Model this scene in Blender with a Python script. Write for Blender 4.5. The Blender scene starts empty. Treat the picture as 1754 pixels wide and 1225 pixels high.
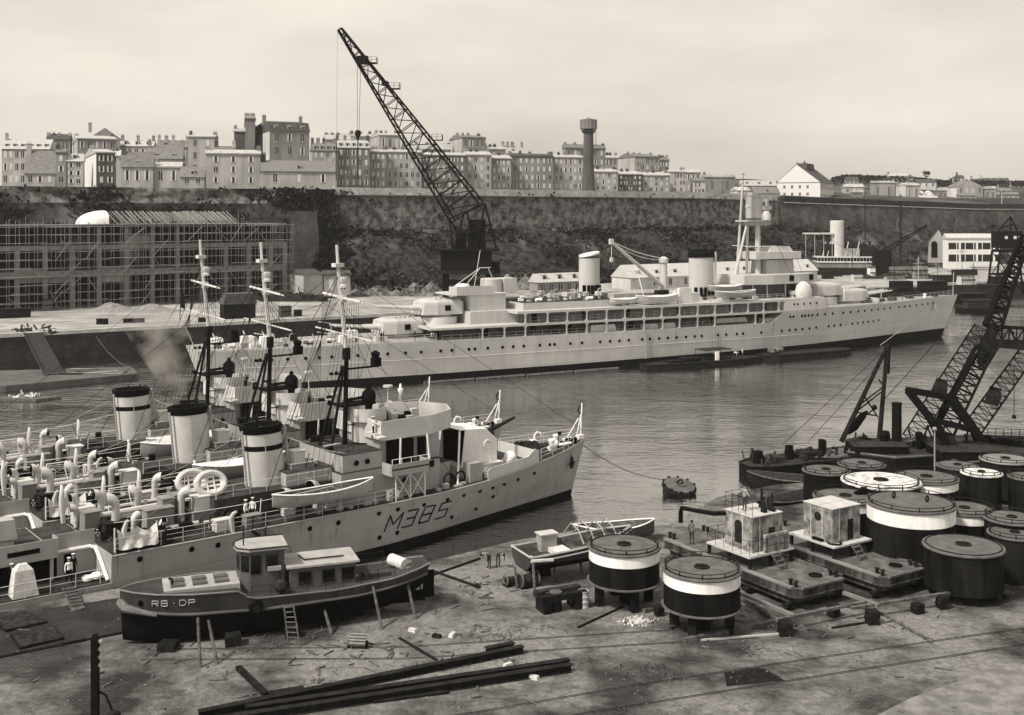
import bpy, math, random
from math import sin, cos, pi, radians
from mathutils import Vector, Matrix
rnd = random.Random(11)
SC = bpy.context.scene
COL = SC.collection
# ---------------------------------------------------------------- camera, sky, sun, exposure
F, CX, HY, H = 1900., 877., 365., 27.        # focal length and principal point of the photograph, eye height
cd = bpy.data.cameras.new("camera"); cam = bpy.data.objects.new("camera", cd); COL.objects.link(cam)
cam.location = (0, 0, H); cam.rotation_euler = (pi/2, 0, 0)
cd.sensor_width = 36; cd.lens = F/1754*36
cd.shift_y = (HY-612.5)/1754; cd.clip_start = .5; cd.clip_end = 6000
SC.camera = cam
SUN_AZ, SUN_EL = -128, 50                     # azimuth from +Y clockwise, degrees
w = bpy.data.worlds.new("World"); SC.world = w; w.use_nodes = True
wt = w.node_tree; wn = wt.nodes; wl = wt.links
bg = wn["Background"]
sky = wn.new("ShaderNodeTexSky"); sky.sky_type = 'NISHITA'; sky.sun_disc = False
sky.sun_elevation = radians(SUN_EL); sky.sun_rotation = radians(SUN_AZ)
sky.dust_density = 4.0; sky.air_density = 1.2
bw_ = wn.new("ShaderNodeRGBToBW"); wl.new(sky.outputs[0], bw_.inputs[0])
tc = wn.new("ShaderNodeTexCoord"); mp = wn.new("ShaderNodeMapping"); mp.inputs[3].default_value = (1.0, 1.0, 3.6)
mp.inputs[2].default_value = (0, radians(4), 0)
wl.new(tc.outputs[0], mp.inputs[0])
nz = wn.new("ShaderNodeTexNoise"); nz.inputs["Scale"].default_value = 2.1; nz.inputs["Detail"].default_value = 5
nz.inputs["Roughness"].default_value = .55; wl.new(mp.outputs[0], nz.inputs["Vector"])
cr = wn.new("ShaderNodeMapRange"); cr.inputs[1].default_value = .3; cr.inputs[2].default_value = .72
cr.inputs[3].default_value = .72; cr.inputs[4].default_value = 1.08
wl.new(nz.outputs[0], cr.inputs[0])
# an even overcast veil under the clear-sky gradient
mx = wn.new("ShaderNodeMath"); mx.operation = 'MULTIPLY_ADD'; mx.inputs[1].default_value = .32; mx.inputs[2].default_value = 4.3
wl.new(bw_.outputs[0], mx.inputs[0])
mm = wn.new("ShaderNodeMath"); mm.operation = 'MULTIPLY'; wl.new(mx.outputs[0], mm.inputs[0]); wl.new(cr.outputs[0], mm.inputs[1])
tint = wn.new("ShaderNodeMix"); tint.data_type = 'RGBA'; tint.blend_type = 'MULTIPLY'; tint.inputs[0].default_value = 1
tint.inputs[6].default_value = (1, .918, .805, 1)
wl.new(mm.outputs[0], tint.inputs[7]); wl.new(tint.outputs[2], bg.inputs[0])
bg.inputs[1].default_value = .136
ld = bpy.data.lights.new("sun", 'SUN'); ld.energy = 4.0; ld.angle = radians(7); ld.color = (1, .92, .81)
sun = bpy.data.objects.new("sun", ld); COL.objects.link(sun)
a_, e_ = radians(SUN_AZ), radians(SUN_EL)
sun.rotation_euler = Vector((sin(a_)*cos(e_), cos(a_)*cos(e_), sin(e_))).to_track_quat('Z', 'Y').to_euler()
SC.view_settings.view_transform = 'Standard'; SC.view_settings.look = 'None'
SC.view_settings.exposure = .35; SC.view_settings.gamma = 1
try:
    SC.cycles.max_bounces = 6; SC.cycles.transparent_max_bounces = 4; SC.cycles.use_denoising = True
except Exception: pass

# ---------------------------------------------------------------- where a pixel of the photograph lies in the place
def at(px, py, Y): return ((px-CX)/F*Y, Y, H-(py-HY)/F*Y)
def gz(px, py, z):
    Y = F*(H-z)/(py-HY); return ((px-CX)/F*Y, Y, z)

# ---------------------------------------------------------------- materials
def mat(name, c, rough=.75, var=.2, sc=1.5, streak=0., bump=0., metal=0., c2=None, lo=.42, hi=.62, world=False, detail=6, spec=.35, plates=None):
    if c < .13 and name not in ('window glass', 'dark cabin glass'): spec, rough = .06, max(rough, .75)
    c = c*min(1, c/.5)**.3; c2 = c2 and c2*min(1, c2/.5)**.3
    m = bpy.data.materials.new(name); m.use_nodes = True
    nt = m.node_tree; N = nt.nodes; L = nt.links; b = N["Principled BSDF"]
    b.inputs["Roughness"].default_value = rough; b.inputs["Metallic"].default_value = metal
    b.inputs["Specular IOR Level"].default_value = spec
    if world: src = N.new("ShaderNodeNewGeometry").outputs["Position"]
    else: src = N.new("ShaderNodeTexCoord").outputs["Object"]
    mp = N.new("ShaderNodeMapping"); mp.inputs[3].default_value = (1, 1, .14 if streak else 1); L.new(src, mp.inputs[0])
    n = N.new("ShaderNodeTexNoise"); n.inputs["Scale"].default_value = sc; n.inputs["Detail"].default_value = detail
    n.inputs["Roughness"].default_value = .65
    L.new(mp.outputs[0], n.inputs["Vector"])
    r = N.new("ShaderNodeValToRGB"); L.new(n.outputs[0], r.inputs[0])
    A = c*(1-var); B = c*(1+var) if c2 is None else c2
    r.color_ramp.elements[0].position = lo; r.color_ramp.elements[1].position = hi
    r.color_ramp.elements[0].color = (A, A, A, 1); r.color_ramp.elements[1].color = (B, B, B, 1)
    out = r.outputs[0]
    if streak:
        n2 = N.new("ShaderNodeTexNoise"); n2.inputs["Scale"].default_value = sc*.22; n2.inputs["Detail"].default_value = 4
        L.new(src, n2.inputs["Vector"])
        r2 = N.new("ShaderNodeMapRange"); r2.inputs[1].default_value = .35; r2.inputs[2].default_value = .7
        r2.inputs[3].default_value = 1-streak; r2.inputs[4].default_value = 1+streak*.5
        L.new(n2.outputs[0], r2.inputs[0])
        mu = N.new("ShaderNodeMix"); mu.data_type = 'RGBA'; mu.blend_type = 'MULTIPLY'; mu.inputs[0].default_value = 1
        L.new(out, mu.inputs[6]); L.new(r2.outputs[0], mu.inputs[7]); out = mu.outputs[2]
    if plates:     # riveted plating: thin seams, each plate a shade of its own
        sp = N.new("ShaderNodeSeparateXYZ"); L.new(src, sp.inputs[0]); cb = N.new("ShaderNodeCombineXYZ"); L.new(sp.outputs[0], cb.inputs[0]); L.new(sp.outputs[2], cb.inputs[1])
        br = N.new("ShaderNodeTexBrick"); L.new(cb.outputs[0], br.inputs["Vector"]); br.inputs["Scale"].default_value = 1
        br.inputs["Brick Width"].default_value, br.inputs["Row Height"].default_value = plates; br.inputs["Mortar Size"].default_value = .02; br.inputs["Mortar Smooth"].default_value = .5
        br.inputs["Color1"].default_value = (1.03, 1.03, 1.03, 1); br.inputs["Color2"].default_value = (.93, .93, .93, 1); br.inputs["Mortar"].default_value = (.72, .72, .72, 1)
        m2 = N.new("ShaderNodeMix"); m2.data_type = 'RGBA'; m2.blend_type = 'MULTIPLY'; m2.inputs[0].default_value = 1; L.new(out, m2.inputs[6]); L.new(br.outputs[0], m2.inputs[7]); out = m2.outputs[2]
        # rust runs below the scuppers
        mr = N.new("ShaderNodeMapping"); mr.inputs[3].default_value = (1, 1, .05); L.new(src, mr.inputs[0]); nr = N.new("ShaderNodeTexNoise"); nr.inputs["Scale"].default_value = 2.6; nr.inputs["Detail"].default_value = 3; L.new(mr.outputs[0], nr.inputs["Vector"])
        rr = N.new("ShaderNodeMapRange"); rr.inputs[1].default_value = .63; rr.inputs[2].default_value = .78; rr.inputs[3].default_value = 1; rr.inputs[4].default_value = .5; L.new(nr.outputs[0], rr.inputs[0])
        m3 = N.new("ShaderNodeMix"); m3.data_type = 'RGBA'; m3.blend_type = 'MULTIPLY'; m3.inputs[0].default_value = 1; L.new(out, m3.inputs[6]); L.new(rr.outputs[0], m3.inputs[7]); out = m3.outputs[2]
    L.new(out, b.inputs["Base Color"])
    if bump:
        bp = N.new("ShaderNodeBump"); bp.inputs["Strength"].default_value = bump; bp.inputs["Distance"].default_value = .1
        L.new(n.outputs[0], bp.inputs["Height"]); L.new(bp.outputs[0], b.inputs["Normal"])
    return m

def pattern_mat(name, c, joint, bw, bh, rough=.85, var=.25, mortar=.012, world=True, plane='XZ', sc=.35, bump=.4):
    """masonry or setts: brick texture over the surface with large soft stains"""
    m = mat(name, c, rough, var, sc, world=world)
    N = m.node_tree.nodes; L = m.node_tree.links; b = N["Principled BSDF"]
    src = (N.new("ShaderNodeNewGeometry").outputs["Position"] if world else N.new("ShaderNodeTexCoord").outputs["Object"])
    sp = N.new("ShaderNodeSeparateXYZ"); L.new(src, sp.inputs[0]); cb = N.new("ShaderNodeCombineXYZ")
    if plane == 'XY': L.new(sp.outputs[0], cb.inputs[0]); L.new(sp.outputs[1], cb.inputs[1])
    else:
        ad = N.new("ShaderNodeMath"); L.new(sp.outputs[0], ad.inputs[0]); L.new(sp.outputs[1], ad.inputs[1])
        L.new(ad.outputs[0], cb.inputs[0]); L.new(sp.outputs[2], cb.inputs[1])
    br = N.new("ShaderNodeTexBrick"); L.new(cb.outputs[0], br.inputs["Vector"])
    br.inputs["Scale"].default_value = 1; br.inputs["Brick Width"].default_value = bw; br.inputs["Row Height"].default_value = bh
    br.inputs["Mortar Size"].default_value = mortar; br.inputs["Mortar Smooth"].default_value = .3
    br.inputs["Color1"].default_value = (1.15,)*3+(1,); br.inputs["Color2"].default_value = (.8,)*3+(1,); j = joint/c
    br.inputs["Mortar"].default_value = (j, j, j, 1)
    old = b.inputs["Base Color"].links[0].from_socket
    mu = N.new("ShaderNodeMix"); mu.data_type = 'RGBA'; mu.blend_type = 'MULTIPLY'; mu.inputs[0].default_value = 1
    L.new(old, mu.inputs[6]); L.new(br.outputs[0], mu.inputs[7]); L.new(mu.outputs[2], b.inputs["Base Color"])
    bp = N.new("ShaderNodeBump"); bp.inputs["Strength"].default_value = bump; bp.inputs["Distance"].default_value = .05
    L.new(br.outputs[1], bp.inputs["Height"]); bp.invert = True; L.new(bp.outputs[0], b.inputs["Normal"])
    return m

M = {}
M['ship'] = mat('ship paint', .37, .55, .08, 1.0, streak=.13)
M['shiplight'] = mat('pale ship paint', .50, .5, .07, .7)
M['casing'] = mat('dark grey deck paint', .075, .8, .3, 1.2)
M['scaffold'] = mat('scaffold poles', .25, .85, .3, 3)
M['gloom'] = mat('dim unfinished interior', .03, .9, .4, .4)  # shade of the open bays put into the colour
M['cruiser'] = mat('cruiser paint', .52, .6, .06, .6, streak=.12)
M['cruiserlight'] = mat('pale cruiser paint', .45, .6, .06, .8, streak=.06)
M['white'] = mat('white paint', .78, .5, .06, 2, streak=.1)
M['boot'] = mat('black boot topping', .018, .5, .4, 1.5)
M['black'] = mat('black paint', .016, .5, .4, 2.5)
M['dark'] = mat('dark steel', .035, .6, .4, 2)
M['iron'] = mat('rusty iron', .05, .8, .5, 3, bump=.3)
M['hullgrey'] = mat('plated grey hull', .36, .55, .06, .9, streak=.12, plates=(4.2, 1.15))
M['hullpale'] = mat('plated pale hull', .43, .6, .05, .6, streak=.1, plates=(6.5, 1.5))
M['buoyplate'] = mat('tarred buoy plating', .022, .55, .5, 1.0, streak=.4, plates=(2.2, 1.6), c2=.034)
M['void'] = mat('dark interior', .008, .9, .2, 1)
M['deck'] = mat('ship deck', .06, .8, .35, 1.5)
M['deckl'] = mat('scrubbed deck', .30, .8, .15, 1.2)
M['canvas'] = mat('canvas', .52, .9, .14, 2, bump=.4)
M['wood'] = mat('weathered timber', .13, .85, .4, 3, bump=.3)
M['woodd'] = mat('tarred timber', .03, .85, .45, 3, bump=.3)
M['concrete'] = mat('concrete', .27, .9, .2, .9)
M['stone'] = pattern_mat('quay masonry', .07, .035, 1.6, .6, mortar=.03)
M['facing'] = pattern_mat('squared facing stone', .15, .09, 1.2, .5, mortar=.03, var=.3, sc=.2)
M['brickwall'] = pattern_mat('rampart masonry', .11, .05, 1.2, .5, mortar=.03, var=.45, sc=.16)
M['parapet'] = pattern_mat('parapet masonry', .46, .30, 1.6, .55, mortar=.02, var=.2, sc=.1)
M['slate'] = mat('slate roof', .19, .7, .2, 1.1)
M['slate2'] = mat('dark slate roof', .11, .7, .25, 1.1)
M['zinc'] = mat('zinc roof', .40, .55, .12, .8)
M['wall1'] = mat('grey render', .30, .9, .15, .35, streak=.2)
M['wall2'] = mat('mid grey render', .40, .9, .15, .35, streak=.2)
M['wall3'] = mat('pale render', .50, .9, .12, .35, streak=.2)
M['wall5'] = mat('warm grey render', .35, .9, .15, .4, streak=.25)
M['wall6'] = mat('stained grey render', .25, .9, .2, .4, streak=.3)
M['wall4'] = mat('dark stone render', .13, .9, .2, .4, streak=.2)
M['shutter'] = mat('white shutters', .62, .7, .06, 2)
M['pane'] = mat('window glass', .012, .12, .2, 1, spec=.5)
M['skin'] = mat('skin', .30, .6, .1, 8)
M['navy'] = mat('navy cloth', .014, .9, .2, 8)
M['denim'] = mat('work trousers', .09, .9, .2, 8)
M['cloth'] = mat('white cloth', .75, .9, .05, 8)
M['shirt'] = mat('grey shirt', .22, .9, .15, 8)
M['hair'] = mat('dark hair', .012, .7, .2, 9)
M['buoyblack'] = mat('tarred steel plate', .022, .55, .5, 1.2, streak=.3)
M['buoytop'] = mat('grey buoy top', .13, .8, .25, 1.3)
M['buoypale'] = mat('pale chalky buoy top', .42, .85, .5, 1.6, lo=.36, hi=.55)
M['band'] = mat('white painted band', .84, .5, .08, 2.2, streak=.2)
M['hut'] = mat('blotched grey steel', .20, .8, .5, 1.6, bump=.1, c2=.36, lo=.38, hi=.66)
M['hutroof'] = mat('pale sheet roof', .44, .7, .08, 1)
M['bargeside'] = mat('rusted barge side', .10, .85, .5, 1.6, streak=.5)
M['bargedeck'] = mat('worn barge deck', .13, .85, .35, 1.2)
M['tughull'] = mat('dark grey launch paint', .085, .6, .2, 1.1, streak=.25)
M['tugbottom'] = mat('black antifouling', .012, .7, .5, 1)
M['tugcabin'] = mat('mid grey cabin paint', .13, .6, .15, 1.3, streak=.2)
M['tugroof'] = mat('pale grey roof paint', .33, .8, .12, 1.2)
M['rope'] = mat('rope', .16, .9, .2, 4)
M['cable'] = mat('wire', .03, .6, .2, 4)
M['glass'] = mat('dark cabin glass', .01, .1, .2, 2, spec=.6)
M['rubble'] = mat('rubble', .17, .95, .5, .9, bump=.6)
M['sand'] = mat('sand heap', .24, .95, .15, 1.2, bump=.3)
M['chalk'] = mat('pale rubble', .5, .9, .2, 6)
M['flag'] = mat('flag cloth', .14, .9, .6, 3)

# ---------------------------------------------------------------- mesh building
class MB:
    def __init__(s): s.v = []; s.f = []; s.m = []; s.cur = 0
    def add(s, vs, fs):
        o = len(s.v); s.v += [tuple(p) for p in vs]
        for f in fs: s.f.append([i+o for i in f]); s.m.append(s.cur)
        return s
    def mi(s, k): s.cur = k; return s
    def box(s, x0, x1, y0, y1, z0, z1, rot=0, org=None, taper=0):
        cx, cy = (x0+x1)/2, (y0+y1)/2
        vs = []
        for z, t in ((z0, 0), (z1, taper)):
            for x, y in ((x0, y0), (x1, y0), (x1, y1), (x0, y1)):
                vs.append((cx+(x-cx)*(1-t), cy+(y-cy)*(1-t), z))
        if rot:
            c_, s_ = cos(rot), sin(rot); ox, oy = org or (cx, cy)
            vs = [(ox+(x-ox)*c_-(y-oy)*s_, oy+(x-ox)*s_+(y-oy)*c_, z) for x, y, z in vs]
        return s.add(vs, [(3, 2, 1, 0), (4, 5, 6, 7), (0, 1, 5, 4), (1, 2, 6, 5), (2, 3, 7, 6), (3, 0, 4, 7)])
    def prism(s, poly, z0, z1, top=None):
        n = len(poly); top = top or poly
        zf = (lambda z, p: z(*p) if callable(z) else z)
        vs = [(p[0], p[1], zf(z0, p)) for p in poly]+[(p[0], p[1], zf(z1, p)) for p in top]
        return s.add(vs, [tuple(range(n))[::-1], tuple(range(n, 2*n))]+[(i, (i+1) % n, n+(i+1) % n, n+i) for i in range(n)])
    def slab(s, pts, th):                     # any planar polygon given thickness along its normal
        P = [Vector(p) for p in pts]; n = (P[1]-P[0]).cross(P[2]-P[0]).normalized()*th
        k = len(P); vs = P+[p+n for p in P]
        return s.add(vs, [tuple(range(k))[::-1], tuple(range(k, 2*k))]+[(i, (i+1) % k, k+(i+1) % k, k+i) for i in range(k)])
    def rings(s, R, caps=True, closed=True):
        n = len(R[0]); vs = [p for r in R for p in r]; fs = []
        for i in range(len(R)-1):
            for j in range(n if closed else n-1):
                k = (j+1) % n
                fs.append((i*n+j, i*n+k, (i+1)*n+k, (i+1)*n+j))
        if caps: fs += [tuple(range(n))[::-1], tuple(range((len(R)-1)*n, len(R)*n))]
        return s.add(vs, fs)
    def tube(s, pts, r, seg=6, caps=True):
        P = [Vector(p) for p in pts]; R = []
        rr = r if isinstance(r, (list, tuple)) else [r]*len(P)
        ref = None
        for i, p in enumerate(P):
            t = (P[min(i+1, len(P)-1)]-P[max(i-1, 0)])
            if t.length < 1e-9: t = Vector((0, 0, 1))
            t.normalize()
            if ref is None:
                ref = t.cross(Vector((0, 0, 1)) if abs(t.z) < .9 else Vector((1, 0, 0))).normalized()
            else:
                ref = (ref-t*ref.dot(t)); ref = ref.normalized() if ref.length > 1e-6 else t.orthogonal().normalized()
            b = t.cross(ref)
            R.append([p+(ref*cos(2*pi*k/seg)+b*sin(2*pi*k/seg))*rr[i] for k in range(seg)])
        return s.rings(R, caps)
    def bar(s, a, b, r, seg=4): return s.tube([a, b], r, seg)
    def lathe(s, prof, c=(0, 0, 0), seg=20, sx=1, sy=1, caps=True):
        R = [[(c[0]+r*sx*cos(2*pi*k/seg), c[1]+r*sy*sin(2*pi*k/seg), c[2]+z) for k in range(seg)] for r, z in prof]
        return s.rings(R, caps)
    def ball(s, c, r, seg=10, n=6, sz=1):
        return s.lathe([(max(.001, r*sin(pi*i/n)), -r*sz*cos(pi*i/n)) for i in range(n+1)], c, seg)
    def torus(s, c, R, r, seg=20, k=6, axis=None, sx=1, sy=1):
        pts = []
        for i in range(seg+1):
            a = 2*pi*i/seg; p = Vector((R*sx*cos(a), R*sy*sin(a), 0))
            if axis is not None: p = axis @ p
            pts.append(Vector(c)+p)
        return s.tube(pts, r, k, False)
    def lattice(s, p0, p1, w0, h0, w1, h1, n, r, side, rd=None, seg=4):
        """four chords from p0 to p1 with cross bracing; side = direction of the width w"""
        p0, p1 = Vector(p0), Vector(p1); t = (p1-p0).normalized()
        a = Vector(side); a = (a-t*a.dot(t)).normalized(); b = t.cross(a); rd = rd or r*.55
        def node(i, q):
            k = i/n; p = p0.lerp(p1, k); ww = w0+(w1-w0)*k; hh = h0+(h1-h0)*k
            sx, sy = ((-1, -1), (1, -1), (1, 1), (-1, 1))[q]
            return p+a*sx*ww/2+b*sy*hh/2
        for q in range(4): s.tube([node(0, q), node(n, q)], r, seg)
        for i in range(n+1):
            for q in range(4):
                s.bar(node(i, q), node(i, (q+1) % 4), rd, 4)
                if i < n:
                    if i % 2: s.bar(node(i, q), node(i+1, (q+1) % 4), rd, 4)
                    else: s.bar(node(i, (q+1) % 4), node(i+1, q), rd, 4)
        return s
    def build(s, name, m, parent=None, smooth=False, loc=None):
        me = bpy.data.meshes.new(name); me.from_pydata(s.v, [], s.f)
        ms = m if isinstance(m, (list, tuple)) else [m]
        for q in ms: me.materials.append(M[q] if isinstance(q, str) else q)
        if len(ms) > 1: me.polygons.foreach_set("material_index", s.m)
        if smooth:
            me.polygons.foreach_set("use_smooth", [True]*len(me.polygons))
            try: me.set_sharp_from_angle(angle=radians(40))
            except Exception: pass
        me.update()
        o = bpy.data.objects.new(name, me); COL.objects.link(o)
        if parent is not None: o.parent = parent
        if loc: o.location = loc
        return o

def tag(o, label, cat, group=None):
    o["label"] = label; o["category"] = cat
    if group: o["group"] = group
    return o
def thing(name, label, cat, loc=(0, 0, 0), rz=0, group=None):
    o = bpy.data.objects.new(name, None); COL.objects.link(o); o.empty_display_size = .2
    o.location = loc; o.rotation_euler = (0, 0, rz)
    return tag(o, label, cat, group)
def structure(o): o["kind"] = "structure"; return o
def stuff(o): o["kind"] = "stuff"; return o
def copyo(o, parent=None):
    c = o.copy(); COL.objects.link(c); c.parent = parent; return c
def dup(o, parent=None, skip=()):
    c = copyo(o, parent)
    for ch in o.children:
        if ch.name.split('.')[0] in skip: continue
        dup(ch, c, skip)
    return c
def repeat(o, places):
    """copies of one part (sharing its mesh) at other places of the same thing: (location, rotation z)"""
    for p in places:
        c = copyo(o, o.parent); c.location = p[0]
        if len(p) > 1: c.rotation_euler = (0, 0, p[1])
        if len(p) > 2: c.scale = p[2]
class Fr:
    def __init__(s, ox, oy, deg):
        s.ox, s.oy, s.a = ox, oy, radians(deg); s.u = (cos(s.a), sin(s.a)); s.n = (-sin(s.a), cos(s.a))
    def w(s, x, y, z=0): return (s.ox+s.u[0]*x+s.n[0]*y, s.oy+s.u[1]*x+s.n[1]*y, z)
    def on(s, px, py, z):
        X, Y, _ = gz(px, py, z); dx, dy = X-s.ox, Y-s.oy
        return dx*s.u[0]+dy*s.u[1], dx*s.n[0]+dy*s.n[1]
    def lat(s, px, py, y):
        t = (px-CX)/F
        x = (t*(s.oy+s.n[1]*y)-s.ox-s.n[0]*y)/(s.u[0]-t*s.u[1])
        return x, H-(py-HY)/F*s.w(x, y)[1]
def interp(tab, x):
    if x <= tab[0][0]: return tab[0][1]
    for (a, va), (b, vb) in zip(tab, tab[1:]):
        if x <= b: return va+(vb-va)*(x-a)/(b-a) if b > a else vb
    return tab[-1][1]
def rail(mb, pts, h=1.0, r=.025, step=2.0, wires=2):
    """stanchions and wires along a polyline"""
    P = [Vector(p) for p in pts]
    for a, b in zip(P, P[1:]):
        n = max(1, round((b-a).length/step))
        for i in range(n+1):
            p = a.lerp(b, i/n); mb.bar(p, p+Vector((0, 0, h)), r, 4)
        for k in range(wires):
            z = Vector((0, 0, h*(k+1)/wires)); mb.bar(a+z, b+z, r*.7, 4)
    return mb
def sag(a, b, drop, n=10):
    a, b = Vector(a), Vector(b)
    return [a.lerp(b, i/n)-Vector((0, 0, drop*4*(i/n)*(1-i/n))) for i in range(n+1)]
# ================================================================ water, quays, cliff, ramparts
def water_mat():
    m = bpy.data.materials.new('harbour water'); m.use_nodes = True
    nt = m.node_tree; N = nt.nodes; L = nt.links; b = N["Principled BSDF"]
    b.inputs["Base Color"].default_value = (.01, .01, .01, 1); b.inputs["Roughness"].default_value = .04
    b.inputs["IOR"].default_value = 1.33; b.inputs["Specular IOR Level"].default_value = .8
    g = N.new("ShaderNodeNewGeometry")
    hs = None
    for sc, st, am, rot in ((.42, 2.4, 1.0, 8), (1.15, 2.0, .38, -10), (.11, 1.6, 1.3, 30)):
        mp = N.new("ShaderNodeMapping"); mp.inputs[2].default_value = (0, 0, radians(rot)); mp.inputs[3].default_value = (1, st, 1)
        L.new(g.outputs["Position"], mp.inputs[0])
        n = N.new("ShaderNodeTexNoise"); n.inputs["Scale"].default_value = sc; n.inputs["Detail"].default_value = 3
        n.inputs["Distortion"].default_value = .6
        L.new(mp.outputs[0], n.inputs["Vector"])
        k = N.new("ShaderNodeMath"); k.operation = 'MULTIPLY_ADD'; k.inputs[1].default_value = am
        L.new(n.outputs[0], k.inputs[0])
        if hs is not None: L.new(hs, k.inputs[2])
        hs = k.outputs[0]
    cp = N.new("ShaderNodeTexNoise"); cp.inputs["Scale"].default_value = .035; cp.inputs["Detail"].default_value = 3; L.new(g.outputs["Position"], cp.inputs["Vector"])   # calm and ruffled patches
    cq = N.new("ShaderNodeMapRange"); cq.inputs[1].default_value = .36; cq.inputs[2].default_value = .62; cq.inputs[3].default_value = .35; cq.inputs[4].default_value = 1.5; L.new(cp.outputs[0], cq.inputs[0])
    ch = N.new("ShaderNodeMath"); ch.operation = 'MULTIPLY'; L.new(hs, ch.inputs[0]); L.new(cq.outputs[0], ch.inputs[1]); hs = ch.outputs[0]
    bp = N.new("ShaderNodeBump"); bp.inputs["Strength"].default_value = .5; bp.inputs["Distance"].default_value = .2
    L.new(hs, bp.inputs["Height"]); L.new(bp.outputs[0], b.inputs["Normal"])
    # even extra gloss mixed in to brighten the water's own reflection
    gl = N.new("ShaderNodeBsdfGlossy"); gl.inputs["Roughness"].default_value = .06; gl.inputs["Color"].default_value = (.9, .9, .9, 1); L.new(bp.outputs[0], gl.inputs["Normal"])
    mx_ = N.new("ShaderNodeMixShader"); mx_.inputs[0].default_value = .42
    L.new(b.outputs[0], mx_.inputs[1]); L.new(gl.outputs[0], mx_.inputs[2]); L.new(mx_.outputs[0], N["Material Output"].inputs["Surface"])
    return m
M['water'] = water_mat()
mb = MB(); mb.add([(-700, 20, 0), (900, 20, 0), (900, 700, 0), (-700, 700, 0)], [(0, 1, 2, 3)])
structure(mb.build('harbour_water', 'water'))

def ground_mat():
    m = pattern_mat('trodden yard ground', .09, .045, .34, .17, mortar=.035, plane='XY', var=.3, sc=.23, bump=.35)
    N = m.node_tree.nodes; L = m.node_tree.links; b = N["Principled BSDF"]
    g = N.new("ShaderNodeNewGeometry")
    # where the setts are buried under pale trodden earth
    n = N.new("ShaderNodeTexNoise"); n.inputs["Scale"].default_value = .16; n.inputs["Detail"].default_value = 9; n.inputs["Roughness"].default_value = .62
    L.new(g.outputs["Position"], n.inputs["Vector"])
    r = N.new("ShaderNodeValToRGB"); r.color_ramp.elements[0].position = .40; r.color_ramp.elements[1].position = .56
    L.new(n.outputs[0], r.inputs[0])
    n3 = N.new("ShaderNodeTexNoise"); n3.inputs["Scale"].default_value = 3.2; n3.inputs["Detail"].default_value = 8; n3.inputs["Roughness"].default_value = .75
    L.new(g.outputs["Position"], n3.inputs["Vector"])
    r3 = N.new("ShaderNodeValToRGB"); r3.color_ramp.elements[0].position = .3; r3.color_ramp.elements[1].position = .72
    r3.color_ramp.elements[0].color = (.075, .075, .075, 1); r3.color_ramp.elements[1].color = (.26, .26, .26, 1)
    L.new(n3.outputs[0], r3.inputs[0])
    old = b.inputs["Base Color"].links[0].from_socket
    mu = N.new("ShaderNodeMix"); mu.data_type = 'RGBA'; L.new(r.outputs[0], mu.inputs[0]); L.new(old, mu.inputs[6]); L.new(r3.outputs[0], mu.inputs[7])
    # dark oil and weed patches
    n4 = N.new("ShaderNodeTexNoise"); n4.inputs["Scale"].default_value = .3; n4.inputs["Detail"].default_value = 10; n4.inputs["Roughness"].default_value = .7
    mp = N.new("ShaderNodeMapping"); mp.inputs[1].default_value = (31, 7, 0); mp.inputs[3].default_value = (.8, 1.5, 1); mp.inputs[2].default_value = (0, 0, .25)
    L.new(g.outputs["Position"], mp.inputs[0]); L.new(mp.outputs[0], n4.inputs["Vector"])
    r4 = N.new("ShaderNodeMapRange"); r4.inputs[1].default_value = .52; r4.inputs[2].default_value = .68; r4.inputs[3].default_value = 1; r4.inputs[4].default_value = .38
    L.new(n4.outputs[0], r4.inputs[0])
    m2 = N.new("ShaderNodeMix"); m2.data_type = 'RGBA'; m2.blend_type = 'MULTIPLY'; m2.inputs[0].default_value = 1
    L.new(mu.outputs[2], m2.inputs[6]); L.new(r4.outputs[0], m2.inputs[7]); L.new(m2.outputs[2], b.inputs["Base Color"])
    bp = N.new("ShaderNodeBump"); bp.inputs["Strength"].default_value = .5; bp.inputs["Distance"].default_value = .08
    L.new(n3.outputs[0], bp.inputs["Height"])
    ob = b.inputs["Normal"].links[0].from_socket; L.new(ob, bp.inputs["Normal"]); L.new(bp.outputs[0], b.inputs["Normal"])
    return m
M['ground'] = ground_mat()
GZ = 2.0
bank = [(-90, 30), (-90, 43), (-46.5, 60.2), (-26.8, 73.6), (-18, 77.5), (-5.8, 79.6), (0, 84.5), (6, 88), (12.5, 88.9), (18, 97.5), (24, 102), (32, 104), (75, 106), (75, 30)]
mb = MB(); mb.prism(bank, -4, GZ)
structure(mb.build('yard_ground', 'ground'))
# finer relief: low heaps and ruts laid on the yard
def drift(name, cx, cy, rx, ry, hgt, m, seed, n=22):
    q = random.Random(seed); V = []; Fc = []
    for j in range(n+1):
        for i in range(n+1):
            u, v = i/n*2-1, j/n*2-1
            d = max(0, 1-(u*u+v*v)); z = hgt*d*(.55+.45*q.random())
            V.append((cx+u*rx, cy+v*ry, GZ-.03+z))
    for j in range(n):
        for i in range(n): a = j*n+j+i; Fc.append((a, a+1, a+n+2, a+n+1))
    mb = MB(); mb.add(V, Fc); return mb.build(name, m)

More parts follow.
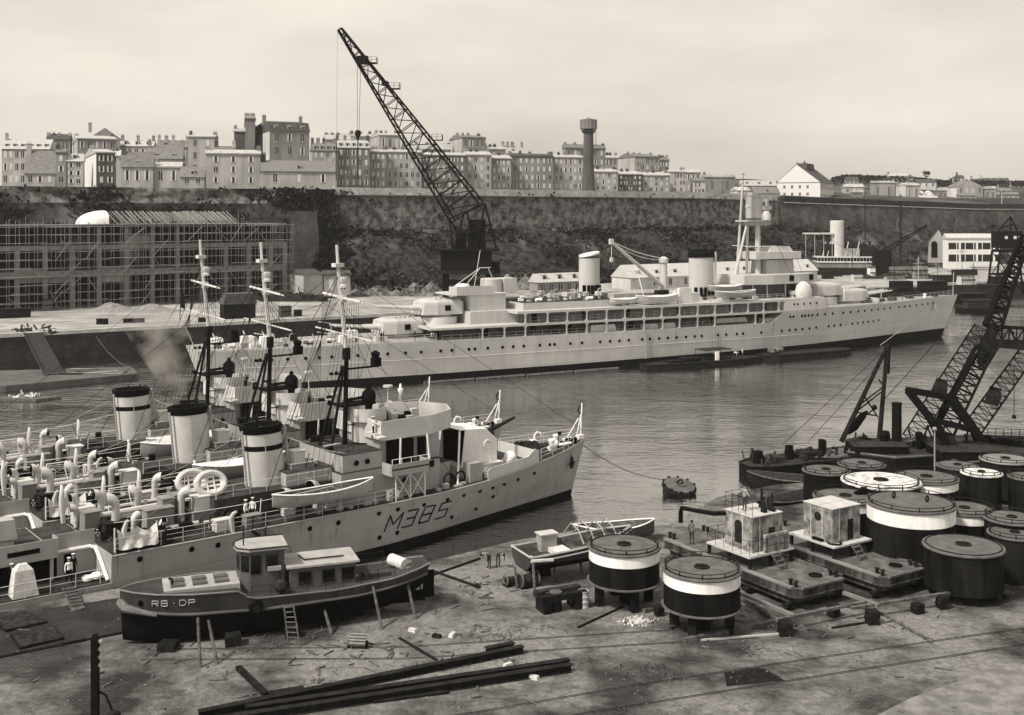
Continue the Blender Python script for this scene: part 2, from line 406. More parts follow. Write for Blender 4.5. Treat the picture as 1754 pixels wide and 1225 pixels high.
# far quay: local frame along its edge
Q = Fr(-92, 201, 32.4)
QZ = 5.0
M['quaytop'] = mat('pale quay surface', .31, .9, .3, .12, bump=.2, world=True)
mb = MB(); mb.prism([Q.w(-160, 0)[:2], Q.w(520, 0)[:2], Q.w(520, 140)[:2], Q.w(-160, 140)[:2]], -4, QZ)
o = mb.build('far_quay', 'stone'); structure(o)
mb = MB()
mb.prism([Q.w(-160, 3.2)[:2], Q.w(520, 3.2)[:2], Q.w(520, 139)[:2], Q.w(-160, 139)[:2]], QZ-.05, QZ+.004)
structure(mb.build('quay_road', 'quaytop'))
M['coping'] = mat('quay coping', .42, .85, .15, .6, world=True)
mb = MB(); mb.prism([Q.w(-160, -.25)[:2], Q.w(520, -.25)[:2], Q.w(520, 1.3)[:2], Q.w(-160, 1.3)[:2]], QZ-.55, QZ+.14)
structure(mb.build('quay_coping', 'coping'))

# cliff between the quay and the town
def cliff_mat():
    m = mat('overgrown cliff', .028, .95, .5, .5, bump=1.0, c2=.085, lo=.35, hi=.65, world=True, detail=10)
    N = m.node_tree.nodes; L = m.node_tree.links; b = N["Principled BSDF"]
    g = N.new("ShaderNodeNewGeometry"); n = N.new("ShaderNodeTexNoise"); n.inputs["Scale"].default_value = .045; n.inputs["Detail"].default_value = 7
    L.new(g.outputs["Position"], n.inputs["Vector"]); r = N.new("ShaderNodeValToRGB")
    r.color_ramp.elements[0].position = .58; r.color_ramp.elements[1].position = .66; L.new(n.outputs[0], r.inputs[0])
    mu = N.new("ShaderNodeMix"); mu.data_type = 'RGBA'; L.new(r.outputs[0], mu.inputs[0])
    L.new(b.inputs["Base Color"].links[0].from_socket, mu.inputs[6]); mu.inputs[7].default_value = (.11, .11, .11, 1)
    L.new(mu.outputs[2], b.inputs["Base Color"]); return m
M['cliff'] = cliff_mat()
M['mottled'] = mat('mottled rampart stone', .115, .95, .4, .45, bump=.6, c2=.25, lo=.40, hi=.62, world=True, detail=8)
def foot(x): return interp([(-160, 82), (76, 80), (90, 62), (130, 58), (200, 60), (290, 66), (520, 74)], x)
ZA = [5, 9, 13, 18, 23, 28, 31.5, 34]; OA = [0, 2.5, 4, 6.5, 8, 10, 12, 12.5]
ZB = [5, 8.5, 12.5, 17, 20.5, 22, 30, 34]; OB = [0, 3, 9, 16, 21, 23.5, 24.3, 24.8]
nzr = random.Random(3)
def cliff_pt(x, r, jit=True):
    k = min(1, max(0, (x-84)/14)); k = k*k*(3-2*k)
    i = min(6, int(r)); f = r-i
    za = ZA[i]+(ZA[i+1]-ZA[i])*f; oa = OA[i]+(OA[i+1]-OA[i])*f
    zb = ZB[i]+(ZB[i+1]-ZB[i])*f; ob = OB[i]+(OB[i+1]-OB[i])*f
    z = za+(zb-za)*k; o = oa+(ob-oa)*k
    if x > 250 and r > 5: z -= interp([(250, 0), (420, 3.2)], x)*(r-5)/2
    if jit:
        a = 1.5 if r < 5 else .35*(1-k)+.12
        d = sin(x*.31+r*2.1)*.5+sin(x*.83+r*5.2)*.3+sin(x*.13-r*1.3)*.9+nzr.uniform(-.5, .5)
        o += a*d*(0 if r in (0, 7) else 1); z += (nzr.uniform(-.5, .5) if 0 < r < 5 else 0)
    return Q.w(x, foot(x)+o, z)
xs = [-160+2.6*i for i in range(236)]
rows = [i*.25 for i in range(29)]
V = [cliff_pt(x, r) for x in xs for r in rows]; nr = len(rows); Fc = []; mm_ = []
for i in range(len(xs)-1):
    for j in range(nr-1):
        Fc.append((i*nr+j, (i+1)*nr+j, (i+1)*nr+j+1, i*nr+j+1))
        mm_.append(1 if rows[j] >= (5 if xs[i] > 96 else 5.3) else 0)
mb = MB(); mb.v = V; mb.f = Fc; mb.m = mm_
structure(mb.build('cliff', ['cliff', 'mottled'], smooth=True))
# ivy and scrub on it: far too many leaves to count
M['ivy'] = mat('dark ivy', .025, .9, .5, .5, c2=.06, world=True)
M['scrub'] = mat('dry scrub', .075, .95, .4, .4, c2=.16, world=True)
def clumps(name, m, n, xr, rr, size, keep):
    q = random.Random(name); mb = MB()
    for _ in range(n):
        x, r = q.uniform(*xr), q.uniform(*rr)
        if not keep(x, r, q): continue
        p = Vector(cliff_pt(x, r, False)); s = q.uniform(*size)
        for k in range(5):
            c = p+Vector((q.gauss(0, s*.7), -abs(q.gauss(0, s*.6))-.3, q.gauss(0, s*.55)))
            a = Vector((q.gauss(0, 1), q.gauss(0, .6), q.gauss(0, .8))).normalized()*s*.62
            b = a.cross(Vector((q.gauss(0, 1), q.gauss(0, 1), q.gauss(0, 1)))).normalized()*s*.45
            mb.add([c-a, c+b, c+a, c-b*.8], [(0, 1, 2, 3)])
    return stuff(mb.build(name, m))
clumps('cliff_ivy', 'ivy', 9000, (-60, 330), (.3, 7), (.5, 1.3),
       lambda x, r, q: (x < 100 and sin(x*.21)*1.2+sin(x*.07+r)+q.gauss(0, .7) > (-.2 if r < 5 else .9)) or (x >= 96 and r < 5 and sin(x*.17+r*1.7)+q.gauss(0, .7) > .3))
clumps('rampart_scrub', 'ivy', 800, (98, 330), (4.9, 6.85), (.35, .95), lambda x, r, q: (r > 6.6 or sin(x*.3+r*3)+q.gauss(0, .6) > 1.1))
clumps('slope_scrub', 'scrub', 3000, (92, 380), (.4, 5.4), (.35, .9), lambda x, r, q: sin(x*.11+r*2.2)+q.gauss(0, .8) > .2)
clumps('bastion_ivy', 'ivy', 1700, (74, 112), (.6, 6.8), (.6, 1.5), lambda x, r, q: abs(x-93+sin(r*2.3)*3)+abs(q.gauss(0, 4)) < 13)
# plateau and the hill beyond
def plateau_z(x, t):
    base = 33.9-interp([(250, 0), (420, 3.2)], x)
    return base+t*interp([(-100, .012), (240, .012), (330, .035), (520, .062)], x)+(.8*sin(x*.09+t*.02)+.6*sin(t*.05) if t > 40 else 0)
xs2 = [-200+8*i for i in range(115)]; ts = [0, 2, 10, 25, 50, 80, 120, 160, 210, 270, 340, 420, 510]
V = []; Fc = []
for x in xs2:
    for t in ts:
        p = Q.w(x, foot(x)+12.5+12.3*min(1, max(0, (x-84)/14))+t, plateau_z(x, t)-(.0 if t else .0)); V.append(p)
nt_ = len(ts)
for i in range(len(xs2)-1):
    for j in range(nt_-1): Fc.append((i*nt_+j, (i+1)*nt_+j, (i+1)*nt_+j+1, i*nt_+j+1))
M['hill'] = mat('rough grassland', .075, .95, .4, .03, c2=.14, world=True)
mb = MB(); mb.add(V, Fc); structure(mb.build('plateau_ground', 'hill', smooth=True))
# parapet along the top of the rampart, ending in a dark corner
def top_line(x, back=0): return Q.w(x, foot(x)+12.5+12.3*min(1, max(0, (x-84)/14))+back)[:2]
def wall_strip(x0, x1, zlo, zhi, f, b, step=6):
    mb = MB(); n = int((x1-x0)/step); R = []
    for i in range(n+1):
        x = x0+(x1-x0)*i/n; p = top_line(x, f); q = top_line(x, b)
        R.append([(p[0], p[1], zlo(x)), (q[0], q[1], zlo(x)), (q[0], q[1], zhi(x)), (p[0], p[1], zhi(x))])
    return mb.rings(R)
ptop = lambda x: 34.0-interp([(250, 0), (420, 3.2)], x)
t = thing('rampart_parapet', 'long pale stone parapet along the top of the mottled rampart', 'wall')
wall_strip(101, 288, lambda x: ptop(x)-1.6, lambda x: ptop(x)+.55, -.9, .5).build('wall', 'parapet', t)
wall_strip(101, 288, lambda x: ptop(x)-1.95, lambda x: ptop(x)-1.6, -1.3, -.1).build('cornice', 'wall4', t)
t = thing('rampart_parapet', 'lower dark stone parapet over the arched casemates at the right', 'wall')
wall_strip(292, 470, lambda x: ptop(x)-1.9, lambda x: ptop(x)+.4, -.9, .5).build('wall', 'stone', t)
wall_strip(292, 470, lambda x: ptop(x)-2.2, lambda x: ptop(x)-1.9, -1.2, -.1).build('cornice', 'wall3', t)
# casemated rampart at the right: plain tall masonry with blind arches
t = thing('casemate_rampart', 'tall sheer dark rampart with rows of blind arches behind the steamer', 'wall')
n = 30; R = []
for i in range(n+1):
    x = 290+190*i/n; a = Q.w(x, foot(x)+16); b = top_line(x, -.2); z = ptop(x)-2
    R.append([(a[0], a[1], 4.9), (b[0], b[1]+4, 4.9), (b[0], b[1]+.3, z), (b[0]-.3, b[1]-.8, z)])
mb = MB(); mb.rings(R); mb.build('wall', 'brickwall', t)
def arch_mb(w_, h_, d_=.35, seg=8):
    pts = [(-w_/2, 0), (w_/2, 0)]+[(w_/2*cos(pi*k/seg), h_-w_/2+w_/2*sin(pi*k/seg)) for k in range(seg+1)]
    R = [[(x, y, z) for x, z in pts] for y in (-d_, d_)]
    mb = MB(); mb.rings(R); return mb
ar = arch_mb(5, 7).build('arch_opening', 'wall4', t)
first = True
for k in range(11):
    x = 318+k*14; f_ = (12-4.9)/(ptop(x)-2-4.9)
    for z in ((9.5,) if k % 3 else (9.5, 20)):
        fr = (z-4.9)/(ptop(x)-6.9); a = Q.w(x, foot(x)+16); b = top_line(x, -.2)
        px_, py_ = a[0]+(b[0]-.3-a[0])*fr, a[1]+(b[1]-.8-a[1])*fr
        if first: ar.location = (px_, py_-.1, z); ar.rotation_euler = (0, 0, Q.a); first = False
        else: repeat(ar, [((px_, py_-.1, z), Q.a, (.62, 1, .6) if z > 12 else (1, 1, 1))])
# low light terrace wall and stair house at the head of the slope
t = thing('terrace_wall', 'short pale ruined wall with a doorway where the slope meets the rampart', 'wall')
a = at(655, 372, 338); mb = MB(); mb.box(a[0]-2, a[0]+3.6, 337.5, 339.5, 23, 33.2); mb.build('wall', 'wall2', t)
mb = MB(); mb.box(a[0]+3.6, a[0]+5.4, 337, 340, 25, 34); mb.build('buttress', 'wall3', t)
mb = MB(); mb.box(a[0]-.2, a[0]+1.1, 337.42, 337.6, 27, 30); mb.build('doorway', 'void', t)
# masonry face built into the cliff beside the unfinished building
t = thing('retaining_wall', 'tall panel of squared stonework set into the ivy behind the sheds', 'wall')
a = at(495, 360, 298); b = at(548, 360, 306); mb = MB()
mb.prism([a[:2], b[:2], (b[0], b[1]+4), (a[0], a[1]+4)], 5, lambda x, y: 27.5, [(a[0], a[1]+1.5), (b[0]-1.5, b[1]+1.5), (b[0]-1.5, b[1]+4), (a[0], a[1]+4)])
mb.build('wall', 'facing', t)
for i, (px, py, sx, sz) in enumerate(()):
    o_ = MB(); c = at(px, py, 300+i*9)
    q = random.Random(i+5); pts = [(cos(a_)*(.8+.25*q.random()), sin(a_)*(.8+.25*q.random())) for a_ in [2*pi*k/11 for k in range(11)]]
    wd, hh = sx/F*c[1], sz/F*c[1]
    o_.rings([[(c[0]+p[0]*wd*s, c[1]+d, c[2]+p[1]*hh*s) for p in pts] for d, s in ((14, 1.1), (0, .98), (-.35, .8))])
    structure(o_.build('rock_face', 'wall4'))
# ================================================================ the town on the plateau
def window_mesh(kind):
    mb = MB()
    if kind == 'open':
        mb.mi(0).box(-.30, .30, -.03, .05, 0, 1)
        mb.mi(1).box(-.62, -.31, -.09, .0, 0, 1); mb.box(.31, .62, -.09, 0, 0, 1)
        mb.box(-.31, .31, -.12, .0, -.06, -.005)
    elif kind == 'plain':
        mb.mi(0).box(-.42, .42, -.03, .05, 0, 1); mb.mi(1).box(-.05, .05, -.06, -.031, 0, 1); mb.box(-.45, .45, -.1, 0, -.07, -.005)
    else:
        mb.mi(1).box(-.36, .36, -.07, .05, 0, 1); mb.mi(0).box(-.015, .015, -.08, -.071, 0, 1)
    o = mb.build('window', ['pane', 'shutter']); me = o.data; bpy.data.objects.remove(o); return me
WM = {k: window_mesh(k) for k in ('open', 'plain', 'shut')}
hq = random.Random(21)
def windows(root, x0, x1, z0, z1, floors, cols, y=0, mix=(.3, .25), ww=1.0, hf=.55, rot=0, org=(0, 0)):
    for f in range(floors):
        fh = (z1-z0)/floors
        for c in range(cols):
            k = hq.random(); kind = 'open' if k < mix[0] else ('plain' if k < mix[0]+mix[1] else 'shut')
            o = bpy.data.objects.new('window', WM[kind]); COL.objects.link(o); o.parent = root
            x = x0+(x1-x0)*(c+.5)/cols
            o.location = (org[0]+cos(rot)*x-sin(rot)*y, org[1]+sin(rot)*x+cos(rot)*y, z0+fh*(f+.28)); o.rotation_euler = (0, 0, rot); o.scale = (ww*1.25, 1, fh*hf)
def chimney(roof, x, y, z0, h, w_=1.1, d=.7, pots=3):
    mb = MB(); mb.box(x-w_/2, x+w_/2, y-d/2, y+d/2, z0, z0+h); mb.box(x-w_/2-.1, x+w_/2+.1, y-d/2-.1, y+d/2+.1, z0+h, z0+h+.18)
    for k in range(pots): xx = x-w_/2+w_*(k+.5)/pots; mb.tube([(xx, y, z0+h+.18), (xx, y, z0+h+.75)], .13, 6)
    return mb.build('chimney', hq.choice(['wall1', 'wall4', 'wall2']), roof)
def house(label, px0, pxc, px1, yr, ye, yb, Y, deg, floors, cols, roof='low', wm='wall1', rm='zinc', chim=2, mix=(.3, .25), side=None, depth=10, group=None, cat='house', name='town_house', extra=5, sidecols=0):
    th = radians(deg); u = (cos(th), sin(th)); v = (-sin(th), cos(th))
    x0, y0, _ = at(pxc, ye, Y)
    def solve(d, px):
        t = (px-CX)/F; return (t*y0-x0)/(d[0]-t*d[1])
    W = solve(u, px1)
    if px0 < pxc-1: depth = min(40, max(4, solve(v, px0)))
    zt = H-(ye-HY)/F*Y; zb = H-(yb-HY)/F*Y; zr = H-(yr-HY)/F*(Y+depth*.4)
    r = thing(name, label, cat, (x0, y0, zb-extra), th, group); hz = zt-zb+extra
    mb = MB()
    if roof == 'gable_end': mb.box(0, W, 0, depth, 0, hz)
    else: mb.box(0, W, 0, depth, 0, hz)
    mb.build('wall', wm, r)
    if side:
        mb = MB(); mb.box(-.06, -.001, -.04, depth, 0, hz+.1); mb.build('side_wall', side, r)
    rh = max(.25, zr-zt)
    mb = MB()
    if roof == 'low':       # shallow zinc roof with a cornice
        mb.box(-.3, W+.3, -.35, depth+.2, hz, hz+.22)
        mb.prism([(-.2, -.25), (W+.2, -.25), (W+.2, depth), (-.2, depth)], hz+.221, hz+.3+rh*.0+.02, None) if 0 else None
        mb.slab([(-.25, -.3, hz+.24), (W+.25, -.3, hz+.24), (W+.25, depth*.55, hz+.3+rh), (-.25, depth*.55, hz+.3+rh)], .12)
        mb.slab([(-.25, depth*.551, hz+.3+rh), (W+.25, depth*.551, hz+.3+rh), (W+.25, depth+.1, hz+.4), (-.25, depth+.1, hz+.4)], .12)
        for xx in (-.2, W+.08): mb.add([(xx, 0, hz+.2), (xx+.12, 0, hz+.2), (xx+.12, depth*.55, hz+rh+.25), (xx, depth*.55, hz+rh+.25), (xx+.12, depth, hz+.3), (xx, depth, hz+.3)], [(0, 3, 5), (1, 4, 2), (0, 1, 2, 3)])
    elif roof == 'pitch':   # ridge parallel to the street
        R = [[(x, -.4, hz-.05), (x, depth/2, hz+rh), (x, depth+.4, hz-.05)] for x in (-.3, W+.3)]
        mb.rings(R)
    elif roof == 'gable_end':
        R = [[(-.5, y, hz-.1), (W/2, y, hz+rh), (W+.5, y, hz-.1)] for y in (-.02, depth+.3)]
        mb.rings([[(p[0], p[1], p[2]) for p in q] for q in R])
    elif roof == 'mansard':
        mh = rh*.72
        R = [[(-.25, -.3, hz), (W+.25, -.3, hz), (W+.25, depth+.25, hz), (-.25, depth+.25, hz)], [(.05, 1.3, hz+mh), (W-.05, 1.3, hz+mh), (W-.05, depth-1.2, hz+mh), (.05, depth-1.2, hz+mh)], [(.6, depth*.45, hz+rh), (W-.6, depth*.45, hz+rh), (W-.6, depth*.55, hz+rh), (.6, depth*.55, hz+rh)]]
        mb.rings(R)
    rf = mb.build('roof', rm, r)
    if roof == 'gable_end':
        g = MB(); g.add([(-.02, -.06, hz), (W+.02, -.06, hz), (W/2, -.06, hz+rh*.96), (-.02, .3, hz), (W+.02, .3, hz), (W/2, .3, hz+rh*.96)], [(0, 1, 2), (3, 5, 4), (0, 2, 5, 3), (1, 4, 5, 2)]); g.build('gable', wm, r)
    if roof == 'mansard' or (roof == 'pitch' and rh > 2.2):
        nd = max(1, cols-(roof == 'pitch')*2)
        for k in range(nd):
            x = W*(k+.5)/nd; dd = MB(); y_ = .25 if roof == 'mansard' else depth*.12
            dd.mi(0).box(x-.65, x+.65, y_, y_+2, hz+.3, hz+1.9); dd.box(x-.8, x+.8, y_-.15, y_+2.2, hz+1.901, hz+2.06)
            dd.mi(1).box(x-.4, x+.4, y_-.06, y_+.2, hz+.5, hz+1.7); dd.build('dormer', ['shutter' if roof == 'mansard' else 'wall3', 'pane'], rf)
    zc = hz+(rh*.6 if roof != 'low' else .3)
    for k in range(chim):
        x = (W*.03, W*.97, W*.5, W*.27)[k % 4]; chimney(rf, min(W-.4, max(.4, x)), depth*.45, zc, max(1.2, rh*.5+1.3), 1.0+.5*hq.random(), pots=2+int(3*hq.random()))
    if floors: windows(r, .25, W-.25, extra, hz-.1, floors, cols, mix=mix, ww=min(1.0, W/cols*.5))
    if sidecols: windows(r, -depth+.5, -.5, extra, hz-.2, floors, sidecols, mix=(.1, .8), rot=-pi/2, org=(-.07, 0), ww=.8)
    return r
Hs = house
# front row on the left, close above the cliff
Hs('long grey house half lost in smoke, farthest left, under a pale roof', 2, 3, 84, 238, 255, 318, 420, 8, 3, 8, 'pitch', 'wall2', 'zinc', 1, (.1, .5))
Hs('broad house under a huge slate mansard with a lone door at its foot', 42, 42, 95, 258, 297, 318, 345, 12, 1, 3, 'pitch', 'wall2', 'slate', 1, (.2, .7))
Hs('narrow grey chimney house squeezed right of the huge slate mansard', 94, 96, 113, 257, 262, 318, 346, 14, 3, 1, 'low', 'wall1', 'slate', 1)
Hs('narrow three storey house with zinc roof left of the white gable', 112, 114, 142, 263, 276, 318, 347, 14, 3, 2, 'pitch', 'wall2', 'zinc', 0, (.7, .2))
Hs('house with tall white blank gable and dark shuttered front', 143, 165, 197, 256, 262, 318, 342, 26, 3, 2, 'low', 'wall4', 'zinc', 1, (.9, 0), 'shutter')
Hs('thin pale blank gable house with two flues beside the slate roof', 196, 199, 208, 258, 268, 318, 341, 20, 0, 1, 'low', 'wall3', 'wall3', 1)
Hs('low house with white washing hung at its only window', 206, 208, 262, 260, 286, 318, 340, 13, 1, 3, 'pitch', 'wall2', 'slate', 1, (.9, .1))
Hs('low grey house with bright zinc strip, right of the washing', 262, 262, 310, 279, 287, 318, 343, 12, 1, 2, 'low', 'wall2', 'zinc', 1, (.7, .3))
Hs('small house with steep dark roof and one attic window before the terrace', 308, 309, 350, 285, 303, 318, 340, 12, 1, 2, 'pitch', 'wall2', 'slate', 0, (.2, .8))
Hs('three storey rendered house with three columns of white shutters', 345, 353, 446, 258, 264, 318, 338, 14, 3, 3, 'low', 'wall2', 'zinc', 2, (.85, .1))
Hs('low long house with slate roof and dormers at the cliff edge', 446, 449, 575, 274, 293, 319, 333, 14, 1, 3, 'pitch', 'wall2', 'slate', 2, (.8, .1))
# second and third rows on the left
Hs('dark terraced roofs with paired black chimneys on the skyline', 78, 80, 120, 231, 240, 300, 455, 10, 3, 5, 'low', 'wall1', 'slate2', 4, (.2, .6))
Hs('square house with pale side wall and shuttered upper floor', 119, 133, 200, 232, 238, 300, 430, 24, 3, 5, 'low', 'wall1', 'zinc', 2, (.5, .3), 'wall2')
Hs('house with broad pointed slate gable on the skyline', 150, 152, 207, 219, 238, 300, 480, 16, 0, 3, 'gable_end', 'wall1', 'slate2', 1)
Hs('low pale roofed cottage between the pointed gable and the small tower house', 204, 205, 262, 240, 250, 300, 440, 10, 2, 5, 'pitch', 'wall2', 'zinc', 3, (.3, .6))
Hs('cottage with slate roof under the small tower house', 252, 252, 312, 250, 272, 318, 395, 12, 2, 4, 'pitch', 'wall2', 'slate', 2, (.3, .6))
Hs('small tower house with a chimney at each end of its flat roof', 321, 322, 368, 232, 235, 300, 420, 8, 3, 2, 'low', 'wall2', 'zinc', 2, (.1, .8))
Hs('huddled back house with many chimneys left of the tower house', 268, 270, 322, 240, 252, 300, 445, 10, 2, 4, 'pitch', 'wall1', 'slate', 4)
Hs('low back house with skylight right of the small tower house', 366, 368, 402, 250, 258, 300, 410, 10, 2, 3, 'pitch', 'wall2', 'slate', 2)
Hs('dark brick wing with lone chimney leaning on the tall apartment house', 399, 401, 440, 222, 226, 300, 415, 10, 0, 2, 'low', 'wall4', 'wall2', 2)
t = Hs('tallest apartment house with mansard and pale blank side wall', 437, 462, 530, 207, 224, 318, 392, 24, 4, 3, 'mansard', 'wall1', 'slate2', 2, (.7, .2), 'wall3', cat='apartment house')
Hs('tall chimney slab of brick behind the tallest apartment house', 419, 421, 437, 196, 204, 318, 400, 14, 0, 1, 'low', 'wall6', 'wall6', 3)
# long terrace along the street
TR = [(535, 578, 245, 258, 'wall2', 'slate', 4, 4, 'terrace house with slate dormers, first on the left'), (578, 634, 240, 253, 'wall2', 'zinc', 4, 5, 'terrace house with pale dormered roof behind the crane hook'),
      (634, 662, 257, 261, 'wall1', 'zinc', 4, 3, 'narrow dark terrace house right of the crane hook'), (662, 722, 257, 261, 'wall2', 'zinc', 4, 6, 'wide grey terrace house left of the jib'),
      (722, 798, 262, 266, 'wall2', 'zinc', 4, 7, 'terrace house seen through the crane jib'), (798, 842, 260, 266, 'wall2', 'zinc', 4, 4, 'terrace house with bright roof right of the jib'),
      (842, 876, 266, 272, 'wall2', 'zinc', 4, 4, 'narrow terrace house one step lower beyond the jib'), (876, 948, 264, 268, 'wall1', 'slate2', 4, 7, 'wide dark terrace house with attic storey'),
      (948, 999, 266, 270, 'wall2', 'zinc', 4, 6, 'pale shuttered terrace house left of the water tower'), (1018, 1059, 290, 295, 'wall2', 'zinc', 3, 4, 'terrace house just right of the water tower'),
      (1059, 1101, 294, 299, 'wall4', 'zinc', 3, 5, 'dark fronted terrace house with pale shutters'), (1101, 1148, 296, 301, 'wall2', 'zinc', 3, 5, 'three storey terrace house before the white gable')]
for i, (a, b, yr, ye, wm, rm, fl, co, lab) in enumerate(TR):
    if wm == 'wall2': wm = hq.choice(['wall2', 'wall5', 'wall2', 'wall6'])
    Hs(lab, a, a, b-.3, yr, ye, 321+i*.75, 428+i*9, 15, fl, co, 'low' if 'dormer' not in lab else 'mansard', wm, rm, 4, (.18, .22), group=None)
Hs('pale house end with high white gable wall closing the terrace', 1147, 1148, 1175, 292, 295, 331, 540, 20, 3, 5, 'low', 'wall3', 'zinc', 2, (.3, .4))
Hs('grey house with zinc roof right of the white gable wall', 1174, 1175, 1200, 291, 296, 331, 560, 12, 2, 3, 'low', 'wall2', 'zinc', 1)
Hs('squat pale house with three windows before the blank hall', 1186, 1188, 1208, 306, 311, 332, 545, 14, 2, 3, 'low', 'wall3', 'slate', 0, (.6, .3))
Hs('long dark blank hall with one small window', 1205, 1207, 1259, 300, 304, 334, 580, 12, 1, 2, 'low', 'wall1', 'wall1', 1, (0, 1))
# houses behind the terrace
BK = [(635, 650, 686, 228, 232, 500, 'wall2', 2, 3, 'back house with pale left wing over the terrace'), (600, 602, 636, 229, 234, 520, 'wall2', 1, 3, 'low back roof left of the pale wing'),
      (556, 558, 602, 229, 240, 490, 'wall2', 2, 4, 'back house with small chimneys behind the dormers'), (770, 792, 832, 232, 236, 505, 'wall1', 3, 4, 'apartment block with blank pale side and crowded chimneys'),
      (830, 832, 866, 252, 256, 520, 'wall2', 1, 4, 'low zinc roofed back house right of the crowded chimneys'), (860, 862, 897, 250, 262, 530, 'wall3', 1, 3, 'dark pitched back house with white end wall'),
      (966, 968, 1037, 248, 254, 540, 'wall1', 3, 6, 'dark apartment block split by the water tower'), (1034, 1036, 1058, 266, 271, 560, 'wall2', 2, 3, 'pale back house right of the water tower'),
      (1058, 1088, 1130, 264, 269, 560, 'wall1', 3, 5, 'large apartment block with blank grey side wall'), (1128, 1130, 1146, 270, 275, 575, 'wall1', 2, 2, 'stepped rear block right of the large apartment block'),
      (690, 692, 772, 244, 256, 510, 'wall2', 2, 7, 'low back houses glimpsed through the jib')]
for a, c, b, yr, ye, Y, wm, fl, co, lab in BK:
    Hs(lab, a, c, b, yr, ye, 318, Y, 18, fl+1, co, 'pitch' if 'pitched' in lab else 'low', wm, 'slate' if wm == 'wall1' else 'zinc', 4, (.3, .4), 'wall2' if c-a > 10 else None)
# the right: sheds, factory, hillside
Hs('long low shed with bright roof left of the factory', 1268, 1270, 1330, 309, 318, 336, 600, 6, 0, 5, 'pitch', 'wall1', 'zinc', 0, cat='shed', name='shed')
Hs('small pale hut with pitched roof at the rampart corner', 1262, 1263, 1284, 320, 326, 336, 470, 6, 0, 1, 'pitch', 'wall3', 'hutroof', 0, cat='hut', name='hut')
Hs('dark sheds with sloping roof against the factory foot', 1292, 1293, 1336, 320, 331, 340, 520, 6, 0, 2, 'pitch', 'wall3', 'slate', 0, cat='shed', name='shed')
f_ = thing('factory', 'large white factory with pointed gable front and slate roof', 'factory', at(1332, 345, 610)[:2]+(28,), radians(-28))
mb = MB(); Wf, Df, hf = 23.5, 34, 23.0
x0, y0, _ = at(1331, 345, 612)
t0 = (1400-CX)/F
mb.box(0, Wf, 0, Df, 0, 15.8); mb.build('wall', 'shutter', f_)
mb = MB(); mb.add([(0, -.05, 15.8), (Wf, -.05, 15.8), (Wf*.46, -.05, 25.5), (0, .4, 15.8), (Wf, .4, 15.8), (Wf*.46, .4, 25.5)], [(0, 1, 2), (3, 5, 4), (0, 2, 5, 3), (1, 4, 5, 2)]); mb.build('gable', 'shutter', f_)
mb = MB(); mb.rings([[(-.7, y, 15.4), (Wf*.46, y, 25.9), (Wf+.7, y, 15.4)] for y in (-.04, Df+.4)]); rf = mb.build('roof', 'slate2', f_)
mb = MB(); mb.box(Wf*.40, Wf*.62, 7, 26, 23.5, 26.6, taper=.1); mb.build('roof_vent', 'slate2', rf); chimney(rf, Wf*.46, .8, 25.2, 1.2); chimney(rf, Wf*.5, 14, 25.6, 1.8)
windows(f_, 2, Wf*.8, 7.5, 15.5, 2, 4, mix=(0, 1), ww=1.1, hf=.4); windows(f_, 6, 15, 17, 20.5, 1, 3, mix=(0, 1), ww=1.1)
windows(f_, .5, Df-.5, 10.5, 15.5, 1, 9, mix=(0, 1), rot=pi/2, org=(Wf+.04, 0), ww=1.2); windows(f_, .5, Df-.5, 5, 10.4, 1, 9, mix=(0, 1), rot=pi/2, org=(Wf+.04, 0), ww=1.0)
f_.location = (x0, y0, 33.4-15.8+ (H-(316-HY)/F*612-33.4)); f_.location.z = H-(313-HY)/F*612-15.8
RG = [(1522, 1523, 1555, 298, 302, 316, 800, 1, 5, 'flat', 'wall3', 'zinc', 'white single storey house on the skyline of the right hill'), (1491, 1493, 1533, 311, 314, 346, 640, 1, 2, 'low', 'wall1', 'wall1', 'square windowless dark block on the hillside'),
      (1535, 1552, 1576, 314, 318, 347, 640, 1, 2, 'low', 'wall2', 'wall2', 'pale two part block with dark gap on the hillside'), (1568, 1570, 1604, 307, 312, 322, 760, 1, 3, 'pitch', 'wall3', 'slate2', 'low bungalow beside the round tree on the hill'),
      (1622, 1640, 1684, 309, 320, 349, 650, 2, 4, 'gable_end', 'wall2', 'slate', 'house with broad gable and pale left end on the right hillside'), (1684, 1686, 1706, 320, 324, 349, 655, 1, 2, 'low', 'wall1', 'wall1', 'narrow grey block right of the broad gabled house'),
      (1678, 1680, 1728, 305, 311, 319, 850, 1, 6, 'pitch', 'wall2', 'slate2', 'long low far house near the right skyline'), (1733, 1734, 1770, 318, 326, 336, 800, 1, 4, 'pitch', 'wall3', 'slate', 'white house with hipped roof at the far right'),
      (1446, 1447, 1480, 316, 321, 345, 650, 2, 4, 'low', 'wall2', 'wall2', 'pale ruined house right of the factory'), (1706, 1707, 1733, 341, 343, 350, 640, 0, 1, 'low', 'wall3', 'zinc', 'low white shed behind the right parapet'),
      (1576, 1577, 1605, 336, 340, 349, 630, 1, 2, 'low', 'wall4', 'wall2', 'low dark outbuilding under the white rock'), (1640, 1642, 1672, 331, 335, 349, 630, 1, 3, 'pitch', 'wall1', 'slate', 'small lean-to house before the broad gable')]
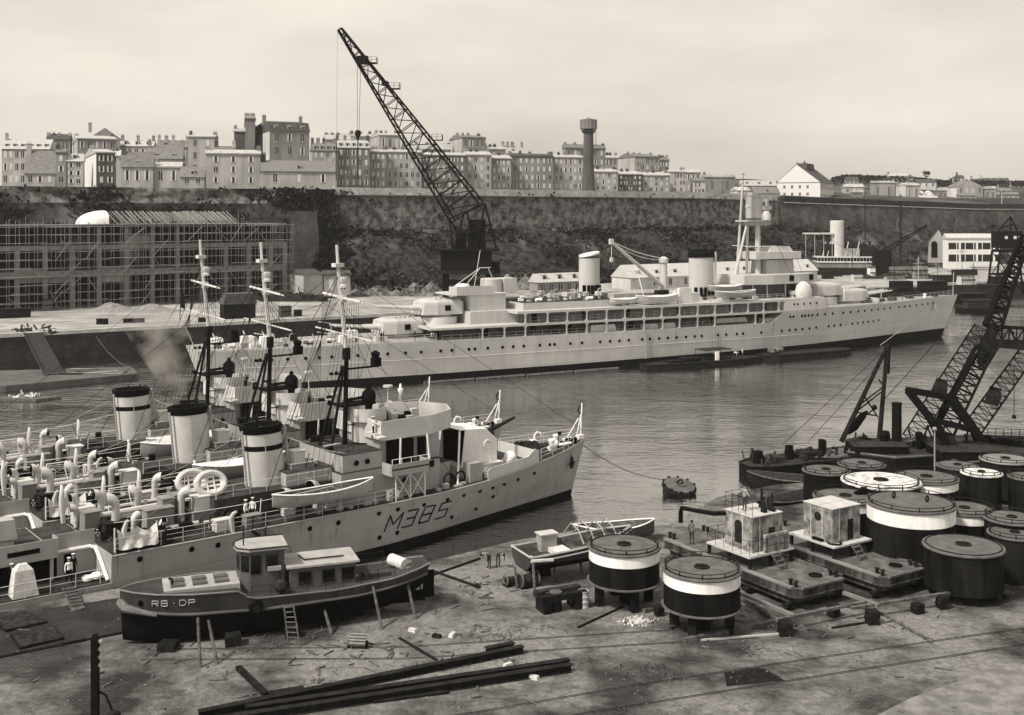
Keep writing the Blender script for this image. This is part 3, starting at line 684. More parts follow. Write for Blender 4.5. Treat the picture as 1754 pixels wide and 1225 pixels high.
RG += [(1478, 1479, 1494, 318, 323, 347, 660, 1, 2, 'pitch', 'wall6', 'slate2', 'narrow stained cottage between the pale ruin and the windowless block'), (1446, 1448, 1470, 303, 308, 318, 780, 1, 3, 'pitch', 'wall1', 'slate2', 'dark far cottage just right of the factory roof'),
      (1604, 1606, 1624, 322, 327, 346, 660, 1, 2, 'low', 'wall6', 'wall1', 'stained flat house left of the broad gabled house'), (1556, 1558, 1570, 305, 309, 318, 790, 1, 2, 'pitch', 'wall2', 'slate', 'small far cottage between the white skyline house and the bungalow'),
      (1662, 1664, 1680, 306, 311, 320, 820, 1, 2, 'pitch', 'wall1', 'slate2', 'small dark cottage left of the long low far house'), (1708, 1710, 1732, 322, 327, 340, 720, 1, 3, 'pitch', 'wall5', 'slate', 'mid grey house below the long low far house'),
      (1640, 1641, 1652, 300, 304, 314, 830, 1, 1, 'pitch', 'wall6', 'slate2', 'tiny far house beside the bushy tree'), (1500, 1502, 1522, 306, 311, 318, 800, 1, 3, 'pitch', 'wall6', 'slate', 'low stained house left of the white skyline house'),
      (1716, 1718, 1745, 330, 334, 350, 650, 1, 3, 'low', 'wall1', 'slate', 'plain grey house above the right parapet end'), (1458, 1460, 1478, 326, 330, 347, 620, 2, 3, 'low', 'wall6', 'wall1', 'low stained tenement beside the factory side wall')]
for a, c, b, yr, ye, yb, Y, fl, co, rt, wm, rm, lab in RG:
    Hs(lab, a, c, b, yr, ye, yb, Y, 14 if c-a > 8 else -6, fl, co, rt if rt != 'flat' else 'low', wm, rm, 1 if 'house' in lab else 0, (.1, .8), 'wall3' if c-a > 8 else None)
# pale rock spoil on the hillside
c = at(1585, 338, 650); mb = MB(); q = random.Random(4)
for k in range(26): mb.ball((c[0]+q.gauss(0, 3.2), c[1]+q.uniform(-2, 2), c[2]+q.uniform(-3, 2.4)), q.uniform(1, 2.3), 7, 5)
tag(mb.build('rock_spoil', 'canvas'), 'pale rounded heap of quarry spoil on the right hillside', 'rock heap')
# water tower
c = at(1008, 330, 470); k_ = 470/F
t = thing('water_tower', 'dark round concrete water tower with drum tank above the terrace', 'water tower', (c[0], c[1], c[2]-3))
hh = (330-226)*k_+3
mb = MB(); mb.lathe([(12.3*k_, 0), (10.5*k_, 6), (9.2*k_, hh*.5), (8.6*k_, hh*.82), (8.4*k_, hh*.97), (13.2*k_, hh*.985+1.0)], seg=28); mb.build('shaft', 'wall4', t, True)
mb = MB(); mb.lathe([(13.4*k_, 0), (14.2*k_, .15), (14.2*k_, 15.5*k_), (14.6*k_, 15.6*k_), (14.6*k_, 16.4*k_), (3*k_, 19*k_), (2*k_, 20.3*k_), (.05, 20.4*k_)], (0, 0, hh+1.0), seg=28); tk = mb.build('tank', 'slate', t, True)
mb = MB()
for i in range(14): a = 2*pi*i/14; mb.box(14.23*k_*cos(a)-.12, 14.23*k_*cos(a)+.12, 14.23*k_*sin(a)-.12, 14.23*k_*sin(a)+.12, hh+1.3, hh+1+15*k_)
mb.build('rib', 'wall1', tk)
mb = MB(); mb.box(8*k_, 17*k_, -.5, .5, hh*.80, hh*.80+.25); mb.bar((12*k_, 0, hh*.8), (12*k_, 0, hh+1.5), .06); mb.bar((13.2*k_, 0, hh*.8), (13.2*k_, 0, hh+1.5), .06); mb.build('balcony', 'wall4', t)
# street furniture on the plateau edge: poles
for px, y0_, y1_, Y, lab in ((592, 292, 325, 352, 'thin pale lamp post at the street bend'), (641, 300, 328, 356, 'thin lamp post beside the terrace end'), (1237, 310, 336, 430, 'slim pole before the blank hall'), (1273, 296, 345, 425, 'tall dark signal pole at the rampart corner'), (1716, 322, 352, 520, 'thin pale pole on the right parapet')):
    a = at(px, y1_, Y); b = at(px, y0_, Y); mb = MB(); mb.tube([a, b], [.14, .09], 6); mb.box(b[0]-.9, b[0]+.9, b[1]-.06, b[1]+.06, b[2]-.7, b[2]-.55)
    tag(mb.build('lamp_post' if 'lamp' in lab else 'signal_pole', 'wall3' if 'pale' in lab else 'dark'), lab, 'pole')
# trees
def tree(label, px, py_base, py_top, Y, wpx, m='ivy', seed=1, n=420):
    q = random.Random(seed); b = at(px, py_base, Y); tp = at(px, py_top, Y); hgt = tp[2]-b[2]; rw = wpx/F*Y/2
    t = thing('tree', label, 'tree', b)
    mb = MB(); mb.tube([(0, 0, -1), (.1, 0, hgt*.35), (.2, .1, hgt*.7)], [.28, .2, .1], 6)
    for k in range(5): a = q.uniform(0, 6.28); mb.tube([(.1, 0, hgt*.35), (cos(a)*rw*.6, sin(a)*rw*.6, hgt*.7)], [.12, .04], 5)
    mb.build('trunk', 'woodd', t)
    mb = MB()
    cl = [(q.uniform(-.7, .7)*rw, q.uniform(-.7, .7)*rw, hgt*(.45+.5*q.random())) for _ in range(9)]
    for _ in range(n):
        c = Vector(q.choice(cl))+Vector((q.gauss(0, rw*.22), q.gauss(0, rw*.22), q.gauss(0, hgt*.08))); s = rw*q.uniform(.07, .15)
        a = Vector((q.gauss(0, 1), q.gauss(0, 1), q.gauss(0, 1))).normalized()*s; b2 = a.cross(Vector((q.gauss(0, 1), q.gauss(0, 1), 1))).normalized()*s*.7
        mb.add([c-a, c+b2, c+a, c-b2], [(0, 1, 2, 3)])
    mb.build('crown', m, t)
tree('lone round topped tree on the skyline of the right hill', 1586, 310, 294, 800, 15, seed=3)
tree('dark bushy tree right of the far bungalow', 1632, 318, 305, 780, 12, seed=5)
tree('low dark tree beside the right skyline house', 1745, 319, 309, 840, 12, seed=6)
tree('rounded bush tree on the hill left of the lone tree', 1508, 312, 301, 820, 16, seed=8)
tree('dark tree behind the white skyline house', 1562, 312, 300, 830, 12, seed=9)
# wooded ridge on the right skyline, one mass
q = random.Random(77); mb = MB()
for _ in range(5200):
    px = q.uniform(1425, 1790); Y = q.uniform(780, 960)
    yy = interp([(1420, 306), (1450, 300), (1500, 302), (1560, 304), (1620, 310), (1680, 310), (1790, 312)], px)
    c = Vector(at(px, yy+abs(q.gauss(0, 5)), Y)); s = q.uniform(.8, 2)
    a = Vector((q.gauss(0, 1), q.gauss(0, 1), q.gauss(0, .6))).normalized()*s; b2 = a.cross(Vector((q.gauss(0, 1), q.gauss(0, 1), 1))).normalized()*s*.7
    mb.add([c-a, c+b2, c+a, c-b2], [(0, 1, 2, 3)])
stuff(mb.build('hill_scrub', 'ivy'))
# hill ground under the right skyline
V = []; Fc = []; nn = 30
for i in range(nn+1):
    for j, (Y, dy) in enumerate(((560, 349), (640, 347), (700, 335), (780, 320), (880, 311), (960, 310))):
        px = 1415+i*14; yy = interp([(1420, 306), (1450, 300), (1500, 302), (1560, 304), (1620, 310), (1680, 310), (1840, 312)], px)
        k = (0, .05, .35, .7, 1, 1)[j]; V.append(at(px, 350+(yy+3-350)*k, Y))
for i in range(nn):
    for j in range(5): Fc.append((i*6+j, (i+1)*6+j, (i+1)*6+j+1, i*6+j+1))
mb = MB(); mb.add(V, Fc); structure(mb.build('hillside', 'hill', smooth=True))

# ================================================================ unfinished concrete building under scaffolding, left
B = Fr(-113.5, 246, 37.4); BL = 69.0
t = thing('unfinished_building', 'wide concrete frame building under construction, wrapped in scaffold poles', 'building', (B.ox, B.oy, 5), B.a)
zt_ = 19.3
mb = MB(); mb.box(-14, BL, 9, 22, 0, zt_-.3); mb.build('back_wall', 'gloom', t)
mb = MB(); mb.box(-14, BL, .2, 9, .0, .12); mb.build('ground_floor', 'concrete', t)
for z, nm, h_ in ((7.2, 'floor_slab', 1.5), (13.5, 'floor_slab', 1.0), (zt_-.2, 'roof_deck', .22)):
    mb = MB(); mb.box(-14, BL, -.25, 9, z, z+h_); mb.build(nm, 'concrete', t)
mb = MB(); mb.box(-.5, .5, -.35, .6, 0, 13.6); col = mb.build('column', 'concrete', t)
colx = [-9, -2.7, 3.5, 9.5, 15.5, 21.5, 27.8, 34, 40.2, 46.4, 52.6, 58.6, 64.6, 68.6]; col.location = (colx[0], 0, 0)
repeat(col, [((x, 0, 0),) for x in colx[1:]])
mb = MB(); mb.box(-.4, .4, -.3, .3, 14.5, zt_-.5); c2 = mb.build('upper_column', 'concrete', t); c2.location = (colx[5], 0, 0); repeat(c2, [((x, 0, 0),) for x in colx[6:9]])
# panels part way up some bays
for i, (a, b, z0, z1) in enumerate(((3.9, 9.1, 6.2, 9.4), (9.9, 15.1, 6.0, 8.8), (21.9, 27.4, 5.8, 9.2), (28.2, 33.6, 14.6, 16.6), (-8.6, -3.1, 2, 4.4))):
    mb = MB(); mb.box(a, b, .3, .5, z0, z1); mb.build('wall_panel', 'wall1', t)
# roof formwork: sloping board skin with rafters
mb = MB(); mb.slab([(23, -1, zt_+.2), (56, -1, zt_+.2), (55, 6, zt_+2.6), (23, 6, zt_+2.9)], .2); mb.build('roof_boarding', 'gloom', t)  # near-black skin: shade of the gaps between rafters put into its colour
mb = MB()
for k in range(64): x = 23.2+k*.51; mb.bar((x, -1.6-rnd.random()*.6, zt_+.0), (x-.1-.4*rnd.random(), 6, zt_+2.9+rnd.random()*.3), .08+.09*rnd.random())
mb.build('rafter', 'scaffold', t)
mb = MB(); V = []
for k in range(11):
    for j in range(11):
        e, a = pi/2*k/10, pi*j/10; V.append((23.2-6.4*cos(e)*sin(a)**.8 if k < 10 else 23.2, 2-4*cos(a), zt_+.1+3.2*sin(e)*(sin(a)**.5 if 0 < j < 10 else 0)))
mb.add(V, [(i*11+j, i*11+j+1, (i+1)*11+j+1, (i+1)*11+j) for i in range(10) for j in range(10)]); mb.build('plaster_dome', 'white', t, True)
# scaffolding
s_ = thing('scaffolding', 'dense grid of timber scaffold poles before the unfinished building', 'scaffolding', (B.ox, B.oy, 5), B.a)
q = random.Random(8)
mb = MB(); mb.tube([(0, 0, 0), (0, 0, 1)], .075, 5); sp_ = mb.build('upright_pole', 'scaffold', s_); n_ = 0
for row, y in enumerate((-1.1, -2.7)):
    for k in range(44):
        x = -12+k*1.9+q.uniform(-.3, .3); hgt = interp([(-14, 21), (22, 19.5), (23, 21), (57, 21), (58, 18.5), (72, 18.5)], x)+q.uniform(-.5, 1)
        if row == 0 and k == 0: sp_.location = (x, y, 0); sp_.scale = (1, 1, hgt)
        else: repeat(sp_, [((x, y, 0), 0, (1, 1, hgt))])
mb = MB(); mb.tube([(0, 0, 0), (1, 0, 0)], .07, 5); lg = mb.build('ledger', 'scaffold', s_); first = True
for z in (1.9, 3.8, 5.7, 7.6, 9.5, 11.4, 13.2, 15.1, 17, 18.9):
    for y in (-1.2, -2.8):
        x = -14.
        while x < BL-1:
            l = q.uniform(9, 15)
            if first: lg.location = (x, y, z); lg.scale = (l, 1, 1); first = False
            elif q.random() < .8: repeat(lg, [((x, y, z+q.uniform(-.15, .15)), 0, (min(l, BL+1-x), 1, 1))])
            x += l*.93
for k in range(34):
    x = q.uniform(-12, BL-4); z = q.choice((0, 3.8, 7.6, 11.4, 15)); d = q.choice((-1, 1)); mb = MB(); mb.bar((x, -2.9, z), (x+d*q.uniform(2, 4.4), -2.9, z+q.uniform(3, 4.6)), .075); mb.build('diagonal_brace', 'scaffold', s_)
for k in range(14):
    x = q.uniform(-12, BL-8); z = q.choice((3.8, 7.6, 11.4, 15.1, 18.9)); mb = MB(); mb.box(x, x+q.uniform(4, 9), -2.7, -1.3, z+.1, z+.17); mb.build('plank', 'scaffold', s_)
# ================================================================ hull form shared by the ships
class Hull:
    def __init__(s, bd, bw, zd, zw=0., p=1.0, rake=0., rl=6., stern=0.):
        s.bd, s.bw, s.zdt, s.zw, s.p, s.rake, s.rl, s.stern = bd, bw, zd, zw, p, rake, rl, stern
        s.x1 = bd[-1][0]; s.x0 = bd[0][0]
    def zd(s, x): return interp(s.zdt, x)
    def hb(s, x, z):
        t = (z-s.zw)/(s.zd(x)-s.zw); tt = max(0, t)**s.p if t >= 0 else t*.6
        a, b = interp(s.bw, x), interp(s.bd, x); return max(.02, a+(b-a)*tt)
    def px(s, x, z):
        k = max(0, 1-(s.x1-x)/s.rl); dz = (s.zd(s.x1)-z)
        xx = x-s.rake*dz*k*k
        if s.stern: k = max(0, 1-(x-s.x0)/s.rl); xx += s.stern*dz*k*k
        return xx
    def skin(s, mb, xs, zf0, zf1, nz=5, cap=True):
        """closed skin between two height functions, both sides and the ends"""
        R = []
        for x in xs:
            za, zb = zf0(x), zf1(x); zz = [za+(zb-za)*i/nz for i in range(nz+1)]
            R.append([(s.px(x, z), -s.hb(x, z), z) for z in zz]+[(s.px(x, z), s.hb(x, z), z) for z in zz[::-1]])
        return mb.rings(R, cap)
    def side(s, x, z, off=.02): return (s.px(x, z), -s.hb(x, z)-off, z)
    def deck(s, mb, xs, zf, inset=.05, th=.06):
        R = []
        for x in xs:
            z = zf(x); h_ = max(.01, s.hb(x, z)-inset); R.append([(s.px(x, z), -h_, z-th), (s.px(x, z), h_, z-th), (s.px(x, z), h_, z), (s.px(x, z), -h_, z)])
        return mb.rings(R)
def frange(a, b, st):
    n = max(1, round((b-a)/st)); return [a+(b-a)*i/n for i in range(n+1)]
def porthole_mesh(r):
    mb = MB(); R = [[(r*s_*cos(2*pi*k/10), y, r*s_*sin(2*pi*k/10)) for k in range(10)] for y, s_ in ((.03, 1.0), (-.015, 1.0), (-.02, .8))]
    mb.rings(R); return mb
# ================================================================ the cruiser
C = Fr(93.6, 242, 27.1)
cru = thing('cruiser', 'long pale grey three funnelled-deck cruiser moored along the far quay', 'cruiser', (C.ox, C.oy, 0), C.a)
cru["label"] = 'long pale grey warship with open side galleries moored along the far quay'; cru["category"] = 'warship'
CH = Hull([(-161, 4.6), (-157, 5.6), (-145, 7.2), (-125, 8.2), (-100, 8.6), (-60, 8.5), (-45, 8.0), (-32, 6.9), (-20, 5.2), (-10, 3.2), (-3, 1.35), (5, .12)],
          [(-161, 3.0), (-157, 4.4), (-145, 6.4), (-125, 7.9), (-100, 8.6), (-60, 8.4), (-45, 7.4), (-32, 5.4), (-20, 3.2), (-10, 1.6), (-3, .7), (5, .08)],
          [(-161, 6.3), (-135, 6.4), (-52, 6.2), (-51, 8.3), (-36, 8.4), (-20, 8.5), (5, 9.0)], 0, 1.3, .55, 14, .35)
gz_top = lambda x: CH.zd(x)
xs = frange(-161, -51.01, 3.2)+frange(-51, 5, 2.2)
BOOT = lambda x: interp([(-161, 1.0), (-100, 1.15), (5, 1.9)], x)
mb = MB(); CH.skin(mb, xs, BOOT, gz_top, 7); mb.build('hull', 'hullpale', cru, True)
mb = MB(); CH.skin(mb, xs, lambda x: -1.5, lambda x: BOOT(x)-.002, 3); mb.build('boot_topping', 'boot', cru, True)
mb = MB(); CH.deck(mb, xs, lambda x: CH.zd(x)+.06, .15); mb.build('deck', 'deckl', cru)
# plate strake lines on the side
mb = MB()
for z in (3.6,): mb.tube([CH.side(x, z, .0) for x in frange(-158, 2, 4)], .045, 4)
mb.build('rubbing_strake', 'cruiser', cru)
# portholes
ph = porthole_mesh(.27).build('porthole', 'void', cru); first = True
def put_port(x, z):
    global first
    p = CH.side(x, z); a = -math.atan2(CH.hb(x+.5, z)-CH.hb(x-.5, z), 1.0)
    if first: ph.location = p; ph.rotation_euler = (0, 0, a); first = False
    else: repeat(ph, [(p, a)])
lowrow = [445, 470, 497, 527, 550, 571, 615, 640, 665, 695, 721, 754, 773, 802, 812, 834, 859, 877, 895, 922, 939, 947, 974, 994, 1025, 1042, 1058, 1074, 1097, 1110, 1126, 1141, 1156, 1172, 1187, 1199, 1227, 1241, 1259, 1270, 1302, 1339, 1353, 1364, 1376, 1389, 1402, 1426, 1437, 1449, 1472, 1483, 1494, 1504, 1515, 1526]
for p in lowrow:
    x, _ = C.lat(p, 600, -8); put_port(x, interp([(-161, 4.7), (-110, 4.75), (-52, 4.5), (-30, 4.9), (0, 5.6)], x))
for p in [1353, 1358, 1372, 1377, 1383, 1389, 1398, 1411, 1424, 1442, 1454, 1467, 1478, 1490, 1501, 1512, 1522, 1538, 1548, 1557, 1569, 1580, 1591, 1602]:
    x, _ = C.lat(p, 540, interp([(1350, -8), (1440, -6.6), (1520, -4.5), (1600, -2)], p)); put_port(x, interp([(-52, 7.1), (-30, 7.3), (0, 7.7)], x))
# side galleries: inner walls, decks, posts
G0, G1, G2 = -122.5, -51.0, -107.0
hbg = lambda x: CH.hb(x, 6.2)
mb = MB(); mb.box(G0, G1, -5.6, 5.6, 6.2, 8.1); mb.build('gallery_wall', 'wall4', cru)  # inner walls darker than the hull: gallery shade put into their colour
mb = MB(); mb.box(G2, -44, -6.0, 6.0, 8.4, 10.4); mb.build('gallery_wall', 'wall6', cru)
def deckband(z0, z1, a, b, out=.0, name='gallery_deck', m='cruiserlight'):
    mb = MB(); R = []
    for x in frange(a, b, 4): h_ = CH.hb(x, 6.2)+out; R.append([(x, -h_, z0), (x, h_, z0), (x, h_, z1), (x, -h_, z1)])
    mb.rings(R); return mb.build(name, m, cru)
deckband(8.08, 8.42, -124, -44, .04); deckband(10.15, 10.55, -108.5, -40, .04)
def post_at(xv, z0, z1, w_=.08):
    mb = MB(); mb.box(-w_, w_, 0, .35, z0, z1)
    for sx in (-1, 1):
        mb.add([(sx*w_, 0, z1), (sx*(w_+.32), 0, z1), (sx*w_, 0, z1-.32), (sx*w_, .3, z1), (sx*(w_+.32), .3, z1), (sx*w_, .3, z1-.32)], [(0, 1, 2), (3, 5, 4), (1, 4, 5, 2), (0, 2, 5, 3), (0, 3, 4, 1)])
        mb.add([(sx*w_, 0, z0), (sx*(w_+.32), 0, z0), (sx*w_, 0, z0+.32), (sx*w_, .3, z0), (sx*(w_+.32), .3, z0), (sx*w_, .3, z0+.32)], [(0, 1, 2), (3, 5, 4), (1, 4, 5, 2), (0, 2, 5, 3), (0, 3, 4, 1)])
    return mb
lowp = [-114.8, -110.8, -106.9, -99, -95, -91, -87.2, -83.2, -79.2, -75.5, -71.5, -67.6, -58.1, -56.1]
upp = [-106.9, -102.7, -98.9, -95, -91, -87.2, -83.2, -79.4, -75.5, -71.5, -67.6, -63.7, -59.9, -56.1, -52.3]
o = post_at(0, 6.2, 8.08).build('gallery_post', 'cruiserlight', cru); o.location = (lowp[0], -hbg(lowp[0])-.02, 0)
repeat(o, [((x, -hbg(x)-.02, 0),) for x in lowp[1:]])
o = post_at(0, 8.42, 10.15).build('gallery_post', 'cruiserlight', cru); o.location = (upp[0], -hbg(upp[0])-.02, 0)
repeat(o, [((x, -hbg(x)-.02, 0),) for x in upp[1:]])
mb = MB()
for a, b, z in ((-122, -52, 6.2), (-106, -46, 8.42)):
    rail(mb, [(x, -hbg(x)+.1, z) for x in frange(a, b, 10)], 1.0, .022, 1.6, 2)
mb.build('gallery_rail', 'ship', cru)
# dark doors, boats and lockers seen inside the galleries
q = random.Random(14)
mb = MB(); mb.box(-.5, .5, -.06, .06, 0, 1.5); dr = mb.build('door', 'void', cru); dr.location = (-113, -5.63, 6.3)
repeat(dr, [((x, -5.63, 6.3),) for x in (-104, -97, -84, -77, -66, -60, -55)]+[((x, -6.03, 8.5),) for x in (-104, -94, -85, -74, -62, -54, -49)])
for x0, x1, z0, z1, m_ in ((-93.8, -88.5, 6.3, 7.5, 'canvas'), (-82.8, -79.6, 6.3, 7.2, 'cruiserlight'), (-79, -75.8, 6.3, 7.2, 'cruiserlight'), (-66.8, -59.5, 6.7, 7.5, 'ship'), (-56, -53, 6.3, 7, 'ship'), (-101, -99.5, 6.3, 7.6, 'dark')):
    mb = MB(); mb.box(x0, x1, -7.7, -6.6, z0, z1, taper=.1); mb.build('locker', m_, cru)
# block forward of the galleries flush with the side
mb = MB(); R = []
for x in frange(-51, -40, 2): h_ = CH.hb(x, 8.4)-.03; R.append([(x, -h_, 8.3), (x, h_, 8.3), (x, h_, 10.16), (x, -h_, 10.16)])
mb.rings(R); mb.build('bridge_base', 'cruiser', cru)
for x in (-48.5, -47.6, -46, -44.3, -42.6): o = copyo(ph, cru); o.location = (x, -CH.hb(x, 8.4)-.0, 9.5); o.rotation_euler = (0, 0, 0); o.scale = (.8, 1.2, .8)
# triple gun turrets
def turret():
    r = thing('gun_turret', '', 'turret')
    mb = MB(); fz = 0
    lo = [(-3.6, -2.6), (-3.6, 2.6), (-1.2, 3.1), (3.4, 2.9), (4.0, 2.2), (4.0, -2.2), (3.4, -2.9), (-1.2, -3.1)]
    mid = [(-3.3, -2.5), (-3.3, 2.5), (-1.1, 3.0), (3.4, 2.8), (4.0, 2.1), (4.0, -2.1), (3.4, -2.8), (-1.1, -3.0)]
    hi = [(-2.0, -2.0), (-2.0, 2.0), (-.9, 2.5), (3.0, 2.5), (3.5, 1.9), (3.5, -1.9), (3.0, -2.5), (-.9, -2.5)]
    mb.rings([[(x, y, .3) for x, y in lo], [(x, y, 2.0) for x, y in mid], [(x*.99, y*.97, 2.35) for x, y in mid], [(x, y, 2.75) for x, y in hi]]); mb.build('gun_house', 'cruiserlight', r)
    mb = MB(); mb.lathe([(2.7, -.6), (2.7, .3)], seg=24); mb.build('barbette', 'ship', r)
    for k in (-1, 0, 1):
        mb = MB(); mb.tube([(-3.1, k*1.35, 1.35), (-5.4, k*1.35, 1.45), (-5.45, k*1.35, 1.45), (-11.2, k*1.35, 1.95)], [.36, .32, .22, .15], 8); mb.build('gun_barrel', 'cruiserlight', r)
        mb = MB(); mb.ball((-3.4, k*1.35, 1.35), .55, 8, 5); mb.build('blast_bag', 'cruiserlight', r)
    mb = MB(); mb.box(.2, 1.2, -3.12, -3.0, .95, 1.85); mb.build('side_door', 'void', r)
    mb = MB()
    for k in range(5): mb.box(-1+k*.9, -.7+k*.9, -1.8+.3*k, -1.5+.3*k, 2.76, 2.98)
    mb.build('roof_hatch', 'ship', r)
    return r
T0 = turret(); T0.parent = cru; T0.name = 'gun_turret'
for k_ in ('label', 'category'): del T0[k_]
# a turret turns on its ship: it is a part, its barrels sub-parts
def part_empty_to_mesh(root):
    """make the gun house the part and hang the rest below it"""
    ch = [c for c in root.children]; main = [c for c in ch if c.name.startswith('gun_house')][0]
    for c in ch:
        if c is not main: c.parent = main
    main.parent = root.parent; main.location = root.location; main.rotation_euler = root.rotation_euler
    bpy.data.objects.remove(root); return main
tu = part_empty_to_mesh(T0); tu.name = 'gun_turret'
tu.location = (-126.6, 0, 6.9)
for x, z, rz in ((-119.4, 9.75, 0), (-34.5, 10.1, pi), (-27.2, 8.75, pi)):
    d = dup(tu, cru); d.location = (x, 0, z); d.rotation_euler = (0, 0, rz)
mb = MB(); mb.lathe([(3.4, 6.4), (3.4, 9.6)], (-119.4, 0, 0), 24); mb.build('barbette_tower', 'cruiser', cru, True)
mb = MB(); mb.lathe([(3.3, 8.4), (3.3, 10.0)], (-34.5, 0, 0), 24); mb.build('barbette_tower', 'cruiser', cru, True)
# after superstructure
def cbox(name, x0, x1, y, z0, z1, m='cruiserlight', taper=0, par=None):
    mb = MB(); mb.box(x0, x1, -y, y, z0, z1, taper=taper); return mb.build(name, m, par or cru)
cbox('deckhouse', -117.8, -106.5, 5.2, 6.25, 8.08, 'cruiser'); cbox('deckhouse', -115.5, -88, 5.0, 8.43, 10.5, 'cruiserlight')
cbox('deckhouse', -114.8, -108.2, 3.6, 10.5, 13.2, 'cruiser')
mb = MB(); mb.prism([(-118.5, -3.0), (-117.5, -4), (-108, -4), (-108, 4), (-117.5, 4), (-118.5, 3)], 13.2, 13.4); mb.prism([(-118.5, -3.0), (-117.5, -4), (-110.5, -4), (-110.5, -3.85), (-117.4, -3.85), (-118.3, -2.9)], 13.4, 14.7)
mb.build('searchlight_platform', 'cruiserlight', cru)
mb = MB(); mb.lathe([(1.9, 13.4), (1.9, 15.6), (1.7, 15.7)], (-109.2, 0, 0), 16); mb.build('director_tower', 'cruiserlight', cru, True)
cbox('director_house', -107.5, -105.0, 1.6, 13.0, 15.7, 'cruiserlight')
mb = MB(); mb.lathe([(1.3, 13.4), (1.4, 14.4), (1.0, 15.0), (.1, 15.1)], (-115.5, -2, 0), 12); mb.build('aft_rangefinder', 'white', cru, True)
mb = MB()
for a, b in (((-112.5, 0, 14), (-111.3, 0, 20.6)), ((-114.2, -1, 15), (-111.8, -1, 17.6)), ((-109.3, -1, 15.5), (-110.3, -1, 17.6)), ((-112, -1, 17.6), (-109.8, -1, 17.6)), ((-117, 0, 14), (-112, -.8, 17.4))): mb.bar(a, b, .07)
mb.build('aft_mast', 'cruiserlight', cru)
cbox('flak_bulwark', -106.4, -86.5, 6.6, 10.55, 11.7, 'cruiserlight'); cbox('flak_deck', -106.2, -86.7, 6.4, 11.7, 11.72, 'deck')
def aa_gun(x, y, z, s=1, rz=0):
    mb = MB(); mb.lathe([(.5*s, 0), (.35*s, .6*s)], (0, 0, 0), 8); mb.box(-.7*s, .6*s, -.5*s, .5*s, .6*s, 1.3*s, taper=.15)
    mb.tube([(-.5*s, -.22*s, 1.1*s), (-2.6*s, -.22*s, 1.5*s)], .08*s, 5); mb.tube([(-.5*s, .22*s, 1.1*s), (-2.6*s, .22*s, 1.5*s)], .08*s, 5)
    o = mb.build('anti_aircraft_gun', 'cruiserlight', cru); o.location = (x, y, z); o.rotation_euler = (0, 0, rz); return o
g0 = aa_gun(-103.5, -3.2, 11.72)
repeat(g0, [((-99.5, -3.6, 11.72), 2.6), ((-96, -3.0, 11.72), 1.9), ((-92.5, -3.8, 11.72), .4), ((-89.4, -3.2, 11.72), 2.2), ((-98, 2.4, 11.72), .3), ((-91, 2.2, 11.72), 1), ((-151, -1.4, 6.5), .2), ((-147.5, 1.2, 6.5), -.2), ((-138, -1, 6.5), .1), ((-46.5, -5.2, 10.56), 2.8), ((-44, -5.4, 10.56), 3.3)])
for x, y, h_, m_ in ((-152.2, -2.6, 1.7, 'white'), (-149.5, -3.6, 1.6, 'white'), (-141.5, -3.4, .7, 'cruiserlight'), (-136.8, -3.6, 1.1, 'white'), (-156, 1.4, 1.2, 'white'), (-131.5, -5.2, .8, 'cruiserlight'), (-144, 2.2, 1.0, 'dark'), (-133.5, 3, 1.1, 'white')):
    mb = MB(); mb.box(x-1, x+1, y-.8, y+.8, CH.zd(x)+.07, CH.zd(x)+.07+h_, taper=.12); mb.tube([(x-.2, y, CH.zd(x)+h_), (x-.6, y, CH.zd(x)+h_+.9)], .09, 5); mb.build('deck_locker', m_, cru)
# funnels
def funnel(x, a, b, z0, z1, cap):
    mb = MB(); mb.lathe([(1.12, z0-.01), (1.0, z0+1.6), (1.0, z1)], (x, 0, 0), 28, a, b); f = mb.build('funnel', 'cruiserlight', cru, True)
    mb = MB()
    for k in range(6):
        xx = x-a*.8+k*a*.32; yy = -b*(1-((xx-x)/a)**2)**.5*1.05
        mb.box(xx-.22, xx+.22, yy-.2, yy+.3, z0+.7, z0+2.3)
    mb.build('air_intake', 'void', f)
    if cap == 'black':
        mb = MB(); mb.lathe([(1.06, z1-.9), (1.1, z1), (1.02, z1+.35), (.85, z1+.1), (.8, z1-.6)], (x, 0, 0), 28, a, b, False); mb.build('funnel_cap', 'black', f)
        mb = MB()
        for k in range(9): mb.box(x-a+k*a*.24, x-a+k*a*.24+.25, -.5, .5, z1+.1, z1+.6)
        mb.build('cap_grating', 'black', f)
        mb = MB(); mb.tube([(x+a+.35, -.6, z0+1), (x+a+.35, -.6, z1+.1)], .2, 8); mb.tube([(x+a*.9, -b*.8, z0+1), (x+a*.9, -b*.8, z1)], .16, 8); mb.build('steam_pipe', 'cruiserlight', f)
    else:
        mb = MB(); mb.lathe([(1.05, z1), (1.02, z1+.05)], (x, 0, 0), 28, a, b); mb.build('funnel_cap', 'black', f)
        mb = MB(); mb.rings([[(x+a*1.0*cos(2*pi*k/20), b*sin(2*pi*k/20), z1+.45+.35*cos(2*pi*k/20)+h_) for k in range(20)] for h_ in (0, .35)]); mb.build('canvas_cover', 'white', f)
    return f
funnel(-89.4, 2.0, 1.5, 11.7, 18.9, 'white'); funnel(-64.4, 2.6, 1.8, 10.56, 19.4, 'black')
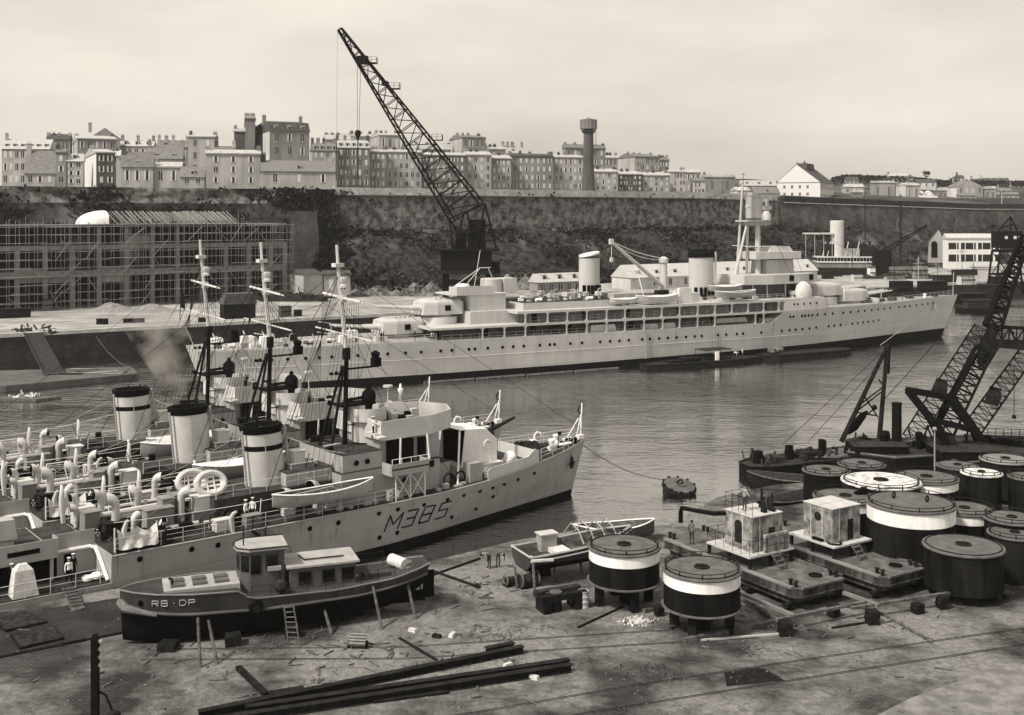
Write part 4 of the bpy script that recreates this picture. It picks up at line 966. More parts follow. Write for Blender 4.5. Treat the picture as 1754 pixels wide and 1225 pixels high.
# aircraft crane: post and long jib
mb = MB(); mb.lathe([(1.0, 10.5), (.8, 14), (.62, 17.6), (.9, 17.7), (.9, 18.4), (.35, 18.8)], (-73.1, 0, 0), 12); cp = mb.build('crane_post', 'cruiserlight', cru, True)
mb = MB(); mb.tube([(-74.2, -.6, 13.6), (-85.4, -1.2, 21.7)], [.42, .28], 6); mb.box(-85.8, -85.1, -1.5, -.9, 21.3, 22.3)
mb.build('crane_jib', 'cruiserlight', cp)
mb = MB(); mb.tube(sag((-85.4, -1.2, 21.9), (-73.2, 0, 18.5), .5), .07, 4); mb.tube(sag((-85.4, -1.2, 21.7), (-73.2, 0, 18.2), .9), .05, 4); mb.bar((-85.4, -1.2, 21.4), (-85.4, -1.2, 18.6), .06); mb.box(-85.65, -85.15, -1.4, -1, 18.1, 18.9); mb.bar((-80, -4, 11), (-80, -.9, 17.7), .1); mb.build('hoist_wire', 'cruiser', cp)
mb = MB(); mb.prism([(-73.9, -4.5), (-72, -4.5), (-72, -2.5), (-73.9, -2.5)], 10.6, 12.9, [(-73, -3.6), (-72.9, -3.6), (-72.9, -3.5), (-73, -3.5)]); mb.build('canvas_hood', 'canvas', cru)
mb = MB()
mb.lathe([(1.7, 10.6), (1.9, 11.5), (1.6, 12.9), (.6, 13.6), (.05, 13.7)], (-44.5, -6.2, 0), 14, 1, .7); mb.build('covered_raft', 'canvas', cru, True)
mb = MB(); mb.box(-74.6, -71.4, -6.9, -5.9, 10.6, 13.3, taper=.2); mb.build('covered_raft', 'canvas', cru)
# waist clutter between the funnels
for a, b, y0, y1, z0, z1, m_ in ((-86, -76, -3, 3, 10.55, 12.4, 'ship'), (-85, -77.5, -5.5, -3.2, 10.55, 11.3, 'dark'), (-78, -75.5, -5.2, -4, 10.55, 12.9, 'dark'), (-71, -68.5, -5, -3.4, 10.55, 12.2, 'cruiserlight'), (-62, -57, -3.4, 3.4, 10.55, 13.2, 'cruiser')):
    mb = MB(); mb.box(a, b, y0, y1, z0, z1); mb.build('deck_locker', m_, cru)
# bridge tower
cbox('bridge_tower', -57.5, -41, 3.8, 10.5, 13.4, 'wall4');  # dark tone carries the shade beneath the bridge wing
mb = MB(); mb.prism([(-58.2, -5.2), (-52, -6.2), (-45, -5.6), (-39.8, -4.2), (-39.2, 0), (-39.8, 4.2), (-45, 5.6), (-52, 6.2), (-58.2, 5.2)], 13.3, 13.5)
mb.prism([(-58.2, -5.2), (-52, -6.2), (-45, -5.6), (-39.8, -4.2), (-39.2, 0), (-39.8, 4.2), (-45, 5.6), (-52, 6.2), (-58.2, 5.2)], 13.5, 15.1); mb.build('bridge_wing', 'cruiserlight', cru)
for x, z in ((-47.2, 13.9), (-41.2, 13.9)):
    mb = MB(); y_ = -interp([(-52, 6.2), (-45, 5.6), (-39.8, 4.2)], x); mb.box(x-.5, x+.5, y_-.22, y_+.3, z-.1, z+1.0); mb.build('window', 'void', cru)
mb = MB()
for x in (-56, -52.5, -48, -43): mb.bar((x, -5, 10.6), (x, -5, 13.4), .14, 6)
mb.build('bridge_support', 'cruiserlight', cru)
mb = MB(); mb.box(-56, -44, -4.2, 4.2, 13.35, 13.36); mb.build('bridge_deck', 'deck', cru)
cbox('chart_house', -50.5, -43.5, 2.4, 15.1, 17.8, 'ship', .05); cbox('upper_bridge', -53.5, -42.2, 3.0, 18.0, 19.4, 'cruiserlight'); cbox('upper_bridge_top', -49, -43, 1.5, 19.4, 20.4, 'cruiserlight', .2)
mb = MB(); mb.tube([(-51.3, -.9, 15), (-51.2, -.6, 25.2)], [.6, .5], 12); mb.build('mast_leg', 'cruiserlight', cru, True)
for a, b in (((-57.5, -1.6, 15.0), (-53.5, -.4, 25.6)), ((-54.6, 1.5, 15), (-53.9, .6, 33.2)), ((-53.9, -.6, 15), (-53.6, -.5, 25.6))):
    mb = MB(); mb.tube([a, b], [.3, .2], 8); mb.build('mast_leg', 'cruiserlight', cru)
mb = MB(); mb.prism([(-54.8, -1.8), (-48.8, -1.8), (-48.3, 0), (-48.8, 1.8), (-54.8, 1.8)], 25.3, 25.6); mb.prism([(-53.8, -1.4), (-48.6, -1.4), (-48.6, 1.4), (-53.8, 1.4)], 24.6, 25.3); rail(mb, [(-54.7, -1.7, 25.6), (-48.8, -1.7, 25.6), (-48.4, 0, 25.6)], .9, .04, 1.3); mb.build('mast_platform', 'ship', cru)
mb = MB(); mb.box(-53.0, -50.2, -.9, .9, 26.0, 30.2); mb.box(-52.9, -51.4, -1.0, 1.0, 30.4, 31.1); mb.box(-50.4, -48.6, -1.7, -1.1, 27.6, 28.4); mb.box(-49.4, -48.9, -1.2, 1.2, 26.6, 29.8); mb.build('fire_director', 'ship', cru)
mb = MB(); mb.lathe([(.9, 25.6), (.9, 26.6), (.5, 27.4)], (-49.8, -1.6, 0), 10); mb.lathe([(.4, 0), (.5, .3), (.1, .5)], (-54.5, -1.6, 28), 8); mb.build('rangefinder', 'cruiserlight', cru, True)
mb = MB(); mb.bar((-53.4, -4.5, 20.5), (-53.4, 4.5, 20.5), .07); mb.bar((-54.5, -1, 20.4), (-47, -1, 20.4), .14); mb.build('yard', 'cruiserlight', cru)
# forecastle gear
q = random.Random(31)
for x, y, s_ in ((-21, -1, 1.0), (-18.2, 1, .9), (-14.5, -.4, .8), (-24.3, -3.2, .7), (-10, 0, .6)):
    mb = MB(); z = CH.zd(x)+.06; mb.lathe([(s_*.9, 0), (s_*.8, .3), (s_*.5, .5), (s_*.6, 1.0), (s_*.2, 1.1)], (x, y, z), 12); mb.build('capstan', 'dark', cru, True)
mb = MB(); mb.box(-23.6, -23.2, -5, 5, 8.6, 9.6); mb.build('breakwater', 'cruiserlight', cru)
mb = MB(); rail(mb, [(CH.px(x, CH.zd(x)), -CH.hb(x, CH.zd(x))+.1, CH.zd(x)+.06) for x in frange(-39, 3.5, 5)], 1.05, .03, 2.0, 3); mb.build('guard_rail', 'cruiserlight', cru)
mb = MB(); rail(mb, [(CH.px(x, CH.zd(x)), -CH.hb(x, CH.zd(x))+.1, CH.zd(x)+.06) for x in frange(-160, -123, 6)], 1.05, .03, 2.0, 3); mb.build('guard_rail', 'cruiserlight', cru)
mb = MB(); rail(mb, [(x, -hbg(x)+.2, 10.56) for x in frange(-86, -51, 9)], 1.05, .03, 1.6, 3); mb.build('guard_rail', 'cruiserlight', cru)
mb = MB(); mb.bar((3.6, 0, 9), (3.9, 0, 14), .07); mb.build('jackstaff', 'cruiserlight', cru)
mb = MB(); mb.box(-.25, .25, -.15, .15, -.7, .7); mb.box(-.6, .6, -.15, .15, -.7, -.4); an = mb.build('anchor', 'ship', cru); an.location = CH.side(-3.5, 6.8, .3); an.rotation_euler = (0, 0, -.25)
mb = MB(); mb.bar((-159.5, 0, 6.3), (-161.5, 0, 11), .06); mb.tube([(-156, -4.6, 6.4), (-157, -4.8, 8.4), (-158.4, -5.4, 8.8)], .08, 5); mb.tube([(-139, -4, 6.4), (-139.4, -4.2, 9.6), (-141.5, -4.6, 10)], .1, 5); mb.build('stern_davit', 'cruiserlight', cru)
mb = MB()
for x in (-83, -68): mb = MB(); mb.box(x-.06, x+.06, -8.78, -8.66, 1.2, 6.2); mb.box(x+.5, x+.56, -8.78, -8.66, 1.2, 6.2); [mb.bar((x, -8.72, 1.4+.4*k), (x+.5, -8.72, 1.4+.4*k), .04) for k in range(12)]; mb.build('side_ladder', 'ship', cru)
# ship's boats resting on the cruiser's boat deck
def rowboat(label, frame, x, y, z, L_=8, B_=2.2, D_=1.0, rz=0, m='canvas', cover=True, name='ship_boat', group=None, thwarts=True, inner='wood', cat='boat', deckm=None):
    o = frame.w(x, y, z); r = thing(name, label, cat, o, frame.a+rz, group)
    n = 14; R = []; RI = []
    for i in range(n+1):
        u = i/n*2-1; b = B_/2*max(.04, (1-abs(u)**2.6)); sh = D_*(1+.28*u*u); kz = .25*D_*abs(u)**6
        R.append([(u*L_/2, -b, sh), (u*L_/2, -b*.88, D_*.45+kz*.4), (u*L_/2, -b*.4, kz+.06), (u*L_/2, b*.4, kz+.06), (u*L_/2, b*.88, D_*.45+kz*.4), (u*L_/2, b, sh)])
        RI.append([(u*L_/2*.97, -b*.93, sh-.01), (u*L_/2*.97, -b*.7, D_*.5+kz*.4), (u*L_/2*.97, b*.7, D_*.5+kz*.4), (u*L_/2*.97, b*.93, sh-.01)])
    mb = MB(); mb.rings(R, True, False); mb.build('hull', m, r, True)
    mb = MB(); mb.rings(RI, False, False); mb.build('inner_planking', inner, r)
    mb = MB()
    for k in (0, 5): mb.tube([p[k] for p in R], .06, 4)
    mb.build('gunwale', 'white' if m != 'woodd' else 'wood', r)
    if cover:
        mb = MB(); mb.rings([[(p[0][0]*.99, p[0][1]*.97, p[0][2]+.04), (p[0][0]*.99, 0, p[0][2]+.28*(1-abs(i/n*2-1))), (p[5][0]*.99, p[5][1]*.97, p[0][2]+.04)] for i, p in enumerate(R)], False, False); mb.build('boat_cover', deckm or 'canvas', r, True)
    elif thwarts:
        mb = MB()
        for k in range(5): u = -.6+.3*k; b = B_/2*(1-abs(u)**2.6)*.92; mb.box(u*L_/2-.13, u*L_/2+.13, -b, b, D_*.75, D_*.8)
        mb.build('thwart', 'wood', r)
    return r
rowboat('white launch with light cover just forward of the after funnel, on the cruiser', C, -86.6, -7.2, 10.9, 5.8, 1.8, .9, 0, 'cruiserlight')
rowboat('long white motor launch amidships on the cruiser deck', C, -79.4, -7.0, 10.7, 9.2, 2.4, 1.3, 0, 'cruiserlight')
rowboat('grey ship boat hung beside the black capped funnel of the cruiser', C, -62.2, -7.6, 11.2, 9.5, 2.4, 1.1, 0, 'ship', False)
rowboat('second grey ship boat stacked inboard by the bridge of the cruiser', C, -62.5, -5.0, 12.2, 8.0, 2.2, 1.0, 0, 'ship')
# dark working boats lying alongside the cruiser
def lighter(label, fr, x0, x1, y0, y1, z, m='dark', m2='deck', name='lighter', cat='barge', blunt=.12):
    L_ = x1-x0; W = y1-y0; r = thing(name, label, cat, fr.w(x0, (y0+y1)/2, 0), fr.a)
    pl = [(0, -W*.25), (L_*blunt, -W/2), (L_*(1-blunt), -W/2), (L_, -W*.2), (L_, W*.2), (L_*(1-blunt), W/2), (L_*blunt, W/2), (0, W*.25)]
    mb = MB(); mb.prism(pl, -.6, z, None); mb.build('hull', m, r)
    mb = MB(); s_ = .92; mb.prism([((p[0]-L_/2)*.97+L_/2, p[1]*s_) for p in pl], z+.001, z+.03); mb.build('deck', m2, r)
    mb = MB(); mb.tube([(p[0], p[1], z+.08) for p in pl+pl[:1]], .1, 5); mb.build('gunwale', m2, r)
    return r
lb = lighter('dark flat working boat with awning lying alongside the cruiser amidships', C, -86, -60.5, -14.5, -10.2, .75, 'dark', 'iron', 'work_boat', 'boat', .2)
mb = MB(); mb.box(12, 18, -1.6, 1.6, 2.6, 2.72); mb.build('awning', 'deck', lb)
mb = MB()
for x in (12.2, 15, 17.8):
    for y in (-1.4, 1.4): mb.bar((x, y, .7), (x, y, 2.6), .05)
mb.build('awning_post', 'woodd', lb); mb = MB(); mb.box(14.2, 14.9, -1.9, -1.6, .8, 2.4); mb.build('white_board', 'white', lb); mb = MB(); mb.box(5, 10, -1, 1, .75, 1.1); mb.box(8, 11.6, -1.2, .8, .75, 1.5); mb.build('hatch', 'woodd', lb)
lb = lighter('long low dark barge under the forward hull of the cruiser', C, -59.5, -38, -13.5, -9.6, .8, 'dark', 'iron')
mb = MB(); q = random.Random(2)
for k in range(16): mb.ball((3+q.uniform(-1.4, 1.4), q.uniform(-1, 1), 1+q.uniform(0, .9)), q.uniform(.25, .55), 6, 4)
mb.build('sack_pile', 'rubble', lb)
mb = MB(); 
for x0 in range(-124, -88, 9): mb.tube([C.w(x0, -10.2, .12), C.w(x0+8.6, -10.1, .1)], .28, 6)
for k in range(4):
    mb = MB(); x0 = -126+k*9.2; mb.tube([C.w(x0, -10.2, .1), C.w(x0+8.8, -10.1, .1)], .26, 6); tag(mb.build('fender_log', 'wood'), 'floating fender log chained along the cruiser waterline', 'log', 'fender logs under the cruiser side')
mb = MB(); mb.tube([C.w(4, -3, .15), C.w(22, -1, .15)], .3, 6); tag(mb.build('boom_log', 'wood'), 'floating log boom drifting off the cruiser bow', 'log')
# mooring ropes
mb = MB(); mb.tube(sag(C.w(-161, -2, 6.0), at(165, 577, 206), 4.5, 16), .045, 4); tag(mb.build('mooring_rope', 'wall4'), 'slack grey hawser from the cruiser stern to the far quay', 'rope')
mb = MB(); mb.tube(sag(C.w(-161, 2, 4.5), gz(262, 673, .4), 1.2, 10), .05, 4); tag(mb.build('mooring_rope', 'rope'), 'straight thin rope from the cruiser stern down toward the grey funnel', 'rope')
mb = MB(); mb.tube(sag(C.w(-3, -1.2, 8.4), gz(1508, 591, .1), .4, 8), .05, 4); tag(mb.build('mooring_rope', 'canvas'), 'pale rope slanting from the cruiser forecastle to the water', 'rope')
mb = MB(); mb.lathe([(.45, -.2), (.42, .15), (.2, .3), (.16, .85), (.03, 1.0)], gz(686, 668, 0), 12); tag(mb.build('marker_buoy', 'white', None, True), 'small white conical marker buoy floating beyond the sweepers', 'buoy')

# small gear along the cruiser decks: reels, boats' chocks, ready lockers, awning poles
q = random.Random(91)
for k in range(70):
    x = q.choice([q.uniform(-86, -53), q.uniform(-106, -88), q.uniform(-157, -132), q.uniform(-26, -2)]); z = 10.56 if -106 < x < -52 else CH.zd(x)+.06
    w_ = CH.hb(min(x, -1), 6.2)*.8; y = -q.uniform(.2, 1)*w_; s_ = q.uniform(.25, .7); mb = MB()
    if -106 < x < -87: z = 11.72; y = q.uniform(-6, -1)
    if k % 4 == 0: mb.tube([(x-s_, y, z+s_*.6), (x+s_, y, z+s_*.6)], s_*.55, 9)
    elif k % 4 == 1: mb.box(x-s_, x+s_, y-s_*.6, y+s_*.6, z, z+s_*1.6, taper=.1)
    elif k % 4 == 2: mb.lathe([(s_*.7, 0), (s_*.5, s_), (s_*.8, s_*1.3), (s_*.2, s_*1.7)], (x, y, z), 9)
    else: mb.tube([(x, y, z), (x, y, z+s_*3.5), (x+s_, y, z+s_*4)], .09, 5)
    mb.build('deck_gear', ['dark', 'ship', 'white', 'casing', 'black', 'cruiserlight'][k % 6], cru)
mb = MB()
for a, b in (((-54, 0, 33), (-89, 0, 19.5)), ((-54, 0, 25.4), (-64, 0, 20)), ((-54.2, 0, 33), (-73, 0, 18.8)), ((-61.8, 0, 25.4), (-64, -1, 11)), ((-44, 0, 25.1), (-42, -3, 15)), ((-53.9, 0, 32), (-6, 0, 9.5)), ((-111.4, 0, 20.5), (-89, 0, 19.4)), ((-111.4, 0, 20.5), (-158, 0, 7)), ((-50, -2, 25), (-46, -5.5, 13.5)), ((-55, -2, 25), (-57, -6, 10.6))): mb.bar(a, b, .04, 3)
mb.build('rigging', 'cable', cru)
# ================================================================ three minesweepers lying abreast, bows to the right
S1 = Fr(7, 107.5, 38.8)
sw = thing('minesweeper', 'nearest grey minesweeper with pennant number M385 and banded funnel', 'warship', (S1.ox, S1.oy, 0), S1.a)
SH = Hull([(-47.3, 5.1), (-25, 5.1), (-20, 4.95), (-15, 4.5), (-11, 3.8), (-8, 3.1), (-5, 2.25), (-2.5, 1.35), (0, .1)],
          [(-47.3, 4.9), (-34, 4.7), (-25, 4.1), (-20, 3.4), (-15, 2.4), (-11, 1.65), (-8, 1.15), (-5, .75), (-2.5, .4), (0, .05)],
          [(-47.3, 4.15), (-29, 4.05), (-20, 4.1), (-13, 4.3), (-6, 4.75), (0, 5.2)], 0, 1.25, .34, 9)
SL = Hull([(-68, 3.2), (-64, 4.2), (-56, 4.9), (-47.2, 5.1)], [(-68, 2.2), (-64, 3.4), (-56, 4.6), (-47.2, 4.9)], [(-68, 2.5), (-47.2, 2.35)], 0, 1.2)
xs = frange(-47.3, 0, 1.3)
mb = MB(); SH.skin(mb, xs, lambda x: .55, SH.zd, 7); SL.skin(mb, frange(-68, -47.2, 2.5), lambda x: .55, SL.zd, 4); mb.build('hull', 'hullgrey', sw, True)
mb = MB(); SH.skin(mb, xs, lambda x: -1.5, lambda x: .548, 3); SL.skin(mb, frange(-68, -47.2, 2.5), lambda x: -1.5, lambda x: .548, 3); mb.build('boot_topping', 'boot', sw, True)
mb = MB(); SH.deck(mb, frange(-47.2, -.6, 1.5), lambda x: SH.zd(x)+.05, .12); mb.build('deck', 'deck', sw)
mb = MB(); SL.deck(mb, frange(-67.5, -47.4, 2.5), lambda x: SL.zd(x)+.05, .1); mb.build('sweep_deck', 'deck', sw)
# plate seam, edge strake, vertical weld streak
mb = MB(); mb.tube([SH.side(x, SH.zd(x)-.02, .02) for x in frange(-47.2, -.3, 2)], .06, 4); mb.tube([SH.side(x, interp([(-47, 2.0), (0, 2.5)], x), 0) for x in frange(-47, -1, 2)], .022, 4)
mb.build('edge_strake', 'ship', sw)
ph = porthole_mesh(.2).build('porthole', 'void', sw); first = True
def sport(x, z, s=1):
    global first
    a = -math.atan2(SH.hb(x+.5, z)-SH.hb(x-.5, z), 1.0)
    if first: ph.location = SH.side(x, z); ph.rotation_euler = (0, 0, a); first = False
    else: repeat(ph, [(SH.side(x, z), a, (s, s, s))])
for px, py in ((240, 958), (329, 941), (374, 934), (532, 906), (581, 896), (651, 880), (684, 873), (727, 864), (767, 855), (796, 848), (823, 841), (845, 835), (865, 829), (889, 821), (919, 811), (785, 889), (827, 875), (690, 916), (658, 924), (852, 852)):
    x, z = S1.lat(px, py, -5.1 if px < 700 else interp([(700, -4.9), (800, -4.4), (920, -3.0)], px)); sport(x, max(1.2, min(3.6, z)))
# pennant number painted in black strokes on the flared side
def strokes(chars, hull, x0, dx, z0, hgt, wid, slant=.25, r=.07, m='black', name='pennant_number', parent=None, off=.03):
    G = {'M': [[(0, 0), (.0, 1), (.5, .35), (1, 1), (1, 0)]], '3': [[(0, 1), (1, 1), (1, 0), (0, 0)], [(.2, .5), (1, .5)]], '8': [[(0, 0), (1, 0), (1, 1), (0, 1), (0, 0)], [(0, .5), (1, .5)]],
         '5': [[(1, 1), (0, 1), (0, .52), (1, .52), (1, 0), (0, 0)]], 'R': [[(0, 0), (0, 1), (.9, 1), (1, .75), (.9, .5), (0, .5)], [(.4, .5), (1, 0)]], 'B': [[(0, 0), (0, 1), (.85, 1), (.95, .75), (.85, .5), (0, .5)], [(.85, .5), (1, .25), (.9, 0), (0, 0)]],
         'D': [[(0, 0), (0, 1), (.7, 1), (1, .7), (1, .3), (.7, 0), (0, 0)]], 'P': [[(0, 0), (0, 1), (.9, 1), (1, .75), (.9, .5), (0, .5)]], '.': [[(.45, .45), (.6, .45)]]}
    mb = MB()
    for i, c in enumerate(chars):
        for st in G[c]:
            pts = []
            for (a, b), (c2, d) in zip(st, st[1:]):
                for k in range(4): t = k/4; pts.append((a+(c2-a)*t, b+(d-b)*t))
            pts.append(st[-1]); P = []
            for u, v in pts:
                x = x0+i*dx+u*wid*(1.25 if c == 'M' else 1)+v*hgt*slant; z = z0+v*hgt; P.append(hull.side(x, z, off))
            mb.tube(P, r, 4)
    return mb.build(name, m, parent)
strokes('M385', SH, -25.6, 1.75, 1.7, 1.35, 1.05, .28, .065, 'black', 'pennant_number', sw)
# superstructure
def sbox(name, x0, x1, y0, y1, z0, z1, m='ship', taper=0):
    mb = MB(); mb.box(x0, x1, y0, y1, z0, z1, taper=taper); o = mb.build(name, m, sw)
    if 'house' in name: mb = MB(); mb.box(x0-.04, x1+.04, y0-.04, y1+.04, z1+.002, z1+.05); mb.build('roof', 'casing', o)
    return o
sbox('deckhouse', -29, -19.6, -3.6, 3.6, 4.1, 6.6); sbox('deckhouse', -28.8, -25.2, -3.5, 3.5, 6.6, 8.0); 
sbox('forward_deckhouse', -19.6, -18.0, -2.8, 2.8, 4.1, 6.0, 'ship'); sbox('engine_casing', -39, -29.2, -2.6, 2.6, 4.1, 6.0, 'casing'); sbox('galley_house', -33, -29, -2.2, 1, 6.0, 7.0, 'ship')
sbox('wheelhouse', -25.2, -19.4, -3.2, 3.2, 6.6, 8.9, 'ship'); sbox('passage_recess', -24.6, -22.2, -3.62, -3.0, 6.75, 8.6, 'void'); sbox('passage_recess', -21.6, -21.0, -3.62, -3.0, 6.75, 8.5, 'void')
for x in (-27.6, -26.6): o = copyo(ph, sw); o.location = (x, -3.63, 7.3); o.rotation_euler = (0, 0, 0); o.scale = (1.1,)*3
for x, z in ((-26.3, 5.4), (-28.2, 5.4), (-23.1, 5.3)): o = copyo(ph, sw); o.location = (x, -3.63, z); o.rotation_euler = (0, 0, 0); o.scale = (1.2,)*3
mb = MB(); mb.box(-20.9, -20.2, -3.66, -3.55, 6.0, 6.5); mb.build('dark_opening', 'void', sw)
# starboard and port platforms with bulwark and lattice brackets
def platform(sy):
    mb = MB(); y0, y1 = sorted((3.6*sy, 5.05*sy))
    mb.box(-25.2, -21.6, y0, y1, 6.55, 6.68)
    yo = 5.05*sy
    mb.box(-25.2, -21.6, min(yo, yo-.06*sy), max(yo, yo-.06*sy), 6.1, 7.05)
    mb.box(-21.66, -21.6, y0, y1, 6.1, 7.05); mb.box(-25.26, -25.2, y0, y1, 6.1, 7.05); p = mb.build('signal_platform', 'ship', sw)
    mb = MB()
    for xa in (-24.8, -23.4, -22.0): mb.bar((xa, yo*.98, 4.1), (xa, yo*.98, 6.4), .07)
    for xa, xb in ((-24.8, -23.4), (-23.4, -22.0)): mb.bar((xa, yo*.98, 4.2), (xb, yo*.98, 6.2), .05); mb.bar((xb, yo*.98, 4.2), (xa, yo*.98, 6.2), .05)
    mb.build('lattice_bracket', 'shiplight', p)
    mb = MB(); rail(mb, [(-25.2, yo, 7.0), (-21.6, yo, 7.0), (-21.6, y0 if sy < 0 else y1, 7.0)], .45, .03, 1, 1); mb.build('platform_rail', 'white', p)
platform(-1); platform(1)
# open bridge
br = [(-25.4, -3.7), (-20.4, -3.7), (-17.6, -2.4), (-16.4, 0), (-17.6, 2.4), (-20.4, 3.7), (-25.4, 3.7)]
mb = MB(); mb.prism(br, 8.75, 8.9)
n = len(br)
for i in range(n):
    a, b = Vector(br[i]+(0,)), Vector(br[(i+1) % n]+(0,)); c_ = Vector((-21, 0, 0)); ia, ib = a.lerp(c_, .022), b.lerp(c_, .022)
    mb.add([(p[0], p[1], z) for z in (8.9, 10.3) for p in (a, b, ib, ia)], [(0, 1, 5, 4), (2, 3, 7, 6), (4, 5, 6, 7), (1, 2, 6, 5), (3, 0, 4, 7)])
mb.build('bridge_bulwark', 'shiplight', sw)
mb = MB(); mb.prism([(p[0]*.985-.3, p[1]*.97) for p in br], 8.91, 8.95); mb.build('bridge_floor', 'black', sw)
q = random.Random(44); 
for k in range(16):
    x, y = q.uniform(-24.5, -18.3), q.uniform(-2.6, 2.6); h_ = q.uniform(.7, 1.5)
    mb = MB(); mb.lathe([(.28, 0), (.22, h_*.6), (.32, h_*.7), (.3, h_), (.05, h_+.05)], (x, y, 8.95), 7) if k % 2 else mb.box(x-.4, x+.4, y-.3, y+.3, 8.95, 8.95+h_, taper=.2)
    mb.build('bridge_instrument', ['black', 'dark', 'ship', 'black', 'shiplight'][k % 5], sw)
mb = MB(); mb.box(-26, -25.2, -4.3, -3.5, 9.05, 9.18); mb.box(-25.9, -25.4, -3.6, -2.2, 9.181, 9.35); mb.build('signal_bracket', 'shiplight', sw)
mb = MB(); mb.bar((-21.6, -5, 6.9), (-21.0, -3.8, 8.8), .08); mb.build('bridge_strut', 'shiplight', sw); mb = MB(); mb.bar((-24.3, -4.8, 6.9), (-23.6, -3.8, 8.8), .08); mb.build('bridge_strut', 'shiplight', sw)
# director drum platform behind the bridge
mb = MB(); mb.lathe([(1.25, 8.2), (1.25, 9.75), (1.6, 9.9), (1.65, 9.95), (1.65, 11.0), (1.58, 11.0), (1.56, 10.2), (.05, 10.15)], (-24.6, -.2, 0), 20, caps=False); mb.build('director_tub', 'shiplight', sw, True)
mb = MB(); mb.lathe([(.3, 10.1), (.3, 11.0), (.4, 11.15), (.55, 11.4), (.6, 11.75), (.55, 12.1), (.35, 12.35), (.2, 12.4), (.15, 12.7), (.05, 12.75)], (-24.4, -.2, 0), 14); mb.build('radar_lantern', 'black', sw, True)
mb = MB(); mb.bar((-23.3, -1.4, 10.5), (-23.3, -1.4, 12.6), .06); mb.lathe([(.4, 12.6), (.4, 12.75)], (-23.3, -1.4, 0), 10); mb.build('compass_stand', 'shiplight', sw)
# mast: dark tripod below, white pole above
mb = MB(); mb.tube([(-26.6, 0, 6), (-26.4, 0, 15.2)], [.22, .19], 8); mb.tube([(-28.6, -1.1, 7), (-26.7, -.1, 14.5)], [.13, .11], 7); mb.tube([(-28.6, 1.1, 7), (-26.7, .1, 14.5)], [.13, .11], 7); [mb.bar((-26.6-1.9*(15-z)/8, -1.0*(15-z)/8, z), (-26.6-1.9*(15-z)/8, 1.0*(15-z)/8, z), .06) for z in (8.5, 10, 11.5)]
mb.lathe([(.34, 15.0), (.34, 15.9), (.2, 16)], (-26.4, 0, 0), 8); mb.tube([(-26.2, .3, 11.6), (-24.2, .3, 11.7)], .13, 5); mb.box(-27.2, -24, -.7, .7, 11.2, 11.4)
mt = mb.build('tripod_mast', 'black', sw, True)
mb = MB(); mb.tube([(-26.4, 0, 15.5), (-27.2, 0, 22.8)], [.21, .15], 8); mb.tube([(-27.2, 0, 22.8), (-27.3, 0, 24.4)], .12, 6); mb.box(-27.6, -26.8, -.35, .35, 22.6, 22.9); mb.lathe([(.42, 20.9), (.42, 21.1), (.3, 21.2), (.42, 21.5), (.42, 21.7), (.2, 21.8)], (-26.75, 0, 0), 8)
pm = mb.build('pole_mast', 'shiplight', mt, True)
mb = MB(); mb.tube([(-26.9, -3.0, 19.9), (-26.9, 3.0, 20.3)], .10, 5); mb.tube([(-26.6, -3.0, 19.8), (-26.6, 3.0, 20.2)], .07, 5); mb.box(-27.0, -26.6, -.4, .4, 19.7, 20.3); mb.build('upper_yard', 'shiplight', mt)
mb = MB(); mb.tube([(-26.7, -4.6, 16.9), (-26.7, 4.6, 17.3)], [.07, .07], 5); mb.build('lower_yard', 'shiplight', mt)
mb = MB(); mb.tube([(-26.3, 0, 14.2), (-23.6, -.6, 14.3)], .09, 5); mb.box(-24.3, -23.6, -.9, -.3, 14.3, 15.0); mb.lathe([(.3, 15), (.42, 15.4), (.1, 15.6)], (-24, -.6, 0), 8); mb.build('searchlight_bracket', 'black', mt)
mb = MB()
for sy in (-1, 1):
    for k in range(9):
        mb.bar((-27.0, sy*(2.9-.32*k), 19.9), (-27.2-k*.55, sy*(3.3), 6.7), .02, 3)
    mb.bar((-27.1, 0, 22), (-36.5, sy*4.5, 4.3), .03, 3); mb.bar((-27, 0, 19.6), (-18, sy*3.4, 4.6), .022, 3); mb.bar((-26.7, sy*4.5, 17.1), (-30, sy*3.4, 6.6), .022, 3); mb.bar((-26.7, sy*4.4, 17.1), (-27.1, 0, 20.0), .02, 3)
mb.bar((-27.2, 0, 22.5), (-.5, 0, 6.2), .02, 3); mb.bar((-27.2, 0, 22.4), (-48, 0, 8), .02, 3)
mb.build('rigging', 'cable', sw)
# dark crosstrees, lamps and aerial gear about the mast
q = random.Random(17)
for k in range(7):
    z = q.choice((9.6, 11.3, 12.6, 13.8, 14.6)); x, y = -26.6+q.uniform(-1.6, 1.8), q.uniform(-1.4, 1.4); mb = MB(); mb.tube([(-26.5, 0, z), (x, y, z+.1)], .05, 4); mb.box(x-.1, x+.1, y-.1, y+.1, z, z+q.uniform(.2, .5)); mb.build('mast_fitting', 'black', mt)
